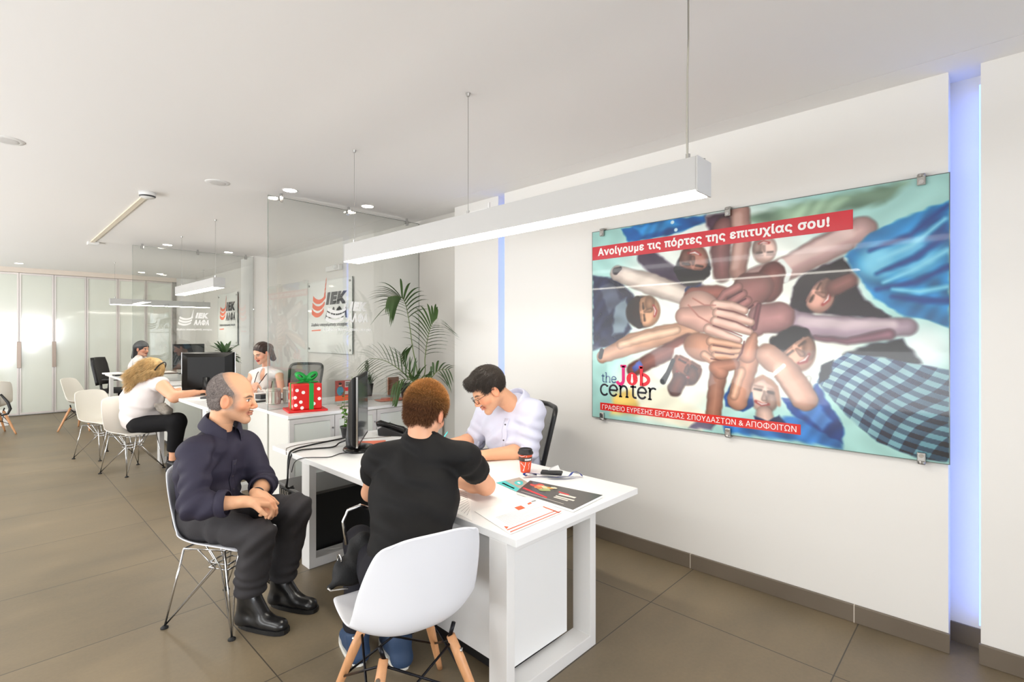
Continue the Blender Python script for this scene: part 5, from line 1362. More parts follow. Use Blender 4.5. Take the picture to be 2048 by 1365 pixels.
# ------------------------------------------------------------------ soft-surface modelling (figures, bag)
F32 = np.float32
class Field:
    """signed distance field on a rectilinear grid with finer intervals where detail is needed"""
    def __init__(s, lo, hi, v, fines=()):
        s.ax = []
        for a in range(3):
            x = lo[a]; out = [x]
            while x < hi[a]:
                st = v
                for fl, fh, fv in fines:
                    if fl[a] - fv <= x <= fh[a]: st = min(st, fv)
                x += st; out.append(x)
            s.ax.append(np.array(out, F32))
        s.v = v
        s.D = np.full([len(a) for a in s.ax], 0.5, F32)
    def region(s, lo, hi, m):
        sl = []
        for a in range(3):
            i = max(0, int(np.searchsorted(s.ax[a], lo[a] - m)) - 1); j = min(len(s.ax[a]), int(np.searchsorted(s.ax[a], hi[a] + m)) + 1)
            if j - i < 1: return None
            sl.append(slice(i, j))
        return tuple(sl)
    def put(s, fn, lo, hi, k=0.01, op='u'):
        k = max(k, 1e-4)
        sl = s.region(lo, hi, k + 2.5 * s.v)
        if sl is None: return
        X = s.ax[0][sl[0]][:, None, None]; Y = s.ax[1][sl[1]][None, :, None]; Z = s.ax[2][sl[2]][None, None, :]
        b = fn(X, Y, Z).astype(F32); a = s.D[sl]
        if op == 'u':
            h = np.clip(0.5 + 0.5 * (b - a) / k, 0, 1); s.D[sl] = b + (a - b) * h - k * h * (1 - h)
        elif op == 's':
            b = -b; h = np.clip(0.5 - 0.5 * (b - a) / k, 0, 1); s.D[sl] = b + (a - b) * h + k * h * (1 - h)
        elif op == 'i':
            h = np.clip(0.5 - 0.5 * (b - a) / k, 0, 1); s.D[sl] = b + (a - b) * h + k * h * (1 - h)
    def cap(s, a, b, ra, rb=None, k=0.01, op='u', flat=None, cut=False, cutlen=0.0):
        """tapered capsule; flat = (direction, factor) squeezes it; cut = flat end at b"""
        a = np.array(a, F32); b = np.array(b, F32); rb = ra if rb is None else rb
        ba = b - a; L2 = float(ba @ ba) + 1e-9
        def fn(X, Y, Z):
            px, py, pz = X - a[0], Y - a[1], Z - a[2]
            h = np.clip((px * ba[0] + py * ba[1] + pz * ba[2]) / L2, 0, 1)
            qx, qy, qz = px - h * ba[0], py - h * ba[1], pz - h * ba[2]
            if flat is not None:
                n, q = flat; w = (qx * n[0] + qy * n[1] + qz * n[2]); l2 = qx * qx + qy * qy + qz * qz
                d = np.sqrt(np.maximum(l2 + w * w * (1 / q ** 2 - 1), 0)) - (ra + (rb - ra) * h); d = d * (0.5 + 0.5 * q)
            else:
                d = np.sqrt(qx * qx + qy * qy + qz * qz) - (ra + (rb - ra) * h)
            if cut:
                L = math.sqrt(L2); d = np.maximum(d, (px * ba[0] + py * ba[1] + pz * ba[2]) / L - L - cutlen)
            return d
        r = max(ra, rb)
        s.put(fn, np.minimum(a, b) - r, np.maximum(a, b) + r, k, op)
    def ell(s, c, r, M=None, k=0.01, op='u'):
        c = np.array(c, F32); M = np.eye(3, dtype=F32) if M is None else np.array(M, F32)  # columns = axes
        def fn(X, Y, Z):
            px, py, pz = X - c[0], Y - c[1], Z - c[2]
            q = [px * M[0, i] + py * M[1, i] + pz * M[2, i] for i in range(3)]
            k0 = np.sqrt(sum((q[i] / r[i]) ** 2 for i in range(3))); k1 = np.sqrt(sum((q[i] / r[i] ** 2) ** 2 for i in range(3))) + 1e-6
            return k0 * (k0 - 1) / k1
        e = np.sqrt(sum((M[:, i] * r[i]) ** 2 for i in range(3)))
        s.put(fn, c - e, c + e, k, op)
    def rbox(s, c, h, M, r, k=0.01, op='u'):
        c = np.array(c, F32); M = np.array(M, F32)
        def fn(X, Y, Z):
            px, py, pz = X - c[0], Y - c[1], Z - c[2]
            q = [np.abs(px * M[0, i] + py * M[1, i] + pz * M[2, i]) - (h[i] - r) for i in range(3)]
            o = np.sqrt(sum(np.maximum(v, 0) ** 2 for v in q)); return o + np.minimum(np.maximum(np.maximum(q[0], q[1]), q[2]), 0) - r
        e = sum(np.abs(M[:, i]) * h[i] for i in range(3))
        s.put(fn, c - e, c + e, k, op)
    def everywhere(s, fn, k=0.001, op='i'):
        s.put(fn, [a[0] for a in s.ax], [a[-1] for a in s.ax], k, op)
    def displace(s, fn, band=0.04):
        I = np.argwhere(np.abs(s.D) < band)
        if not len(I): return
        P = np.stack([s.ax[a][I[:, a]] for a in range(3)], 1)
        s.D[I[:, 0], I[:, 1], I[:, 2]] -= fn(P).astype(F32)
    def mesh(s, smooth=1):
        D = s.D; S = D < 0; nx, ny, nz = D.shape
        c = np.zeros((nx - 1, ny - 1, nz - 1), np.uint8)
        for i in (0, 1):
            for j in (0, 1):
                for k in (0, 1): c += S[i:nx - 1 + i, j:ny - 1 + j, k:nz - 1 + k]
        act = (c > 0) & (c < 8); I = np.argwhere(act)
        idx = np.full(act.shape, -1, np.int32); idx[act] = np.arange(len(I))
        pos = np.zeros((len(I), 3), F32); cnt = np.zeros(len(I), F32)
        for a in range(3):
            o1, o2 = [q for q in range(3) if q != a]
            for u in (0, 1):
                for w in (0, 1):
                    A = I.copy(); A[:, o1] += u; A[:, o2] += w; B = A.copy(); B[:, a] += 1
                    da = D[A[:, 0], A[:, 1], A[:, 2]]; db = D[B[:, 0], B[:, 1], B[:, 2]]
                    m = (da < 0) != (db < 0); t = np.where(m, da / np.where(m, da - db, 1), 0)
                    p = np.stack([s.ax[q][A[:, q]] for q in range(3)], 1); p[:, a] += t * (s.ax[a][B[:, a]] - s.ax[a][A[:, a]])
                    pos[m] += p[m]; cnt[m] += 1
        pos /= cnt[:, None]
        quads = []
        for a in range(3):
            o1, o2 = [(1, 2), (2, 0), (0, 1)][a]
            sl0 = [slice(None)] * 3; sl1 = [slice(None)] * 3; sl0[a] = slice(0, -1); sl1[a] = slice(1, None)
            ch = S[tuple(sl0)] != S[tuple(sl1)]
            E = np.argwhere(ch); E = E[(E[:, o1] > 0) & (E[:, o2] > 0) & (E[:, o1] < D.shape[o1] - 1) & (E[:, o2] < D.shape[o2] - 1)]
            if not len(E): continue
            q = []
            for u, w in ((-1, -1), (0, -1), (0, 0), (-1, 0)):
                B = E.copy(); B[:, o1] += u; B[:, o2] += w; q.append(idx[B[:, 0], B[:, 1], B[:, 2]])
            q = np.stack(q, 1); ins = S[E[:, 0], E[:, 1], E[:, 2]]
            q[~ins] = q[~ins][:, ::-1]; quads.append(q)
        Q = np.concatenate(quads); Q = Q[(Q >= 0).all(1)]
        # keep the largest connected body
        lab = np.arange(len(pos))
        for _ in range(200):
            m = lab[Q].min(1); new = lab.copy(); np.minimum.at(new, Q.ravel(), np.repeat(m, 4)); new = new[new]
            if (new == lab).all(): break
            lab = new
        u, n = np.unique(lab, return_counts=True)
        if len(u) > 1:
            keep = lab == u[n.argmax()]; mp = np.cumsum(keep) - 1; Q = mp[Q[keep[Q].all(1)]]; pos = pos[keep]
        for _ in range(smooth):
            acc = np.zeros_like(pos); w = np.zeros(len(pos), F32)
            for a, b in ((0, 1), (1, 2), (2, 3), (3, 0)):
                np.add.at(acc, Q[:, a], pos[Q[:, b]]); np.add.at(w, Q[:, a], 1); np.add.at(acc, Q[:, b], pos[Q[:, a]]); np.add.at(w, Q[:, b], 1)
            pos = pos * 0.5 + 0.5 * acc / np.maximum(w, 1)[:, None]
        return pos, Q

def np_mesh(name, V, Q, m, parent=None, cols=None, extra=None):
    """link numpy vertices and quads as one mesh; extra = (verts, tris) joined in"""
    off = np.array(base_of(parent)) if parent is not None else np.zeros(3)
    T = None
    if extra is not None: n0 = len(V); V = np.concatenate([V, extra[0]]); T = extra[1] + n0
    me = bpy.data.meshes.new(name); me.vertices.add(len(V)); me.vertices.foreach_set('co', (V - off).astype(F32).ravel())
    nl = Q.size + (T.size if T is not None else 0); npoly = len(Q) + (len(T) if T is not None else 0)
    me.loops.add(nl); li = Q.ravel() if T is None else np.concatenate([Q.ravel(), T.ravel()]); me.loops.foreach_set('vertex_index', li.astype(np.int32))
    st = np.arange(len(Q)) * 4
    if T is not None: st = np.concatenate([st, len(Q) * 4 + np.arange(len(T)) * 3])
    me.polygons.add(npoly); me.polygons.foreach_set('loop_start', st.astype(np.int32))
    me.polygons.foreach_set('use_smooth', np.ones(npoly, bool)); me.update(calc_edges=True); me.validate()
    if cols is not None:
        at = me.color_attributes.new('col', 'FLOAT_COLOR', 'POINT'); at.data.foreach_set('color', np.concatenate([cols, np.ones((len(cols), 1))], 1).astype(F32).ravel())
    me.materials.append(m)
    o = bpy.data.objects.new(name, me); COL.objects.link(o)
    if parent is not None: o.parent = parent
    return o

def nl(c): return np.array(lin(c))
def unit(v): v = np.array(v, float); return v / (np.linalg.norm(v) + 1e-9)
def rnoise(P, f, seed=0):
    r = np.random.RandomState(seed); o = 0
    for i in range(4):
        d = r.normal(size=3); d /= np.linalg.norm(d); e = r.normal(size=3); e /= np.linalg.norm(e)
        o = o + np.sin(P @ d * f * (1 + .35 * i) + 1.7 * np.sin(P @ e * f * .6 + i))
    return o / 4

def head_axes(fwd, up=(0, 0, 1), roll=0.0):
    y = unit(fwd); x = unit(np.cross(y, up)); z = np.cross(x, y)
    if roll: c, s_ = math.cos(roll), math.sin(roll); x, z = c * x + s_ * z, c * z - s_ * x
    return np.stack([x, y, z], 1)

def head_shape(F, o, M, s, female=False, nose=1.0, mouth=0.0):
    W = lambda p: o + M @ (np.array(p) * s)
    def E(c, r, k=.02, op='u'): F.ell(W(c), [v * s for v in r], M, k * s, op)
    def C(a, b, ra, rb, k=.02, op='u'): F.cap(W(a), W(b), ra * s, rb * s, k * s, op)
    E((0, -.014, .032), (.075, .096, .088))
    E((0, .030, -.02), (.060, .060, .085), .03)
    jw = .036 if female else .043
    for q in (-1, 1): C((q * jw * 1.1, .0, -.055), (q * .012, .070, -.100), .022, .017, .025)
    E((0, .076, -.102), (.018, .014, .014), .018)
    for q in (-1, 1):
        E((q * .042, .056, -.030), (.024, .022, .02), .022)
        C((q * .012, .084, .014), (q * .045, .070, .016), .0085, .007, .014)
        E((q * .031, .097, -.004), (.0155, .016, .0105), None or .012, 's')
        E((q * .031, .0725, -.003), (.0145, .0135, .0135), .002)
        C((q * .019, .0835, .0035), (q * .044, .0745, .0025), .0038, .003, .004)
        C((q * .020, .0815, -.0115), (q * .043, .0735, -.0105), .0028, .0025, .004)
        E((q * .079, -.006, -.014), (.009, .020, .033), .006)
        E((q * .089, .0, -.010), (.008, .010, .020), .006, 's')
        E((q * .0115, .098, -.040), (.0085 * nose, .010, .0075), .006)
    C((0, .088, .006), (0, .108 + .008 * (nose - 1), -.033), .0075, .0108 * nose, .010)
    E((0, .0925, -.0605), (.023, .009, .0062), .006)
    E((0, .0905, -.0725), (.020, .0095, .0072), .006)
    E((0, .108 - mouth, -.0660), (.024, .012, .0013 + mouth), .003, 's')
    E((0, .093, -.050), (.006, .01, .008), .006, 's')
    return W

def head_colors(P, o, M, s, skin, lip, brow, opts):
    L = (P - o) @ M / s
    x, y, z = np.abs(L[:, 0]), L[:, 1], L[:, 2]
    c = np.tile(nl(skin), (len(P), 1))
    red = nl(tuple(min(255, int(v * f)) for v, f in zip(skin, (1.0, .84, .80))))
    def mixin(mask, col): 
        c[:] = c * (1 - mask[:, None]) + np.array(col) * mask[:, None]
    near = (np.linalg.norm(L, axis=1) < .17)
    sm = lambda e, w=.15: np.clip((1 - e) / w + .5, 0, 1) * near
    mixin(.55 * sm(((x - .045) / .03) ** 2 + ((z + .03) / .028) ** 2 + ((y - .06) / .04) ** 2, .9), red)
    mixin(.6 * sm((x / .02) ** 2 + ((z + .038) / .02) ** 2 + ((y - .105) / .02) ** 2, .9), red)
    mixin(.7 * sm(((x - .082) / .012) ** 2 + ((y + .006) / .028) ** 2 + ((z + .014) / .04) ** 2, .6), red)
    if 'stubble' in opts:
        st = np.clip((-.040 - z) / .02, 0, 1) * np.clip((y + .03) / .04, 0, 1) * near * (z > -.125)
        mixin(st * opts['stubble'] * (0.75 + .25 * rnoise(L, 900, 3)), nl((110, 92, 84)))
    if 'scalp' in opts:
        f, colr = opts['scalp']; mixin(np.clip(f(L[:, 0], y, z), 0, 1) * near * (0.8 + .2 * rnoise(L, 500, 5)), nl(colr))
    fr = y > .055
    mixin(sm((x / .0245) ** 2 + ((z + .0665) / .0115) ** 2, .3) * (y > .072), nl(lip))
    mixin(sm((x / .022) ** 2 + ((z + .066) / .0015) ** 2, .6) * (y > .07) * .6, nl((110, 56, 48)))
    mixin(sm(((x - .033) / .021) ** 2 + ((z - .0165 + .25 * (x - .033) ** 2 / .02) / .0050) ** 2, .5) * fr * .9, nl(brow))
    ey = sm(((x - .031) / .0145) ** 2 + ((z + .0035) / .0050) ** 2, .35) * (y > .060)
    if not opts.get('closed'):
        mixin(ey, nl((232, 226, 220)))
        gx = opts.get('gaze', 0.0)
        mixin(sm((np.abs(L[:, 0] - np.sign(L[:, 0]) * .031 - gx) / .0062) ** 2 + ((z + .0035) / .0066) ** 2, .5) * (y > .06), nl((58, 42, 34)))
    mixin(sm(((x - .031) / .0165) ** 2 + ((z - .0028 + 12 * (x - .031) ** 2) / .0022) ** 2, .6) * (y > .06) * .9, nl((40, 30, 26)))
    return c

def hand(F, w, d, n, side, s=1.0, curl=(25, 30, 25), spread=.06, thumb=None):
    """palm, four bent fingers and a thumb; d = pointing direction, n = palm side, side = towards the thumb"""
    d, n = unit(d), unit(n); n = unit(n - d * (n @ d)); t = unit(side - d * (side @ d) - n * (side @ n)); w = np.array(w, float)
    M = np.stack([d, t, n], 1)
    F.rbox(w + d * .050 * s, [.050 * s, .040 * s, .014 * s], M, .013 * s, .012)
    F.cap(w - d * .02 * s, w + d * .03 * s, .024 * s, .026 * s, .02, flat=(n, .75))
    for i, (off, ln) in enumerate(((.030, .074), (.010, .082), (-.011, .076), (-.031, .060))):
        p = w + d * (.094 - .006 * abs(i - 1)) * s + t * off * s; dd = unit(d + t * spread * (1.5 - i)); ang = 0
        for j, (fr, rr) in enumerate(((.45, .0092), (.30, .0082), (.25, .0074))):
            ang += math.radians(curl[j] * (1 + .12 * i)); v = dd * math.cos(ang) + n * math.sin(ang); q = p + v * ln * fr * s
            F.cap(p, q, rr * s, rr * s * .92, .004 if j else .008); p = q
    a = w + d * .022 * s + t * .030 * s; v = unit(d * .62 + t * .62 + n * .45) if thumb is None else unit(d * thumb[0] + t * thumb[1] + n * thumb[2])
    b = a + v * .042 * s; v2 = unit(v + d * .6 + n * .25); e = b + v2 * .032 * s
    F.cap(a, b, .0145 * s, .011 * s, .010); F.cap(b, e, .0108 * s, .0085 * s, .004)

def strands(V, Q, dirfn, n, L, w, seed, sel=None):
    """short tapered hairs growing from a shell; returns (verts, tris)"""
    rr = np.random.RandomState(seed); a, b, c = V[Q[:, 0]], V[Q[:, 1]], V[Q[:, 2]]
    N = np.cross(b - a, c - a); ar = np.linalg.norm(N, axis=1) + 1e-12; N = N / ar[:, None]
    pr = ar.copy()
    if sel is not None: pr = pr * sel((a + c) / 2)
    pick = rr.choice(len(Q), n, p=pr / pr.sum()); u = rr.rand(n, 1); v = rr.rand(n, 1)
    p = a[pick] + (b[pick] - a[pick]) * u + (V[Q[pick, 3]] - a[pick]) * v
    d = dirfn(p, N[pick]); d = d + rr.normal(size=d.shape) * .22; d /= np.linalg.norm(d, axis=1)[:, None]
    l = (L * (.6 + .7 * rr.rand(n)))[:, None]
    sd = np.cross(d, N[pick] + .001); sd /= np.linalg.norm(sd, axis=1)[:, None] + 1e-9; nn = np.cross(sd, d)
    m = p + d * l * .55; tip = p + d * l * .95 - N[pick] * l * .18
    vs = np.stack([p - sd * w, p + sd * w, p + nn * w, m - sd * w * .7, m + sd * w * .7, m + nn * w * .7, tip], 1).reshape(-1, 3)
    base = np.arange(n)[:, None, None] * 7
    t = np.array([(0, 1, 4), (0, 4, 3), (1, 2, 5), (1, 5, 4), (2, 0, 3), (2, 3, 5), (3, 4, 6), (4, 5, 6), (5, 3, 6)])
    return vs, (base + t[None]).reshape(-1, 3)

SKINM = vcol_mat('skin', 0.5, bump=0.12, bscale=260, spec=0.35)
def cloth(name, col, var=.10, rough=.85, bump=.25, bscale=300, stretch=None): return mat(name, col, rough, 0, var=var, vscale=10, bump=bump, bscale=bscale, stretch=stretch, spec=.25)

def bbox(pts, m): P = np.array(pts); return P.min(0) - m, P.max(0) + m

class Person:
    def __init__(s, label, J, face, hs, base=None, up=(0, 0, 1), roll=0.0, k=1.0):
        s.J = {q: np.array(v, float) for q, v in J.items()}; J = s.J; s.k = k
        b = base if base is not None else (float(J['pelvis'][0]), float(J['pelvis'][1]), 0.0)
        s.t = thing('person', label, 'person', b)
        s.M = head_axes(face, up, roll); s.hs = hs; s.o = J['head']
        s.up = unit(J['neck'] - J['pelvis']); s.side = unit(J['shR'] - J['shL']); s.side = unit(s.side - s.up * (s.side @ s.up)); s.f = np.cross(s.up, s.side)
    def hl(s, p): return s.o + s.M @ (np.array(p) * s.hs)
    # ---- skin
    def body(s, skin, lip, brow, opts, hands, v=.006, vf=.0028, ar=(.043, .036, .040, .026), female=False, nose=1.0, mouth=0.0, slim=.84, tr=(.135, .15), wtop=.9):
        J, k = s.J, s.k
        pts = list(J.values()); lo, hi = bbox(pts, .2); lo[2] = max(lo[2], -.01)
        fin = [(s.o - .15 * s.hs, s.o + .15 * s.hs, vf)]
        for w, d in [(h[0], h[1]) for h in hands]:
            c = np.array(w) + unit(d) * .09; fin.append((c - .10, c + .10, max(vf, .0036)))
        F = Field(lo, hi, v, fin)
        fl = (s.f, .66)
        F.cap(J['pelvis'], J['chest'], tr[0] * slim * k, tr[1] * slim * k, .04, flat=fl)
        F.cap(J['chest'], J['neck'] - s.up * .05, tr[1] * slim * k, .07 * k, .05, flat=fl)
        F.cap(J['shL'], J['shR'], .05 * k, .05 * k, .05)
        F.cap(J['neck'] - s.up * .07, s.hl((0, -.03, -.055)), .062 * k * (.8 if female else 1), .052 * s.hs * (.82 if female else 1), .03)
        for q in 'LR':
            F.cap(J['sh' + q], J['el' + q], ar[0] * k, ar[1] * k, .02); F.cap(J['el' + q], J['el' + q] * .7 + J['wr' + q] * .3, ar[1] * k, ar[2] * k, .02)
            F.cap(J['el' + q] * .7 + J['wr' + q] * .3, J['wr' + q], ar[2] * k, ar[3] * k, .02)
            F.cap(J['hp' + q], J['kn' + q], .075 * k, .052 * k, .03); F.cap(J['kn' + q], J['kn' + q] * .6 + J['an' + q] * .4, .05 * k, .052 * k, .02); F.cap(J['kn' + q] * .6 + J['an' + q] * .4, J['an' + q], .052 * k, .036 * k, .02)
            F.cap(J['an' + q], J['an' + q] * np.array([1, 1, .5]) + unit((J['to' + q] - J['an' + q]) * np.array([1, 1, 0])) * .08, .030 * k, .016 * k, .02)
        for h in hands: hand(F, *h)
        head_shape(F, s.o, s.M, s.hs, female, nose, mouth)
        V, Q = F.mesh(1)
        cols = head_colors(V, s.o, s.M, s.hs, skin, lip, brow, opts)
        if 'tone' in opts: cols = opts['tone'](V, cols)
        for h in hands:   # slightly redder knuckles
            w = np.array(h[0]) + unit(h[1]) * .10; m = np.clip(1 - np.linalg.norm(V - w, axis=1) / .07, 0, 1)[:, None] * .5
            cols = cols * (1 - m) + cols * np.array([1.0, .82, .76]) * m
        return np_mesh('body', V, Q, SKINM, s.t, cols)
    # ---- clothes
    def garment(s, name, m, build, disp=None, v=.0075, margin=.22, smooth=1, keys=None, band=.035):
        lo, hi = bbox([s.J[q] for q in (keys or s.J)], margin); lo[2] = max(lo[2], -.01)
        F = Field(lo, hi, v); build(F)
        if disp is not None: F.displace(disp, band)
        V, Q = F.mesh(smooth)
        o = np_mesh(name, V, Q, m, s.t); s.last = (V, Q); return o
    def torso(s, F, tr, slv, chest_flat=.70, belly=0.0, hem=0.0, shw=.062, bust=0.0):
        J, k, fl = s.J, s.k, (s.f, chest_flat)
        F.cap(J['pelvis'] - s.up * hem, J['chest'], tr[0] * k, tr[1] * k, .05, flat=fl)
        F.cap(J['chest'], J['neck'] - s.up * .055, tr[1] * k, .085 * k, .05, flat=fl)
        F.cap(J['shL'] * .82 + J['shR'] * .18, J['shR'] * .82 + J['shL'] * .18, (shw + .006) * k, (shw + .006) * k, .05)
        for q in 'LR': F.cap(J['sh' + q], J['neck'] - s.up * .03, shw * k, .05 * k, .05)
        if belly: F.ell(J['pelvis'] * .55 + J['chest'] * .45 + s.f * .07, [belly] * 3, None, .06)
        if bust:
            for q in (-1, 1): F.ell(J['chest'] + s.f * .085 + s.side * q * .07, [bust] * 3, None, .04)
        for q in 'LR':
            (frac, r0, r1, r2) = slv[q] if isinstance(slv, dict) else slv
            a, b_, c = J['sh' + q], J['el' + q], J['wr' + q]
            if frac <= 1.0: F.cap(a, a + (b_ - a) * frac, r0 * k, r1 * k, .04, cut=True)
            else:
                F.cap(a, b_, r0 * k, r1 * k, .04); F.cap(b_, b_ + (c - b_) * (frac - 1), r1 * k, r2 * k, .03, cut=True)
    def legs(s, F, r, cutf=1.0, seat=.16, flat=.8):
        J, k = s.J, s.k
        F.cap((J['hpL'] + J['pelvis']) / 2, (J['hpR'] + J['pelvis']) / 2, seat * .80 * k, seat * .80 * k, .05)
        F.cap(J['pelvis'], J['pelvis'] + s.up * .10, seat * k, seat * .9 * k, .05, flat=(s.f, flat))
        for q in 'LR':
            F.cap(J['hp' + q], J['kn' + q], r[0] * k, r[1] * k, .05)
            F.cap(J['kn' + q], J['kn' + q] + (J['an' + q] - J['kn' + q]) * cutf, r[1] * k, r[2] * k, .03, cut=True)
    def shoe(s, q, m, sole, length=.27, w=.047):
        J = s.J; d = unit((J['to' + q] - J['an' + q]) * np.array([1, 1, 0])); a = J['an' + q].copy(); heel = a * np.array([1, 1, 0]) - d * .055; toe = heel + d * length
        sd = np.array([-d[1], d[0], 0]); z = np.array([0, 0, 1.])
        lo, hi = bbox([heel, toe, a], .09); lo[2] = -.005
        F = Field(lo, hi, .005); R_ = np.stack([d, sd, z], 1)
        F.cap(heel + z * .042 + d * .03, toe + z * .034 - d * .05, .040, .040, .02, flat=(z, .85)); F.cap(heel + z * .04 + d * .03, a + z * .01, .045, .048, .03, cut=True)
        F.cap(a, heel + d * .16 + z * .045, .046, .034, .03); F.everywhere(lambda X, Y, Z: .017 - Z + 0 * X + 0 * Y, .004)
        V, Q = F.mesh(1); so = np_mesh('shoe', V, Q, m, s.t)
        mb = MB(); n = 20; pts = []
        for i in range(n):
            an = 2 * math.pi * i / n; u, vv = math.cos(an), math.sin(an)
            c_ = heel + d * (length / 2 - .003); e = (abs(u) ** .7) * math.copysign(1, u); g = (abs(vv) ** .75) * math.copysign(1, vv)
            pts.append(c_ + d * e * (length / 2 + .002) + sd * g * w * (1 + .10 * u))
        mb.add([(p[0], p[1], .001) for p in pts] + [(p[0], p[1], .022) for p in pts], [tuple(range(n - 1, -1, -1)), tuple(range(n, 2 * n))] + [(i, (i + 1) % n, n + (i + 1) % n, n + i) for i in range(n)])
        mb.build('sole', sole, so); return so
    # ---- hair
    def hair(s, m, build, keep, v=.0035, str_=None, name='hair', disp=None, lo_hi=None, soft=.004):
        lo, hi = (s.o - .17 * s.hs, s.o + .17 * s.hs) if lo_hi is None else lo_hi
        F = Field(lo, hi, v); build(F)
        if keep is not None:
            o, M, hs = s.o.astype(F32), s.M.astype(F32), s.hs
            def fn(X, Y, Z):
                px, py, pz = X - o[0], Y - o[1], Z - o[2]
                return keep(*[(px * M[0, i] + py * M[1, i] + pz * M[2, i]) / hs for i in range(3)]) * hs
            F.everywhere(fn, soft)
        if disp is not None: F.displace(disp, .02)
        V, Q = F.mesh(1); ex = None
        if str_ is not None: ex = strands(V, Q, *str_)
        return np_mesh(name, V, Q, m, s.t, extra=ex)
    def collar(s, m, r=.068, open_=.5, h=.05, flap=.055, lift=.0, lean=.25):
        """shirt collar folded over around the neck, its points in front"""
        nv = unit(s.hl((0, -.03, -.055)) - s.J['neck']); ax = unit(s.up * (1 - lean) + nv * lean); c = s.J['neck'] + nv * lift; sd = s.side; f = unit(np.cross(ax, sd)); sd = np.cross(f, ax)
        rows = []; n = 40
        for i in range(n + 1):
            ph = open_ + (2 * math.pi - 2 * open_) * i / n; fr = max(0, math.cos(ph)) ** 2; e = f * math.cos(ph) + sd * math.sin(ph)
            drop = -.05 * fr
            p0 = c + e * r * .96 + ax * (drop * .9 - .01); p1 = c + e * r + ax * (h + drop); p2 = c + e * (r + .010) + ax * (h - .004 + drop)
            p3 = c + e * (r + .024 + .012 * fr) + ax * (h * .35 + drop); p4 = c + e * (r + .034 + .02 * fr) + ax * (-.012 - flap * fr + drop)
            rows.append([Vector(p) for p in (p0, p1, p2, p3, p4)])
        o = MB().grid(rows).build('collar', m, s.t, True, solid=.003); md = o.modifiers.new('sub', 'SUBSURF'); md.levels = 1; md.render_levels = 2
        return o
    def front_strip(s, m, x=0.0, w=.016, name='placket', n=14, a0=.0, a1=1.0, buttons=True):
        """strip lying on the garment's front, following its surface"""
        from mathutils.bvhtree import BVHTree
        V, Q = s.last; bv = BVHTree.FromPolygons([tuple(v) for v in V], [tuple(int(i) for i in q) for q in Q]); rows = []; bt = []
        A = s.J['neck'] - s.up * .09; B = s.J['pelvis'] + s.up * .03
        for i in range(n + 1):
            t = a0 + (a1 - a0) * i / n; c = A + (B - A) * t; row = []
            for u in (-w, -w * .5, 0, w * .5, w):
                p = c + s.side * (x + u) + s.f * .5; h = bv.ray_cast(Vector(p), Vector(-s.f), 1.0)
                if h[0] is None: row = None; break
                row.append(h[0] + h[1] * .0028)
            if row: rows.append(row)
            if row and i % 3 == 1: bt.append((row[2], Vector(s.f)))
        if len(rows) > 2:
            o = MB().grid(rows).build(name, m, s.t, True, solid=.002)
            if buttons:
                for p, nn in bt: MB().cyl(p + nn * .001, p + nn * .004, .0055, n=10).build('button', mat('shirt_button', (70, 66, 72), .4), o)
    def cuff(s, q, f, r, m, w=.022, name='cuff'):
        a, b_ = s.J['el' + q], s.J['wr' + q]
        if f <= 1: a, b_ = s.J['sh' + q], s.J['el' + q]
        else: f -= 1
        c = a + (b_ - a) * f; d = unit(b_ - a); x, y, _ = frame_from(d); rows = []
        for (dz, rr) in ((-w, r * .98), (-w, r * 1.08), (-w * .4, r * 1.13), (w * .4, r * 1.12), (w, r * 1.05), (w, r * .94)):
            rows.append([Vector(c) + Vector(d) * dz + (x * math.cos(t_) + y * math.sin(t_)) * rr * (1 + .03 * math.sin(3 * t_ + dz * 90)) for t_ in [2 * math.pi * i / 24 for i in range(25)]])
        MB().grid(rows).build(name, m, s.t, True)
def limb_folds(P, pairs):
    """ring-like creases around joints: (centre, axis, reach, frequency, depth)"""
    o = 0
    for c, ax, rad, fq, amp in pairs:
        q = P - np.array(c); a = unit(ax); w = np.exp(-(q * q).sum(1) / rad ** 2)
        o = o + amp * w * np.sin(q @ a * fq + 1.5 * rnoise(P, 18, 2))
    return o
CAMR, CAMF = np.array([.6919, -.7220, 0]), np.array([.7220, .6919, 0]); UPZ = np.array([0, 0, 1.0])

# ================= man in the navy shirt
N = Person('seated balding man in a dark navy shirt with hands clasped', JN, .97 * CAMR + .22 * CAMF - .12 * UPZ, 1.10, roll=0.0)
J = N.J; J['pelvis'] = J['pelvis'] + np.array([.035, -.05, .03])
for q_ in ('hpR', 'hpL'): J[q_] = J[q_] + np.array([.02, -.03, 0])
for q_ in ('hpR', 'hpL'): J[q_][2] = .525
hmid = np.array([.995, 2.645, .672])
dR = unit(hmid + np.array([.05, -.02, -.03]) - J['wrR']); dL = unit(hmid + np.array([0.0, -.05, -.05]) - J['wrL'])
scN = lambda x, y, z: np.clip((.062 - .8 * np.maximum(z - .02, 0) - y) / .035, 0, 1) * np.clip((z + .06) / .02, 0, 1) * .9 * (np.hypot(np.abs(x) - .085, np.hypot(y + .006, (z + .014))) > .036)
N.body((214, 162, 126), (192, 134, 112), (74, 60, 52), dict(stubble=.35, scalp=(scN, (128, 114, 106)), gaze=.003),
       [(J['wrR'], dR, -CAMF * .25 - UPZ * .9 + .4 * CAMF, UPZ * .55 - CAMF * .5, 1.08, (38, 42, 30), .03), (J['wrL'], dL, CAMF * .3 - UPZ * .6 - CAMR * .4, UPZ * .7 + CAMR * .3, 1.05, (30, 40, 30), .03)],
       vf=.0026, nose=1.02)
SH_N = cloth('navy_shirt_cloth', (46, 43, 58), .12, .7, .15, 420)
def sN(F):
    N.torso(F, (.150, .180), {'R': (1.55, .076, .064, .055), 'L': (1.35, .074, .064, .058)}, .72, .10, -.04)
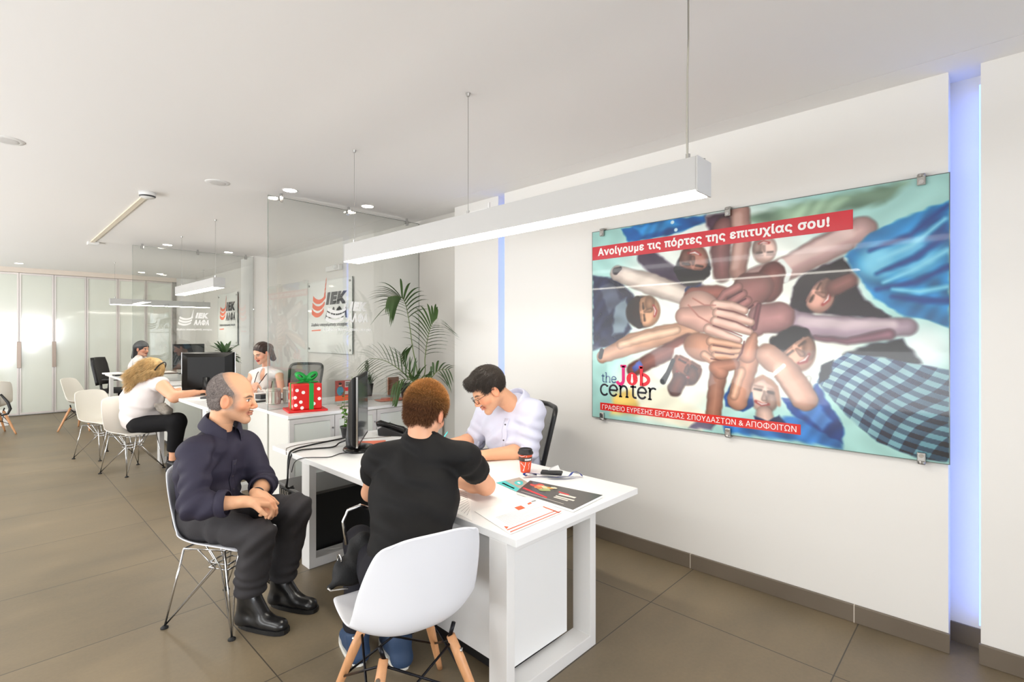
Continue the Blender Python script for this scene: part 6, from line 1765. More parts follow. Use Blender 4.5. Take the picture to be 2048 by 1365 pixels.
def dN(P): return limb_folds(P, [(J['elR'], J['wrR'] - J['shR'], .12, 100, .009), (J['elL'], J['wrL'] - J['shL'], .11, 100, .008), (J['shR'] - UPZ * .06, J['elR'] - J['shR'], .13, 70, .007), (J['pelvis'] + N.f * .1, N.up + N.side * .3, .18, 80, .009), (J['shR'] + N.f * .08, N.side + N.up, .12, 80, .007), (J['chest'] - N.f * .1, N.up * .6 + N.side, .2, 60, .006)]) + .006 * rnoise(P, 24, 7)
N.garment('shirt', SH_N, sN, dN, v=.0065, keys=('pelvis', 'chest', 'neck', 'shR', 'shL', 'elR', 'elL', 'wrR', 'wrL'))
N.front_strip(SH_N, .0, .017)
N.collar(SH_N, .074, .42, .055, .06, .045, .55)
N.cuff('R', 1.55, .058, SH_N); N.cuff('L', 1.35, .06, SH_N)
JE_N = cloth('black_denim', (56, 54, 56), .35, .8, .4, 500)
def tN(F): N.legs(F, (.088, .076, .078), .93, .150)
def dT(P): return limb_folds(P, [(J['knR'], J['anR'] - J['hpR'], .13, 95, .007), (J['knL'], J['anL'] - J['hpL'], .13, 95, .007), (J['hpR'] + N.f * .1, J['knR'] - J['hpR'], .16, 60, .008), (J['hpL'] + N.f * .1, J['knL'] - J['hpL'], .16, 60, .008), (J['anR'] + UPZ * .06, UPZ, .14, 110, .008), (J['anL'] + UPZ * .06, UPZ, .14, 110, .008)]) + .005 * rnoise(P, 22, 9)
N.garment('trousers', JE_N, tN, dT, v=.0065, keys=('pelvis', 'hpR', 'hpL', 'knR', 'knL', 'anR', 'anL'))
LEA = mat('black_shoe_leather', (26, 25, 25), .3, coat=.2, bump=.2, bscale=40)
N.shoe('R', LEA, BLACKP, .295); N.shoe('L', LEA, BLACKP, .295)
HG = mat('grey_cropped_hair', (122, 112, 107), .8, var=.5, vscale=90, bump=.6, bscale=300)
def hN(F):
    F.ell(N.hl((0, -.014, .032)), [v * 1.10 + .0022 for v in (.075, .096, .088)], N.M, .01)
    F.ell(N.hl((0, -.035, -.03)), [.068 * 1.1, .062 * 1.1, .05 * 1.1], N.M, .03)
def kN(x, y, z):
    d = np.maximum(y - (.040 - .95 * np.maximum(z - .02, 0)), -.062 - z - .4 * np.minimum(y + .03, 0) * 0)
    d = np.maximum(d, .030 - np.sqrt((np.abs(x) - .08) ** 2 + (y + .004) ** 2 + (z + .018) ** 2))
    return np.maximum(d, (-z - .01) * (y > .0) - .02 * (y <= .0) - .0)
N.hair(HG, hN, kN, .0032, (lambda p, n: n * .5 - UPZ * .8 - N.M[:, 1] * .3, 9000, .008, .0006, 1), soft=.010)
m = MB(); w_ = J['wrL']; d_ = Vector(unit(J['wrL'] - J['elL'])); x_, y_, _ = frame_from(d_); m.tube([Vector(w_) - d_ * .012 + (x_ * math.cos(a) + y_ * math.sin(a)) * .031 for a in [i * 2 * math.pi / 20 for i in range(20)]], .0045, 6, True)
m.build('bracelet', BLACKP, N.t, True)
m = MB(); bc = Vector(J['pelvis'] + N.up * .065 + N.f * .125); m.cbox(bc, (.04, .012, .032), Matrix(tuple(map(tuple, np.stack([N.side, N.f, N.up], 1))))); m.build('belt_buckle', STEEL, N.t, bevel=.003)

# ================= man in the black T-shirt, seen from behind
B = Person('man in a black T-shirt seen from behind, leaning on the front desk', JB, .80 * CAMF + .28 * CAMR - .42 * UPZ, 1.02)
J = B.J; J['pelvis'][2] = .565
for q_ in ('hpR', 'hpL'): J[q_][2] = .525
for q_ in 'LR': J['to' + q_] = J['an' + q_] * np.array([1, 1, 0]) + np.array([.03, .12, .05])
B.body((214, 160, 128), (176, 110, 96), (120, 80, 50), {}, [(J['wrR'], unit(np.array([.0, .5, -.05])), -UPZ, -CAMR, 1.05, (30, 35, 25), .03), (J['wrL'], unit(np.array([.5, .1, -.05])), -UPZ, CAMF, 1.05, (20, 25, 20), .03)],
       vf=.0032, ar=(.049, .043, .045, .031))
TS = cloth('black_jersey', (19, 18, 18), .2, .75, .15, 500)
def sB(F):
    B.torso(F, (.172, .190), {'R': (.50, .062, .068, .07), 'L': (.50, .062, .068, .07)}, .74, 0, -.10, .050)
    F.cap(J['chest'] - B.f * .02, J['neck'] - B.up * .035 - B.f * .006, .11, .070, .05)
def dB(P): return limb_folds(P, [(J['shR'], J['elR'] - J['shR'], .14, 75, .005), (J['shL'], J['elL'] - J['shL'], .14, 75, .005), (J['chest'] - B.f * .1 + UPZ * .05, UPZ * .9 + B.side * .3, .22, 62, .007), (J['pelvis'] - B.f * .1 + UPZ * .12, B.up + B.side * .2, .22, 60, .009), (J['neck'] - B.f * .06 - UPZ * .05, B.side * .5 + UPZ, .12, 90, .006)]) + .005 * rnoise(P, 18, 4)
B.garment('t_shirt', TS, sB, dB, v=.0068, keys=('pelvis', 'chest', 'neck', 'shR', 'shL', 'elR', 'elL'))
m = MB(); c_ = J['neck'] + B.up * .012; ax_ = unit(B.up * .6 + unit(B.hl((0, -.03, -.055)) - J['neck']) * .4); f_ = unit(np.cross(ax_, B.side)); m.tube([Vector(c_ + (f_ * math.cos(a) * .066 + B.side * math.sin(a) * .072) + ax_ * (.0 - .035 * math.cos(a))) for a in [i * 2 * math.pi / 32 for i in range(32)]], .0085, 8, True); m.build('neck_band', TS, B.t, True)
TR_B = cloth('black_trousers', (24, 23, 30), .2, .8, .2, 400)
def tB(F): B.legs(F, (.086, .072, .064), .95, .145)
def dTB(P): return limb_folds(P, [(J['anL'] + UPZ * .08, UPZ, .14, 110, .006), (J['anR'] + UPZ * .08, UPZ, .14, 110, .006)]) + .003 * rnoise(P, 24, 3)
B.garment('trousers', TR_B, tB, dTB, v=.0075, keys=('pelvis', 'hpR', 'hpL', 'knR', 'knL', 'anR', 'anL'))
BLUE = mat('blue_suede', (40, 62, 92), .7, bump=.2); WS = mat('white_sole', (224, 222, 214), .5)
B.shoe('L', BLUE, WS, .28); B.shoe('R', BLUE, WS, .28)
HB = vcol_mat('ginger_brown_hair', .6, spec=.3)
def hB(F):
    F.ell(B.hl((0, -.014, .034)), [(.075 + .009) * 1.02, (.096 + .010) * 1.02, (.088 + .013) * 1.02], B.M, .01)
    F.ell(B.hl((0, -.045, -.035)), [.062, .058, .05], B.M, .03)
def kB(x, y, z):
    d = np.maximum(y - (.052 + .35 * (z - .02)), -.070 - z + .5 * np.maximum(np.abs(x) - .045, 0) + .006 * np.sin(x * 90))
    d = np.maximum(d, .040 - np.sqrt((np.abs(x) - .086) ** 2 + (y + .004) ** 2 + (z + .024) ** 2))
    return np.maximum(d, np.where((y > -.035), -z - .03 - .35 * (y + .028), -.05 * np.ones_like(z)))
lo, hi = B.o - .18, B.o + .18
F = Field(lo, hi, .0032); hB(F); o_, M_ = B.o.astype(F32), B.M.astype(F32)
F.everywhere(lambda X, Y, Z: kB(*[((X - o_[0]) * M_[0, i] + (Y - o_[1]) * M_[1, i] + (Z - o_[2]) * M_[2, i]) / 1.02 for i in range(3)]), .004)
V, Q = F.mesh(1)
ex = strands(V, Q, lambda p, n: n * .8 - np.outer(np.clip(.09 - ((p - B.o) @ B.M)[:, 2], 0, .2) * 8, B.M[:, 2]) * .8 - B.M[:, 1] * .15, 18000, .024, .0008, 6)
allv = np.concatenate([V, ex[0]]); hz = ((allv - B.o) @ B.M)
tt = np.clip((hz[:, 2] + .01) / .09, 0, 1)[:, None]; gold = np.clip(.45 + .55 * rnoise(allv, 160, 8) , 0, 1)[:, None]
seg = np.concatenate([np.zeros(len(V)), np.tile([0, 0, 0, .5, .5, .5, 1.0], len(ex[0]) // 7)])[:, None]
cols = nl((100, 64, 38)) * (1 - tt) + nl((178, 124, 68)) * tt; cols = cols * (.6 + .6 * gold) * (.75 + .8 * seg)
np_mesh('hair', V, Q, HB, B.t, cols, ex)

# black handbag leaning at his side
F = Field((.86, 1.74, .30), (1.30, 2.26, .70), .005)
A_, B_, C_, D_ = [np.array(v) for v in ((1.155, 2.03, .572), (1.055, 1.985, .495), (.985, 1.975, .462), (1.17, 1.96, .49))]
F.cap(A_, B_, .040, .048, .03, flat=(CAMF, .7)); F.cap(B_, C_, .040, .012, .02, flat=(UPZ, .8)); F.cap(A_, D_, .045, .055, .03); F.cap(B_, D_, .05, .05, .03)
F.displace(lambda P: .004 * np.sin(P @ unit(CAMR * .8 + UPZ) * 95 + 1.5 * rnoise(P, 22, 5)) + .003 * rnoise(P, 50, 3))
V, Q = F.mesh(1); np_mesh('pouch', V, Q, mat('black_bag_cloth', (36, 36, 37), .7, bump=.3, bscale=200, spec=.3), t)
MB().tube([(.965, 1.962, .468), (.972, 1.952, .458), (1.0, 1.928, .462), (1.025, 1.908, .466)], .004, 8).build('zip', STEEL, t, True)
m = MB(); m.tube([Vector((1.035, 2.0, .553)) + Vector((.0, .018 * math.cos(a), .018 * math.sin(a))) for a in [i * .628 for i in range(10)]], .0035, 6, True); m.build('ring', CHROME, t, True)
m = MB(); m.tube([(1.12, 2.10, .56), (1.115, 2.12, .66), (1.135, 2.115, .705), (1.18, 2.09, .722), (1.23, 2.07, .70)], .0085, 10); m.build('handle', CHROME, t, True)

# ================= man with glasses behind the desk
G = Person('man with glasses and pale blue shirt writing behind the front desk', JG, -.80 * CAMR - .28 * CAMF - .58 * UPZ, 1.16)
J = G.J
G.body((222, 166, 130), (202, 136, 116), (48, 36, 30), dict(stubble=.3, closed=True), [(J['wrL'], unit(np.array([-.25, .35, -.02])), -UPZ, CAMR * .2 + CAMF * .8, 1.05, (22, 28, 22), .03), (J['wrR'], unit(np.array([-.45, .15, -.05])), -UPZ * .8 - CAMR * .2, -CAMF + UPZ * .3, 1.05, (45, 45, 30), .02)],
       vf=.003, ar=(.05, .044, .048, .032), mouth=.0012, nose=.95)
SH_G = cloth('pale_blue_shirt_cloth', (206, 208, 226), .05, .8, .12, 420)
def sG(F): G.torso(F, (.165, .185), {'R': (1.06, .084, .074, .066), 'L': (1.10, .084, .074, .066)}, .72, .0, .02, .066)
def dG(P): return limb_folds(P, [(J['elR'], J['elR'] - J['shR'], .12, 95, .008), (J['elL'], J['elL'] - J['shL'], .13, 95, .008), ((J['shL'] + J['elL']) / 2, J['elL'] - J['shL'], .13, 75, .008), (J['chest'] + G.f * .1, G.side * .7 + G.up * .7, .2, 60, .009), (J['shL'], G.side + G.up, .1, 90, .004)]) + .0035 * rnoise(P, 24, 12)
G.garment('shirt', SH_G, sG, dG, v=.0068, keys=('pelvis', 'chest', 'neck', 'shR', 'shL', 'elR', 'elL', 'wrR', 'wrL'))
G.front_strip(SH_G, 0, .017); G.collar(SH_G, .063, .40, .045, .05, .012, .35)
G.cuff('R', 1.06, .070, SH_G, .025); G.cuff('L', 1.10, .070, SH_G, .025)
TG = cloth('dark_trousers', (40, 40, 48), .1)
def tG(F): G.legs(F, (.085, .066, .06), .95, .15)
G.garment('trousers', TG, tG, None, v=.010, keys=('pelvis', 'hpR', 'hpL', 'knR', 'knL', 'anR', 'anL'))
HGm = mat('dark_brown_hair', (50, 41, 34), .45, var=.5, vscale=60, bump=.5, bscale=200, stretch=(1, 1, .3))
def hG(F):
    h = 1.16
    F.ell(G.hl((0, -.012, .036)), [.084 * h, .106 * h, .098 * h], G.M, .01)
    F.cap(G.hl((-.03, .070, .092)), G.hl((.03, .070, .092)), .022 * h, .022 * h, .04)
def kG(x, y, z):
    d = y - np.where(z > .055, .112, .045 + .9 * np.maximum(z - .03, 0) + 0 * z)
    d = np.maximum(d, np.where(y > -.02, -z + .002 - .0 * y, -.07 - z))
    return np.maximum(d, .028 - np.sqrt((np.abs(x) - .084) ** 2 + (y + .0) ** 2 + (z + .018) ** 2))
G.hair(HGm, hG, kG, .0036, (lambda p, n: n * .35 + G.M[:, 1] * .8 - G.M[:, 2] * .35, 9000, .026, .0009, 3))
fm = mat('spectacle_frame', (60, 52, 50), .3, .5)
gl = None
m = MB()
for q in (-1, 1):
    m.tube([Vector(G.hl((q * .033 + .023 * math.copysign(abs(math.cos(a)) ** .7, math.cos(a)), .108 - .012 * abs(math.cos(a)) * (1 if q * math.cos(a) > 0 else 0), -.008 + .0155 * math.copysign(abs(math.sin(a)) ** .7, math.sin(a))))) for a in [i * 2 * math.pi / 24 for i in range(24)]], .0016, 6, True)
    m.tube([Vector(G.hl(p)) for p in ((q * .056, .098, .0), (q * .072, .06, .002), (q * .084, .0, .006), (q * .082, -.018, -.006))], .0018, 6)
m.tube([Vector(G.hl(p)) for p in ((-.010, .110, -.004), (0, .114, -.001), (.010, .110, -.004))], .0016, 6)
m.build('spectacles', fm, G.t, True)

# ================= blonde woman leaning on the second desk
O = Person('blonde woman in a white top and black leggings leaning over the second desk', JO, .72 * CAMR + .12 * CAMF - .68 * UPZ, 1.05)
J = O.J; J['pelvis'][2] = .54
for q_ in ('hpR', 'hpL'): J[q_][2] = .52
O.body((228, 170, 136), (190, 110, 100), (150, 110, 70), dict(closed=True), [(J['wrR'], unit(J['wrR'] - J['elR'] + np.array([0, 0, -.02])), -UPZ, CAMF, 1.1, (30, 40, 30), .03), (J['wrL'], unit(J['wrL'] - J['elL'] + np.array([0, 0, -.02])), -UPZ, -CAMF, 1.1, (30, 40, 30), .03)],
       v=.009, vf=.0045, ar=(.068, .056, .054, .034), female=True, slim=.95)
WT = cloth('white_blouse_cloth', (238, 230, 228), .04, .85, .15, 200)
def sO(F):
    O.torso(F, (.205, .225), (.03, .075, .07, .07), .86, .15, -.09, .066)
    F.cap(J['pelvis'] + O.f * .02 + UPZ * .05, J['pelvis'] + unit(J['knR'] - J['hpR']) * .16 + UPZ * .05, .155, .115, .05)
def dO(P): return limb_folds(P, [(J['chest'] * .5 + J['pelvis'] * .5, O.up, .25, 60, .007), (J['shR'], O.side + O.up, .15, 60, .006)]) + .005 * rnoise(P, 20, 5)
O.garment('blouse', WT, sO, dO, v=.010, keys=('pelvis', 'chest', 'neck', 'shR', 'shL'), margin=.3)
LG = cloth('black_leggings', (16, 15, 17), .2)
def tO(F): O.legs(F, (.098, .086, .066), .72, .145)
O.garment('leggings', LG, tO, None, v=.011, keys=('pelvis', 'hpR', 'hpL', 'knR', 'knL', 'anR', 'anL'))
O.shoe('R', LEA, BLACKP, .25); O.shoe('L', LEA, BLACKP, .25)
HO = mat('blonde_hair', (212, 172, 116), .5, var=.6, vscale=30, bump=.7, bscale=90, stretch=(1, 1, .35))
tail = [O.hl((0, -.075, -.01)), J['neck'] + O.f * -.07 - CAMF * .06 + UPZ * .05, J['neck'] - CAMR * .07 - UPZ * .09 - CAMF * .12]
def hO(F):
    h = 1.05
    F.ell(O.hl((0, -.014, .036)), [.082 * h, .104 * h, .096 * h], O.M, .01)
    F.cap(tail[0], tail[1], .070, .055, .05); F.cap(tail[1], tail[2], .055, .02, .04)
    for q in (-1, 1): F.cap(O.hl((q * .075, .02, .02)), O.hl((q * .072, -.01, -.08)), .030, .024, .03)
    F.ell(O.hl((0, .10, -.035)), [.068, .075, .09], O.M, .01, 's')
dirO = lambda p, n: n * .25 + (tail[2] - O.hl((0, 0, .1))) * 2.6
O.hair(HO, hO, None, .006, (dirO, 6000, .085, .0016, 4), disp=lambda P: .005 * np.sin(P @ O.side * 120 + 3 * rnoise(P, 20, 1)), lo_hi=(O.o - .38, O.o + .26))
m = MB(); m.tube([Vector(O.hl((.092 * math.cos(a), .045 - .02 * math.sin(a), .055 + .085 * math.sin(a)))) for a in [i * math.pi / 12 for i in range(13)]], .007, 6); m.build('sunglasses', BLACKG, O.t, True)
F = Field(J['knR'] - .3, J['knR'] + .2, .008); c_ = J['pelvis'] * .35 + J['knR'] * .65 + UPZ * .16 + CAMR * .0
F.cap(c_ - CAMR * .06 + UPZ * .03, c_ + CAMR * .05 - UPZ * .05, .055, .05, .03); F.displace(lambda P: .009 * rnoise(P, 60, 2))
V, Q = F.mesh(1); tag(np_mesh('handbag', V, Q, mat('grey_print_cloth', (150, 142, 132), .8, var=.6, vscale=30)), 'small grey patterned bag in the lap of the blonde woman', 'bag')

# ================= dark-haired woman with the lanyard
Wm = Person('dark-haired woman in a white sleeveless blouse with lanyard at second desk', JW, -.42 * CAMR - .82 * CAMF - .38 * UPZ, 1.03)
J = Wm.J
Wm.body((226, 176, 150), (186, 50, 62), (52, 36, 30), dict(), [(J['wrR'], unit(np.array([-.2, -.3, -.1])), -UPZ, CAMR, 1.0, (35, 40, 30), .03), (J['wrL'], unit(np.array([-.3, -.1, -.1])), -UPZ, CAMF, 1.0, (30, 30, 30), .03)],
        v=.009, vf=.004, ar=(.045, .038, .040, .027), female=True, slim=.92)
WB = cloth('white_sleeveless_cloth', (240, 236, 234), .04, .8, .12, 200, None)
def sW(F):
    Wm.torso(F, (.145, .160), (.02, .046, .046, .05), .74, 0, .03, .044, .055)
    F.ell(J['neck'] + Wm.f * .085 - Wm.up * .04, [.032, .06, .10], np.stack([Wm.side, Wm.f, Wm.up], 1), .015, 's')
Wm.garment('blouse', WB, sW, lambda P: .004 * rnoise(P, 26, 6), v=.009, keys=('pelvis', 'chest', 'neck', 'shR', 'shL'))
def tW(F): Wm.legs(F, (.085, .066, .05), .9, .15)
Wm.garment('trousers', LG, tW, None, v=.012, keys=('pelvis', 'hpR', 'hpL', 'knR', 'knL', 'anR', 'anL'))
HW = mat('dark_brown_tied_hair', (48, 32, 27), .35, var=.4, vscale=30, bump=.4, bscale=120)
def hW(F):
    h = 1.03
    F.ell(Wm.hl((0, -.016, .036)), [.082 * h, .104 * h, .094 * h], Wm.M, .01); F.ell(Wm.hl((.0, -.105, .02)), [.055, .05, .055], Wm.M, .02)
    F.cap(Wm.hl((0, -.10, .0)), Wm.hl((-.02, -.10, -.12)), .05, .035, .03)
def kW(x, y, z): return np.maximum(y - (.030 + .75 * np.maximum(z - .0, 0) - .35 * np.minimum(z, 0) * 0), np.where(y > -.03, -.02 - z, -.2))
Wm.hair(HW, hW, kW, .0045, disp=lambda P: .002 * np.sin(P @ Wm.M[:, 0] * 260), lo_hi=(Wm.o - .24, Wm.o + .2))
m = MB(); rows = []
for i in range(9):
    f = i / 8; rows.append([Vector(Wm.hl((.02 + .085 * math.cos(a) * (1 - .25 * f), -.09 + .06 * math.sin(a) - .02 * f, .045 - .10 * f))) for a in [-.6 + j * .42 for j in range(9)]])
m.grid(rows); m.build('scarf', mat('blue_patterned_scarf', (70, 120, 150), .6, var=.9, vscale=45), Wm.t, True, solid=.006)
m = MB()
nk, ch = J['neck'], J['chest']
for q in (-1, 1):
    m.tube([Vector(nk + Wm.side * q * .07 + UPZ * .015 - Wm.f * .02), Vector(nk + Wm.side * q * .062 - UPZ * .04 + Wm.f * .085), Vector(ch + Wm.side * q * .03 + UPZ * .02 + Wm.f * .165), Vector(ch + UPZ * -.12 + Wm.f * .15)], .005, 6)
m.cbox(Vector(ch + UPZ * -.16 + Wm.f * .15), (.03, .01, .05)); m.build('lanyard', mat('dark_lanyard', (46, 38, 42), .6), Wm.t, True)

# ================= black-haired woman at the far desk
K = Person('black-haired woman in a white blouse sitting at the far desk', JK, .86 * CAMR - .05 * CAMF - .12 * UPZ, 1.10)
J = K.J
K.body((214, 160, 134), (170, 90, 84), (40, 32, 30), dict(), [(J['wrR'], unit(J['wrR'] - J['elR']), -UPZ, CAMF, 1.1, (30, 30, 30), .03), (J['wrL'], unit(J['wrL'] - J['elL']), -UPZ, -CAMF, 1.1, (30, 30, 30), .03)], v=.011, vf=.006, female=True)
def sK(F): K.torso(F, (.16, .18), (1.5, .085, .075, .06), .78, 0, .02, .075)
K.garment('blouse', WT, sK, lambda P: .006 * rnoise(P, 20, 9), v=.012, keys=('pelvis', 'chest', 'neck', 'shR', 'shL', 'elR', 'elL', 'wrR', 'wrL'))
def tK(F): K.legs(F, (.085, .066, .05), .9, .15)
K.garment('trousers', LG, tK, None, v=.014, keys=('pelvis', 'hpR', 'hpL', 'knR', 'knL', 'anR', 'anL'))
HK = mat('black_long_hair', (40, 38, 42), .4, var=.4, vscale=20, bump=.4, bscale=80)
def hK(F):
    h = 1.1
    F.ell(K.hl((0, -.016, .036)), [.088 * h, .108 * h, .10 * h], K.M, .01); F.cap(K.hl((0, -.06, .0)), K.hl((0, -.10, -.15)), .085, .06, .04)
    F.ell(K.hl((0, .10, -.03)), [.07, .065, .09], K.M, .01, 's')
K.hair(HK, hK, None, .007, disp=lambda P: .004 * np.sin(P @ K.side * 110), lo_hi=(K.o - .3, K.o + .22))

# bow of the gift box: two puffed loops, a knot and two tails
G3_, Mg_, bt_ = BOW; Mg_ = np.array(Mg_)
c_ = np.array(G3_(0.01, 0, .262)); F = Field(c_ - .16, c_ + .16, .004)
for q in (-1, 1):
    ax_ = unit(Mg_ @ np.array([q * .82, 0, .57])); sd_ = Mg_ @ np.array([0, 1., 0]); Mb = np.stack([ax_, sd_, np.cross(ax_, sd_)], 1)
    F.ell(c_ + ax_ * .054, (.056, .042, .034), Mb, .008); F.ell(c_ + ax_ * .064, (.030, .06, .009), Mb, .006, 's')
    F.cap(c_ - np.array([0, 0, .01]), np.array(G3_(.01 + q * .075, -.045, .247)), .010, .012, .01, flat=(np.array([0, 0, 1.]), .5))
F.ell(c_, (.020, .024, .018), None, .008)
F.displace(lambda P: .0015 * np.sin((P - c_) @ np.array([0, 1, .4]) * 260), .01)
V, Q = F.mesh(1); np_mesh('bow', V, Q, GREENR, bt_)
# ------------------------------------------------------------------ glass poster on the right wall
PX, PY0, PY1, PZ0, PZ1 = 3.118, 0.158, 2.160, 0.895, 2.257
PW, PH = PY1 - PY0, PZ1 - PZ0
t = thing('poster', 'large glass poster of stacked hands and smiling faces on the right wall', 'poster', (PX, PY0, PZ0))
NU, NV = 620, 422
U, Vv = np.meshgrid(np.linspace(0, 1, NU), np.linspace(0, 1, NV)); XX, ZZ = U * PW, Vv * PH
IMG = np.tile(np.array([178, 212, 205.]), (NV, NU, 1))
IMG += ((1 - np.clip(np.hypot((U - .45) / .6, (Vv - .5) / .55), 0, 1)) * 40)[..., None]
wob = .004 * (np.sin(XX * 60 + 3 * np.sin(ZZ * 47)) + np.sin(ZZ * 71 + 2 * np.sin(XX * 39)))
def seg_poly(pts):
    d = np.full(XX.shape, 1e9); ins = np.zeros(XX.shape, bool); P_ = [(u * PW, v * PH) for u, v in pts]
    for i in range(len(P_)):
        (x0, y0), (x1, y1) = P_[i - 1], P_[i]; ex, ey = x1 - x0, y1 - y0; h = np.clip(((XX - x0) * ex + (ZZ - y0) * ey) / (ex * ex + ey * ey + 1e-12), 0, 1)
        d = np.minimum(d, np.hypot(XX - x0 - h * ex, ZZ - y0 - h * ey)); c_ = (y0 <= ZZ) != (y1 <= ZZ)
        ins ^= c_ & (XX < x0 + (ZZ - y0) / (y1 - y0 + 1e-12) * ex)
    return np.where(ins, -d, d)
def seg_chain(pts):
    d = np.full(XX.shape, 1e9)
    if len(pts) == 1: pts = pts * 2
    for (u0, v0, r0), (u1, v1, r1) in zip(pts[:-1], pts[1:]):
        x0, y0, x1, y1 = u0 * PW, v0 * PH, u1 * PW, v1 * PH; ex, ey = x1 - x0, y1 - y0
        h = np.clip(((XX - x0) * ex + (ZZ - y0) * ey) / (ex * ex + ey * ey + 1e-12), 0, 1); d = np.minimum(d, np.hypot(XX - x0 - h * ex, ZZ - y0 - h * ey) - (r0 + (r1 - r0) * h))
    return d
for kind, col, geo, soft in POSTER:
    s_ = soft * .00105 + .0015
    if kind in ('p', 'plaid'): d = seg_poly(geo) + wob * (.6 if soft > 6 else .3)
    elif kind == 'c': d = seg_chain(list(geo)) + wob * (.3 if soft > 5 else 0); rad = max(g[2] for g in geo)
    else:
        u, v, rx, ry, rot = geo; a = math.radians(rot); dx, dz = XX - u * PW, ZZ - v * PH; q1, q2 = (dx * math.cos(a) + dz * math.sin(a)) / rx, (-dx * math.sin(a) + dz * math.cos(a)) / ry
        d = (np.sqrt(q1 * q1 + q2 * q2) - 1) * min(rx, ry); rad = min(rx, ry)
    al = np.clip(.5 - d / (2 * s_), 0, 1); al = al * al * (3 - 2 * al)
    if kind == 'plaid':
        a = math.radians(-27); p1 = XX * math.cos(a) + ZZ * math.sin(a); p2 = -XX * math.sin(a) + ZZ * math.cos(a); p2 = p2 + .02 * np.sin(p1 * 9); p1 = p1 + .015 * np.sin(p2 * 14)
        gq = np.clip((XX / PW - .60) / .4, 0, 1); s1 = np.clip(np.sin(2 * np.pi * (p1 / .075 - 2.2 * gq ** 2)) * 5 + .5, 0, 1); s2 = np.clip(np.sin(2 * np.pi * (p2 / .046 - 1.2 * gq ** 2)) * 5 + .5, 0, 1)
        f = ((s1 + s2) / 2)[..., None]; ink = np.clip(((XX / PW - .60) / .4) * .8 + (.20 - Vv) * 1.6, 0, 1)[..., None]
        light = np.array([196, 220, 218.]) * (1 - ink) + np.array([120, 160, 170.]) * ink; dark = np.array([62, 92, 140.]) * (1 - ink) + np.array([22, 26, 48.]) * ink
        C = light * (1 - f) + dark * f
    else: C = np.array(col, float)
    if kind in 'ce' and col[0] > col[2] + 12 and rad > .012 and soft < 13:   # the photographed limbs are rounded in the print
        tq = np.clip(-d / rad, 0, 1); C = C * (.62 + .46 * np.sqrt(tq) - .06 * np.clip((XX * .4 - ZZ) * 0, 0, 1))[..., None]
    elif kind == 'p' and sum(col) < 560: C = C * (1 + .10 * np.sin(XX * 21 + ZZ * 16 + 3 * np.sin(ZZ * 11 + XX * 5)) + .06 * np.sin(XX * 37 - ZZ * 51 + 4 * np.sin(XX * 13)))[..., None]
    IMG = IMG * (1 - al[..., None]) + C * al[..., None]
IMG = IMG * (1 + .05 * np.sin(XX * 31 + 2 * np.sin(ZZ * 23))[..., None] * .5)
IMG = np.clip((IMG * np.array([.96, .99, 1.0]) - 170) * 1.22 + 158, 0, 255) / 255
LINC = np.where(IMG <= .04045, IMG / 12.92, ((IMG + .055) / 1.055) ** 2.4).reshape(-1, 3)
Vt = np.stack([np.full(NU * NV, PX), (PY1 - XX).ravel(), (PZ0 + ZZ).ravel()], 1)
ii = np.arange(NU * NV).reshape(NV, NU); Qd = np.stack([ii[:-1, :-1], ii[:-1, 1:], ii[1:, 1:], ii[1:, :-1]], -1).reshape(-1, 4)
np_mesh('printed_picture', Vt, Qd, vcol_mat('poster_print', .25, coat=.35), t, LINC)
MB().box((PX + .0005, PY0, PZ0), (PX + .010, PY1, PZ1)).build('glass_panel', mat('poster_glass_back', (196, 214, 208), .1, coat=.5), t)
e = MB()
for a, b_ in (((PX - .001, PY0 - .004, PZ0 - .004), (PX + .010, PY0, PZ1 + .004)), ((PX - .001, PY1, PZ0 - .004), (PX + .010, PY1 + .004, PZ1 + .004)), ((PX - .001, PY0, PZ0 - .004), (PX + .010, PY1, PZ0)), ((PX - .001, PY0, PZ1), (PX + .010, PY1, PZ1 + .004))): e.box(a, b_)
e.build('glass_edge', GREENEDGE, t)
for y in (2.07, 1.17, .258):
    for z, s_ in ((PZ1, 1), (PZ0, -1)):
        m = MB(); m.cbox((PX - .012, y, z - s_ * .018), (.016, .034, .044)); m.cyl((PX - .012, y, z - s_ * .002), (PX - .012, y, z + s_ * .014), .017); m.cbox((PX + .008, y, z + s_ * .012), (.036, .03, .014))
        o = m.build('clip', STEEL, t, bevel=.004)
        MB().cyl((PX - .0205, y, z - s_ * .026), (PX - .026, y, z - s_ * .026), .010, n=12).build('screw', CHROME, o)
ex, ey = Vector((0, -1, 0)), Vector((0, 0, 1))
def PP(u, v, lift=.0015): return Vector((PX - lift, PY1 - u * PW, PZ0 + v * PH))
def quad(name, pts, m_, lift): MB().add([PP(u, v, lift) for u, v in pts], [(0, 1, 2, 3)]).build(name, m_, t)
REDS = mat('poster_red', (206, 34, 50), .15, coat=.6)
quad('red_band', ((.0, .8482), (.8113, .8475), (.8113, .9227), (.0, .9199)), REDS, .0012)
quad('red_band', ((.0338, .0405), (.6901, .0372), (.6901, .0796), (.0338, .0806)), mat('poster_red_warm', (216, 40, 34), .15, coat=.6), .0012)
PWH = mat('poster_white', (244, 240, 238), .2, coat=.5)
lettering('slogan_word', 'Ανοίγουμε τις πόρτες της επιτυχίας σου!', PWH, t, PP(.024, .8585, .0018), ex, ey, .735 * PW, .052 * PH, .085, words=True)
lettering('banner_word', 'ΓΡΑΦΕΙΟ ΕΥΡΕΣΗΣ ΕΡΓΑΣΙΑΣ ΣΠΟΥΔΑΣΤΩΝ & ΑΠΟΦΟΙΤΩΝ', PWH, t, PP(.0425, .0455, .0018), ex, ey, .637 * PW, .0265 * PH, .0, words=True)
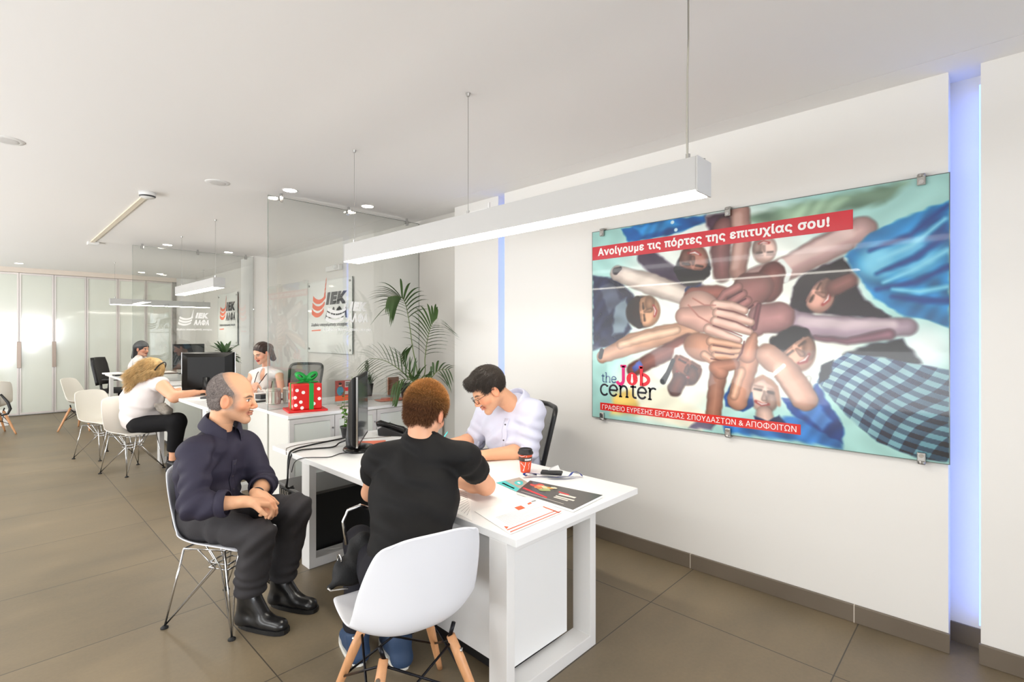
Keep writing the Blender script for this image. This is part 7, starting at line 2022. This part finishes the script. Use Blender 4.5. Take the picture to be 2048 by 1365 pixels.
# slab-serif logo: strokes with square serifs
def strokes(name, glyphs, x, y, h, w, m_, lift=.0018, serif=True):
    """glyphs: list of (advance, [stroke polylines in x-height units], [serif points])"""
    mb = MB()
    for adv, lines, sers in glyphs:
        for ln in lines:
            P_ = [Vector((p[0], p[1])) for p in ln]; L_, R_ = [], []
            for i, p in enumerate(P_):
                d = (P_[min(i + 1, len(P_) - 1)] - P_[max(i - 1, 0)]).normalized(); nn = Vector((-d.y, d.x)) * w / 2; L_.append(p + nn); R_.append(p - nn)
            mb.grid([[PP((x + q.x * h) / PW, (y + q.y * h) / PH, lift) for q in L_], [PP((x + q.x * h) / PW, (y + q.y * h) / PH, lift) for q in R_]])
        if serif:
            for sx, sy, sl in sers:
                mb.add([PP((x + a * h) / PW, (y + b_ * h) / PH, lift) for a, b_ in ((sx - sl, sy - w * .4), (sx + sl, sy - w * .4), (sx + sl, sy + w * .4), (sx - sl, sy + w * .4))], [(0, 1, 2, 3)])
        x += adv * h
    return mb.build(name, m_, t)
def arc(cx, cy, rx, ry, a0, a1, n=16): return [(cx + rx * math.cos(math.radians(a0 + (a1 - a0) * i / n)), cy + ry * math.sin(math.radians(a0 + (a1 - a0) * i / n))) for i in range(n + 1)]
g_e = (.98, [[(.08, .52), (.84, .52)], arc(.46, .5, .40, .47, 5, 325, 24)], [])
g_c = (.92, [arc(.46, .5, .40, .47, 40, 320, 20)], [(.78, .86, .07)])
g_n = (1.12, [[(.2, .0), (.2, .97)], arc(.52, .6, .32, .36, 180, 0, 12) + [(.84, 0)]], [(.2, .03, .15), (.84, .03, .15), (.12, .95, .1)])
g_t = (.70, [[(.3, 1.25), (.3, .25)] + arc(.52, .25, .22, .22, 180, 300, 8), [(.05, .95), (.6, .95)]], [])
g_r = (.80, [[(.2, 0), (.2, .97)], arc(.52, .6, .32, .36, 180, 60, 8)], [(.2, .03, .17), (.12, .95, .1), (.7, .9, .07)])
g_h = (1.12, [[(.2, .0), (.2, 1.5)], arc(.52, .6, .32, .36, 180, 0, 12) + [(.84, 0)]], [(.2, .03, .15), (.84, .03, .15), (.12, 1.48, .1)])
DKB = mat('poster_logo_ink', (34, 32, 40), .2, coat=.5); BLU = mat('poster_logo_blue', (48, 86, 130), .2, coat=.5)
LX = .0338 * PW
strokes('logo_lettering', [g_c, g_e, g_n, g_t, g_e, g_r], LX, .121 * PH, .0815 , .17, DKB)
strokes('logo_lettering', [g_t, g_h, g_e], .0385 * PW, .191 * PH, .047, .16, BLU)
PINKR = mat('poster_logo_red', (226, 44, 60), .2, coat=.5); PINK = mat('poster_logo_pink', (222, 40, 120), .2, coat=.5)
g_J = (.95, [[(.62, 1.5), (.62, .35)] + arc(.32, .35, .30, .33, 0, -160, 10)], [(.62, 1.48, .27)])
g_o = (1.12, [arc(.5, .5, .36, .38, 0, 360, 28)], [])
g_b = (1.1, [[(.2, .0), (.2, 1.5)], arc(.2, .5, .62, .40, 82, -82, 16)], [(.14, 1.46, .16)])
strokes('logo_lettering', [g_J], .1035 * PW, .186 * PH, .088, .27, PINK)
strokes('logo_lettering', [g_o, g_b], .1035 * PW + .080, .186 * PH, .088, .27, PINKR, .0019)
m = MB(); m.add([PP((.1035 * PW + .080 + .044 + .033 * math.cos(a)) / PW, (.186 * PH + .044 + .035 * math.sin(a)) / PH, .0021) for a in [i * .3142 for i in range(20)]], [tuple(range(20))]); m.build('logo_disc', PINKR, t)
m = MB(); cx, cy = .1035 * PW + .124, .186 * PH + .048
for pts in (((-.007, .028), (.007, .028), (.005, .018), (-.005, .018)), ((-.005, .017), (.005, .017), (.010, -.024), (0, -.036), (-.010, -.024))): m.add([PP((cx + a) / PW, (cy + b_) / PH, .0024) for a, b_ in pts], [tuple(range(len(pts)))])
m.build('tie_emblem', PWH, t)
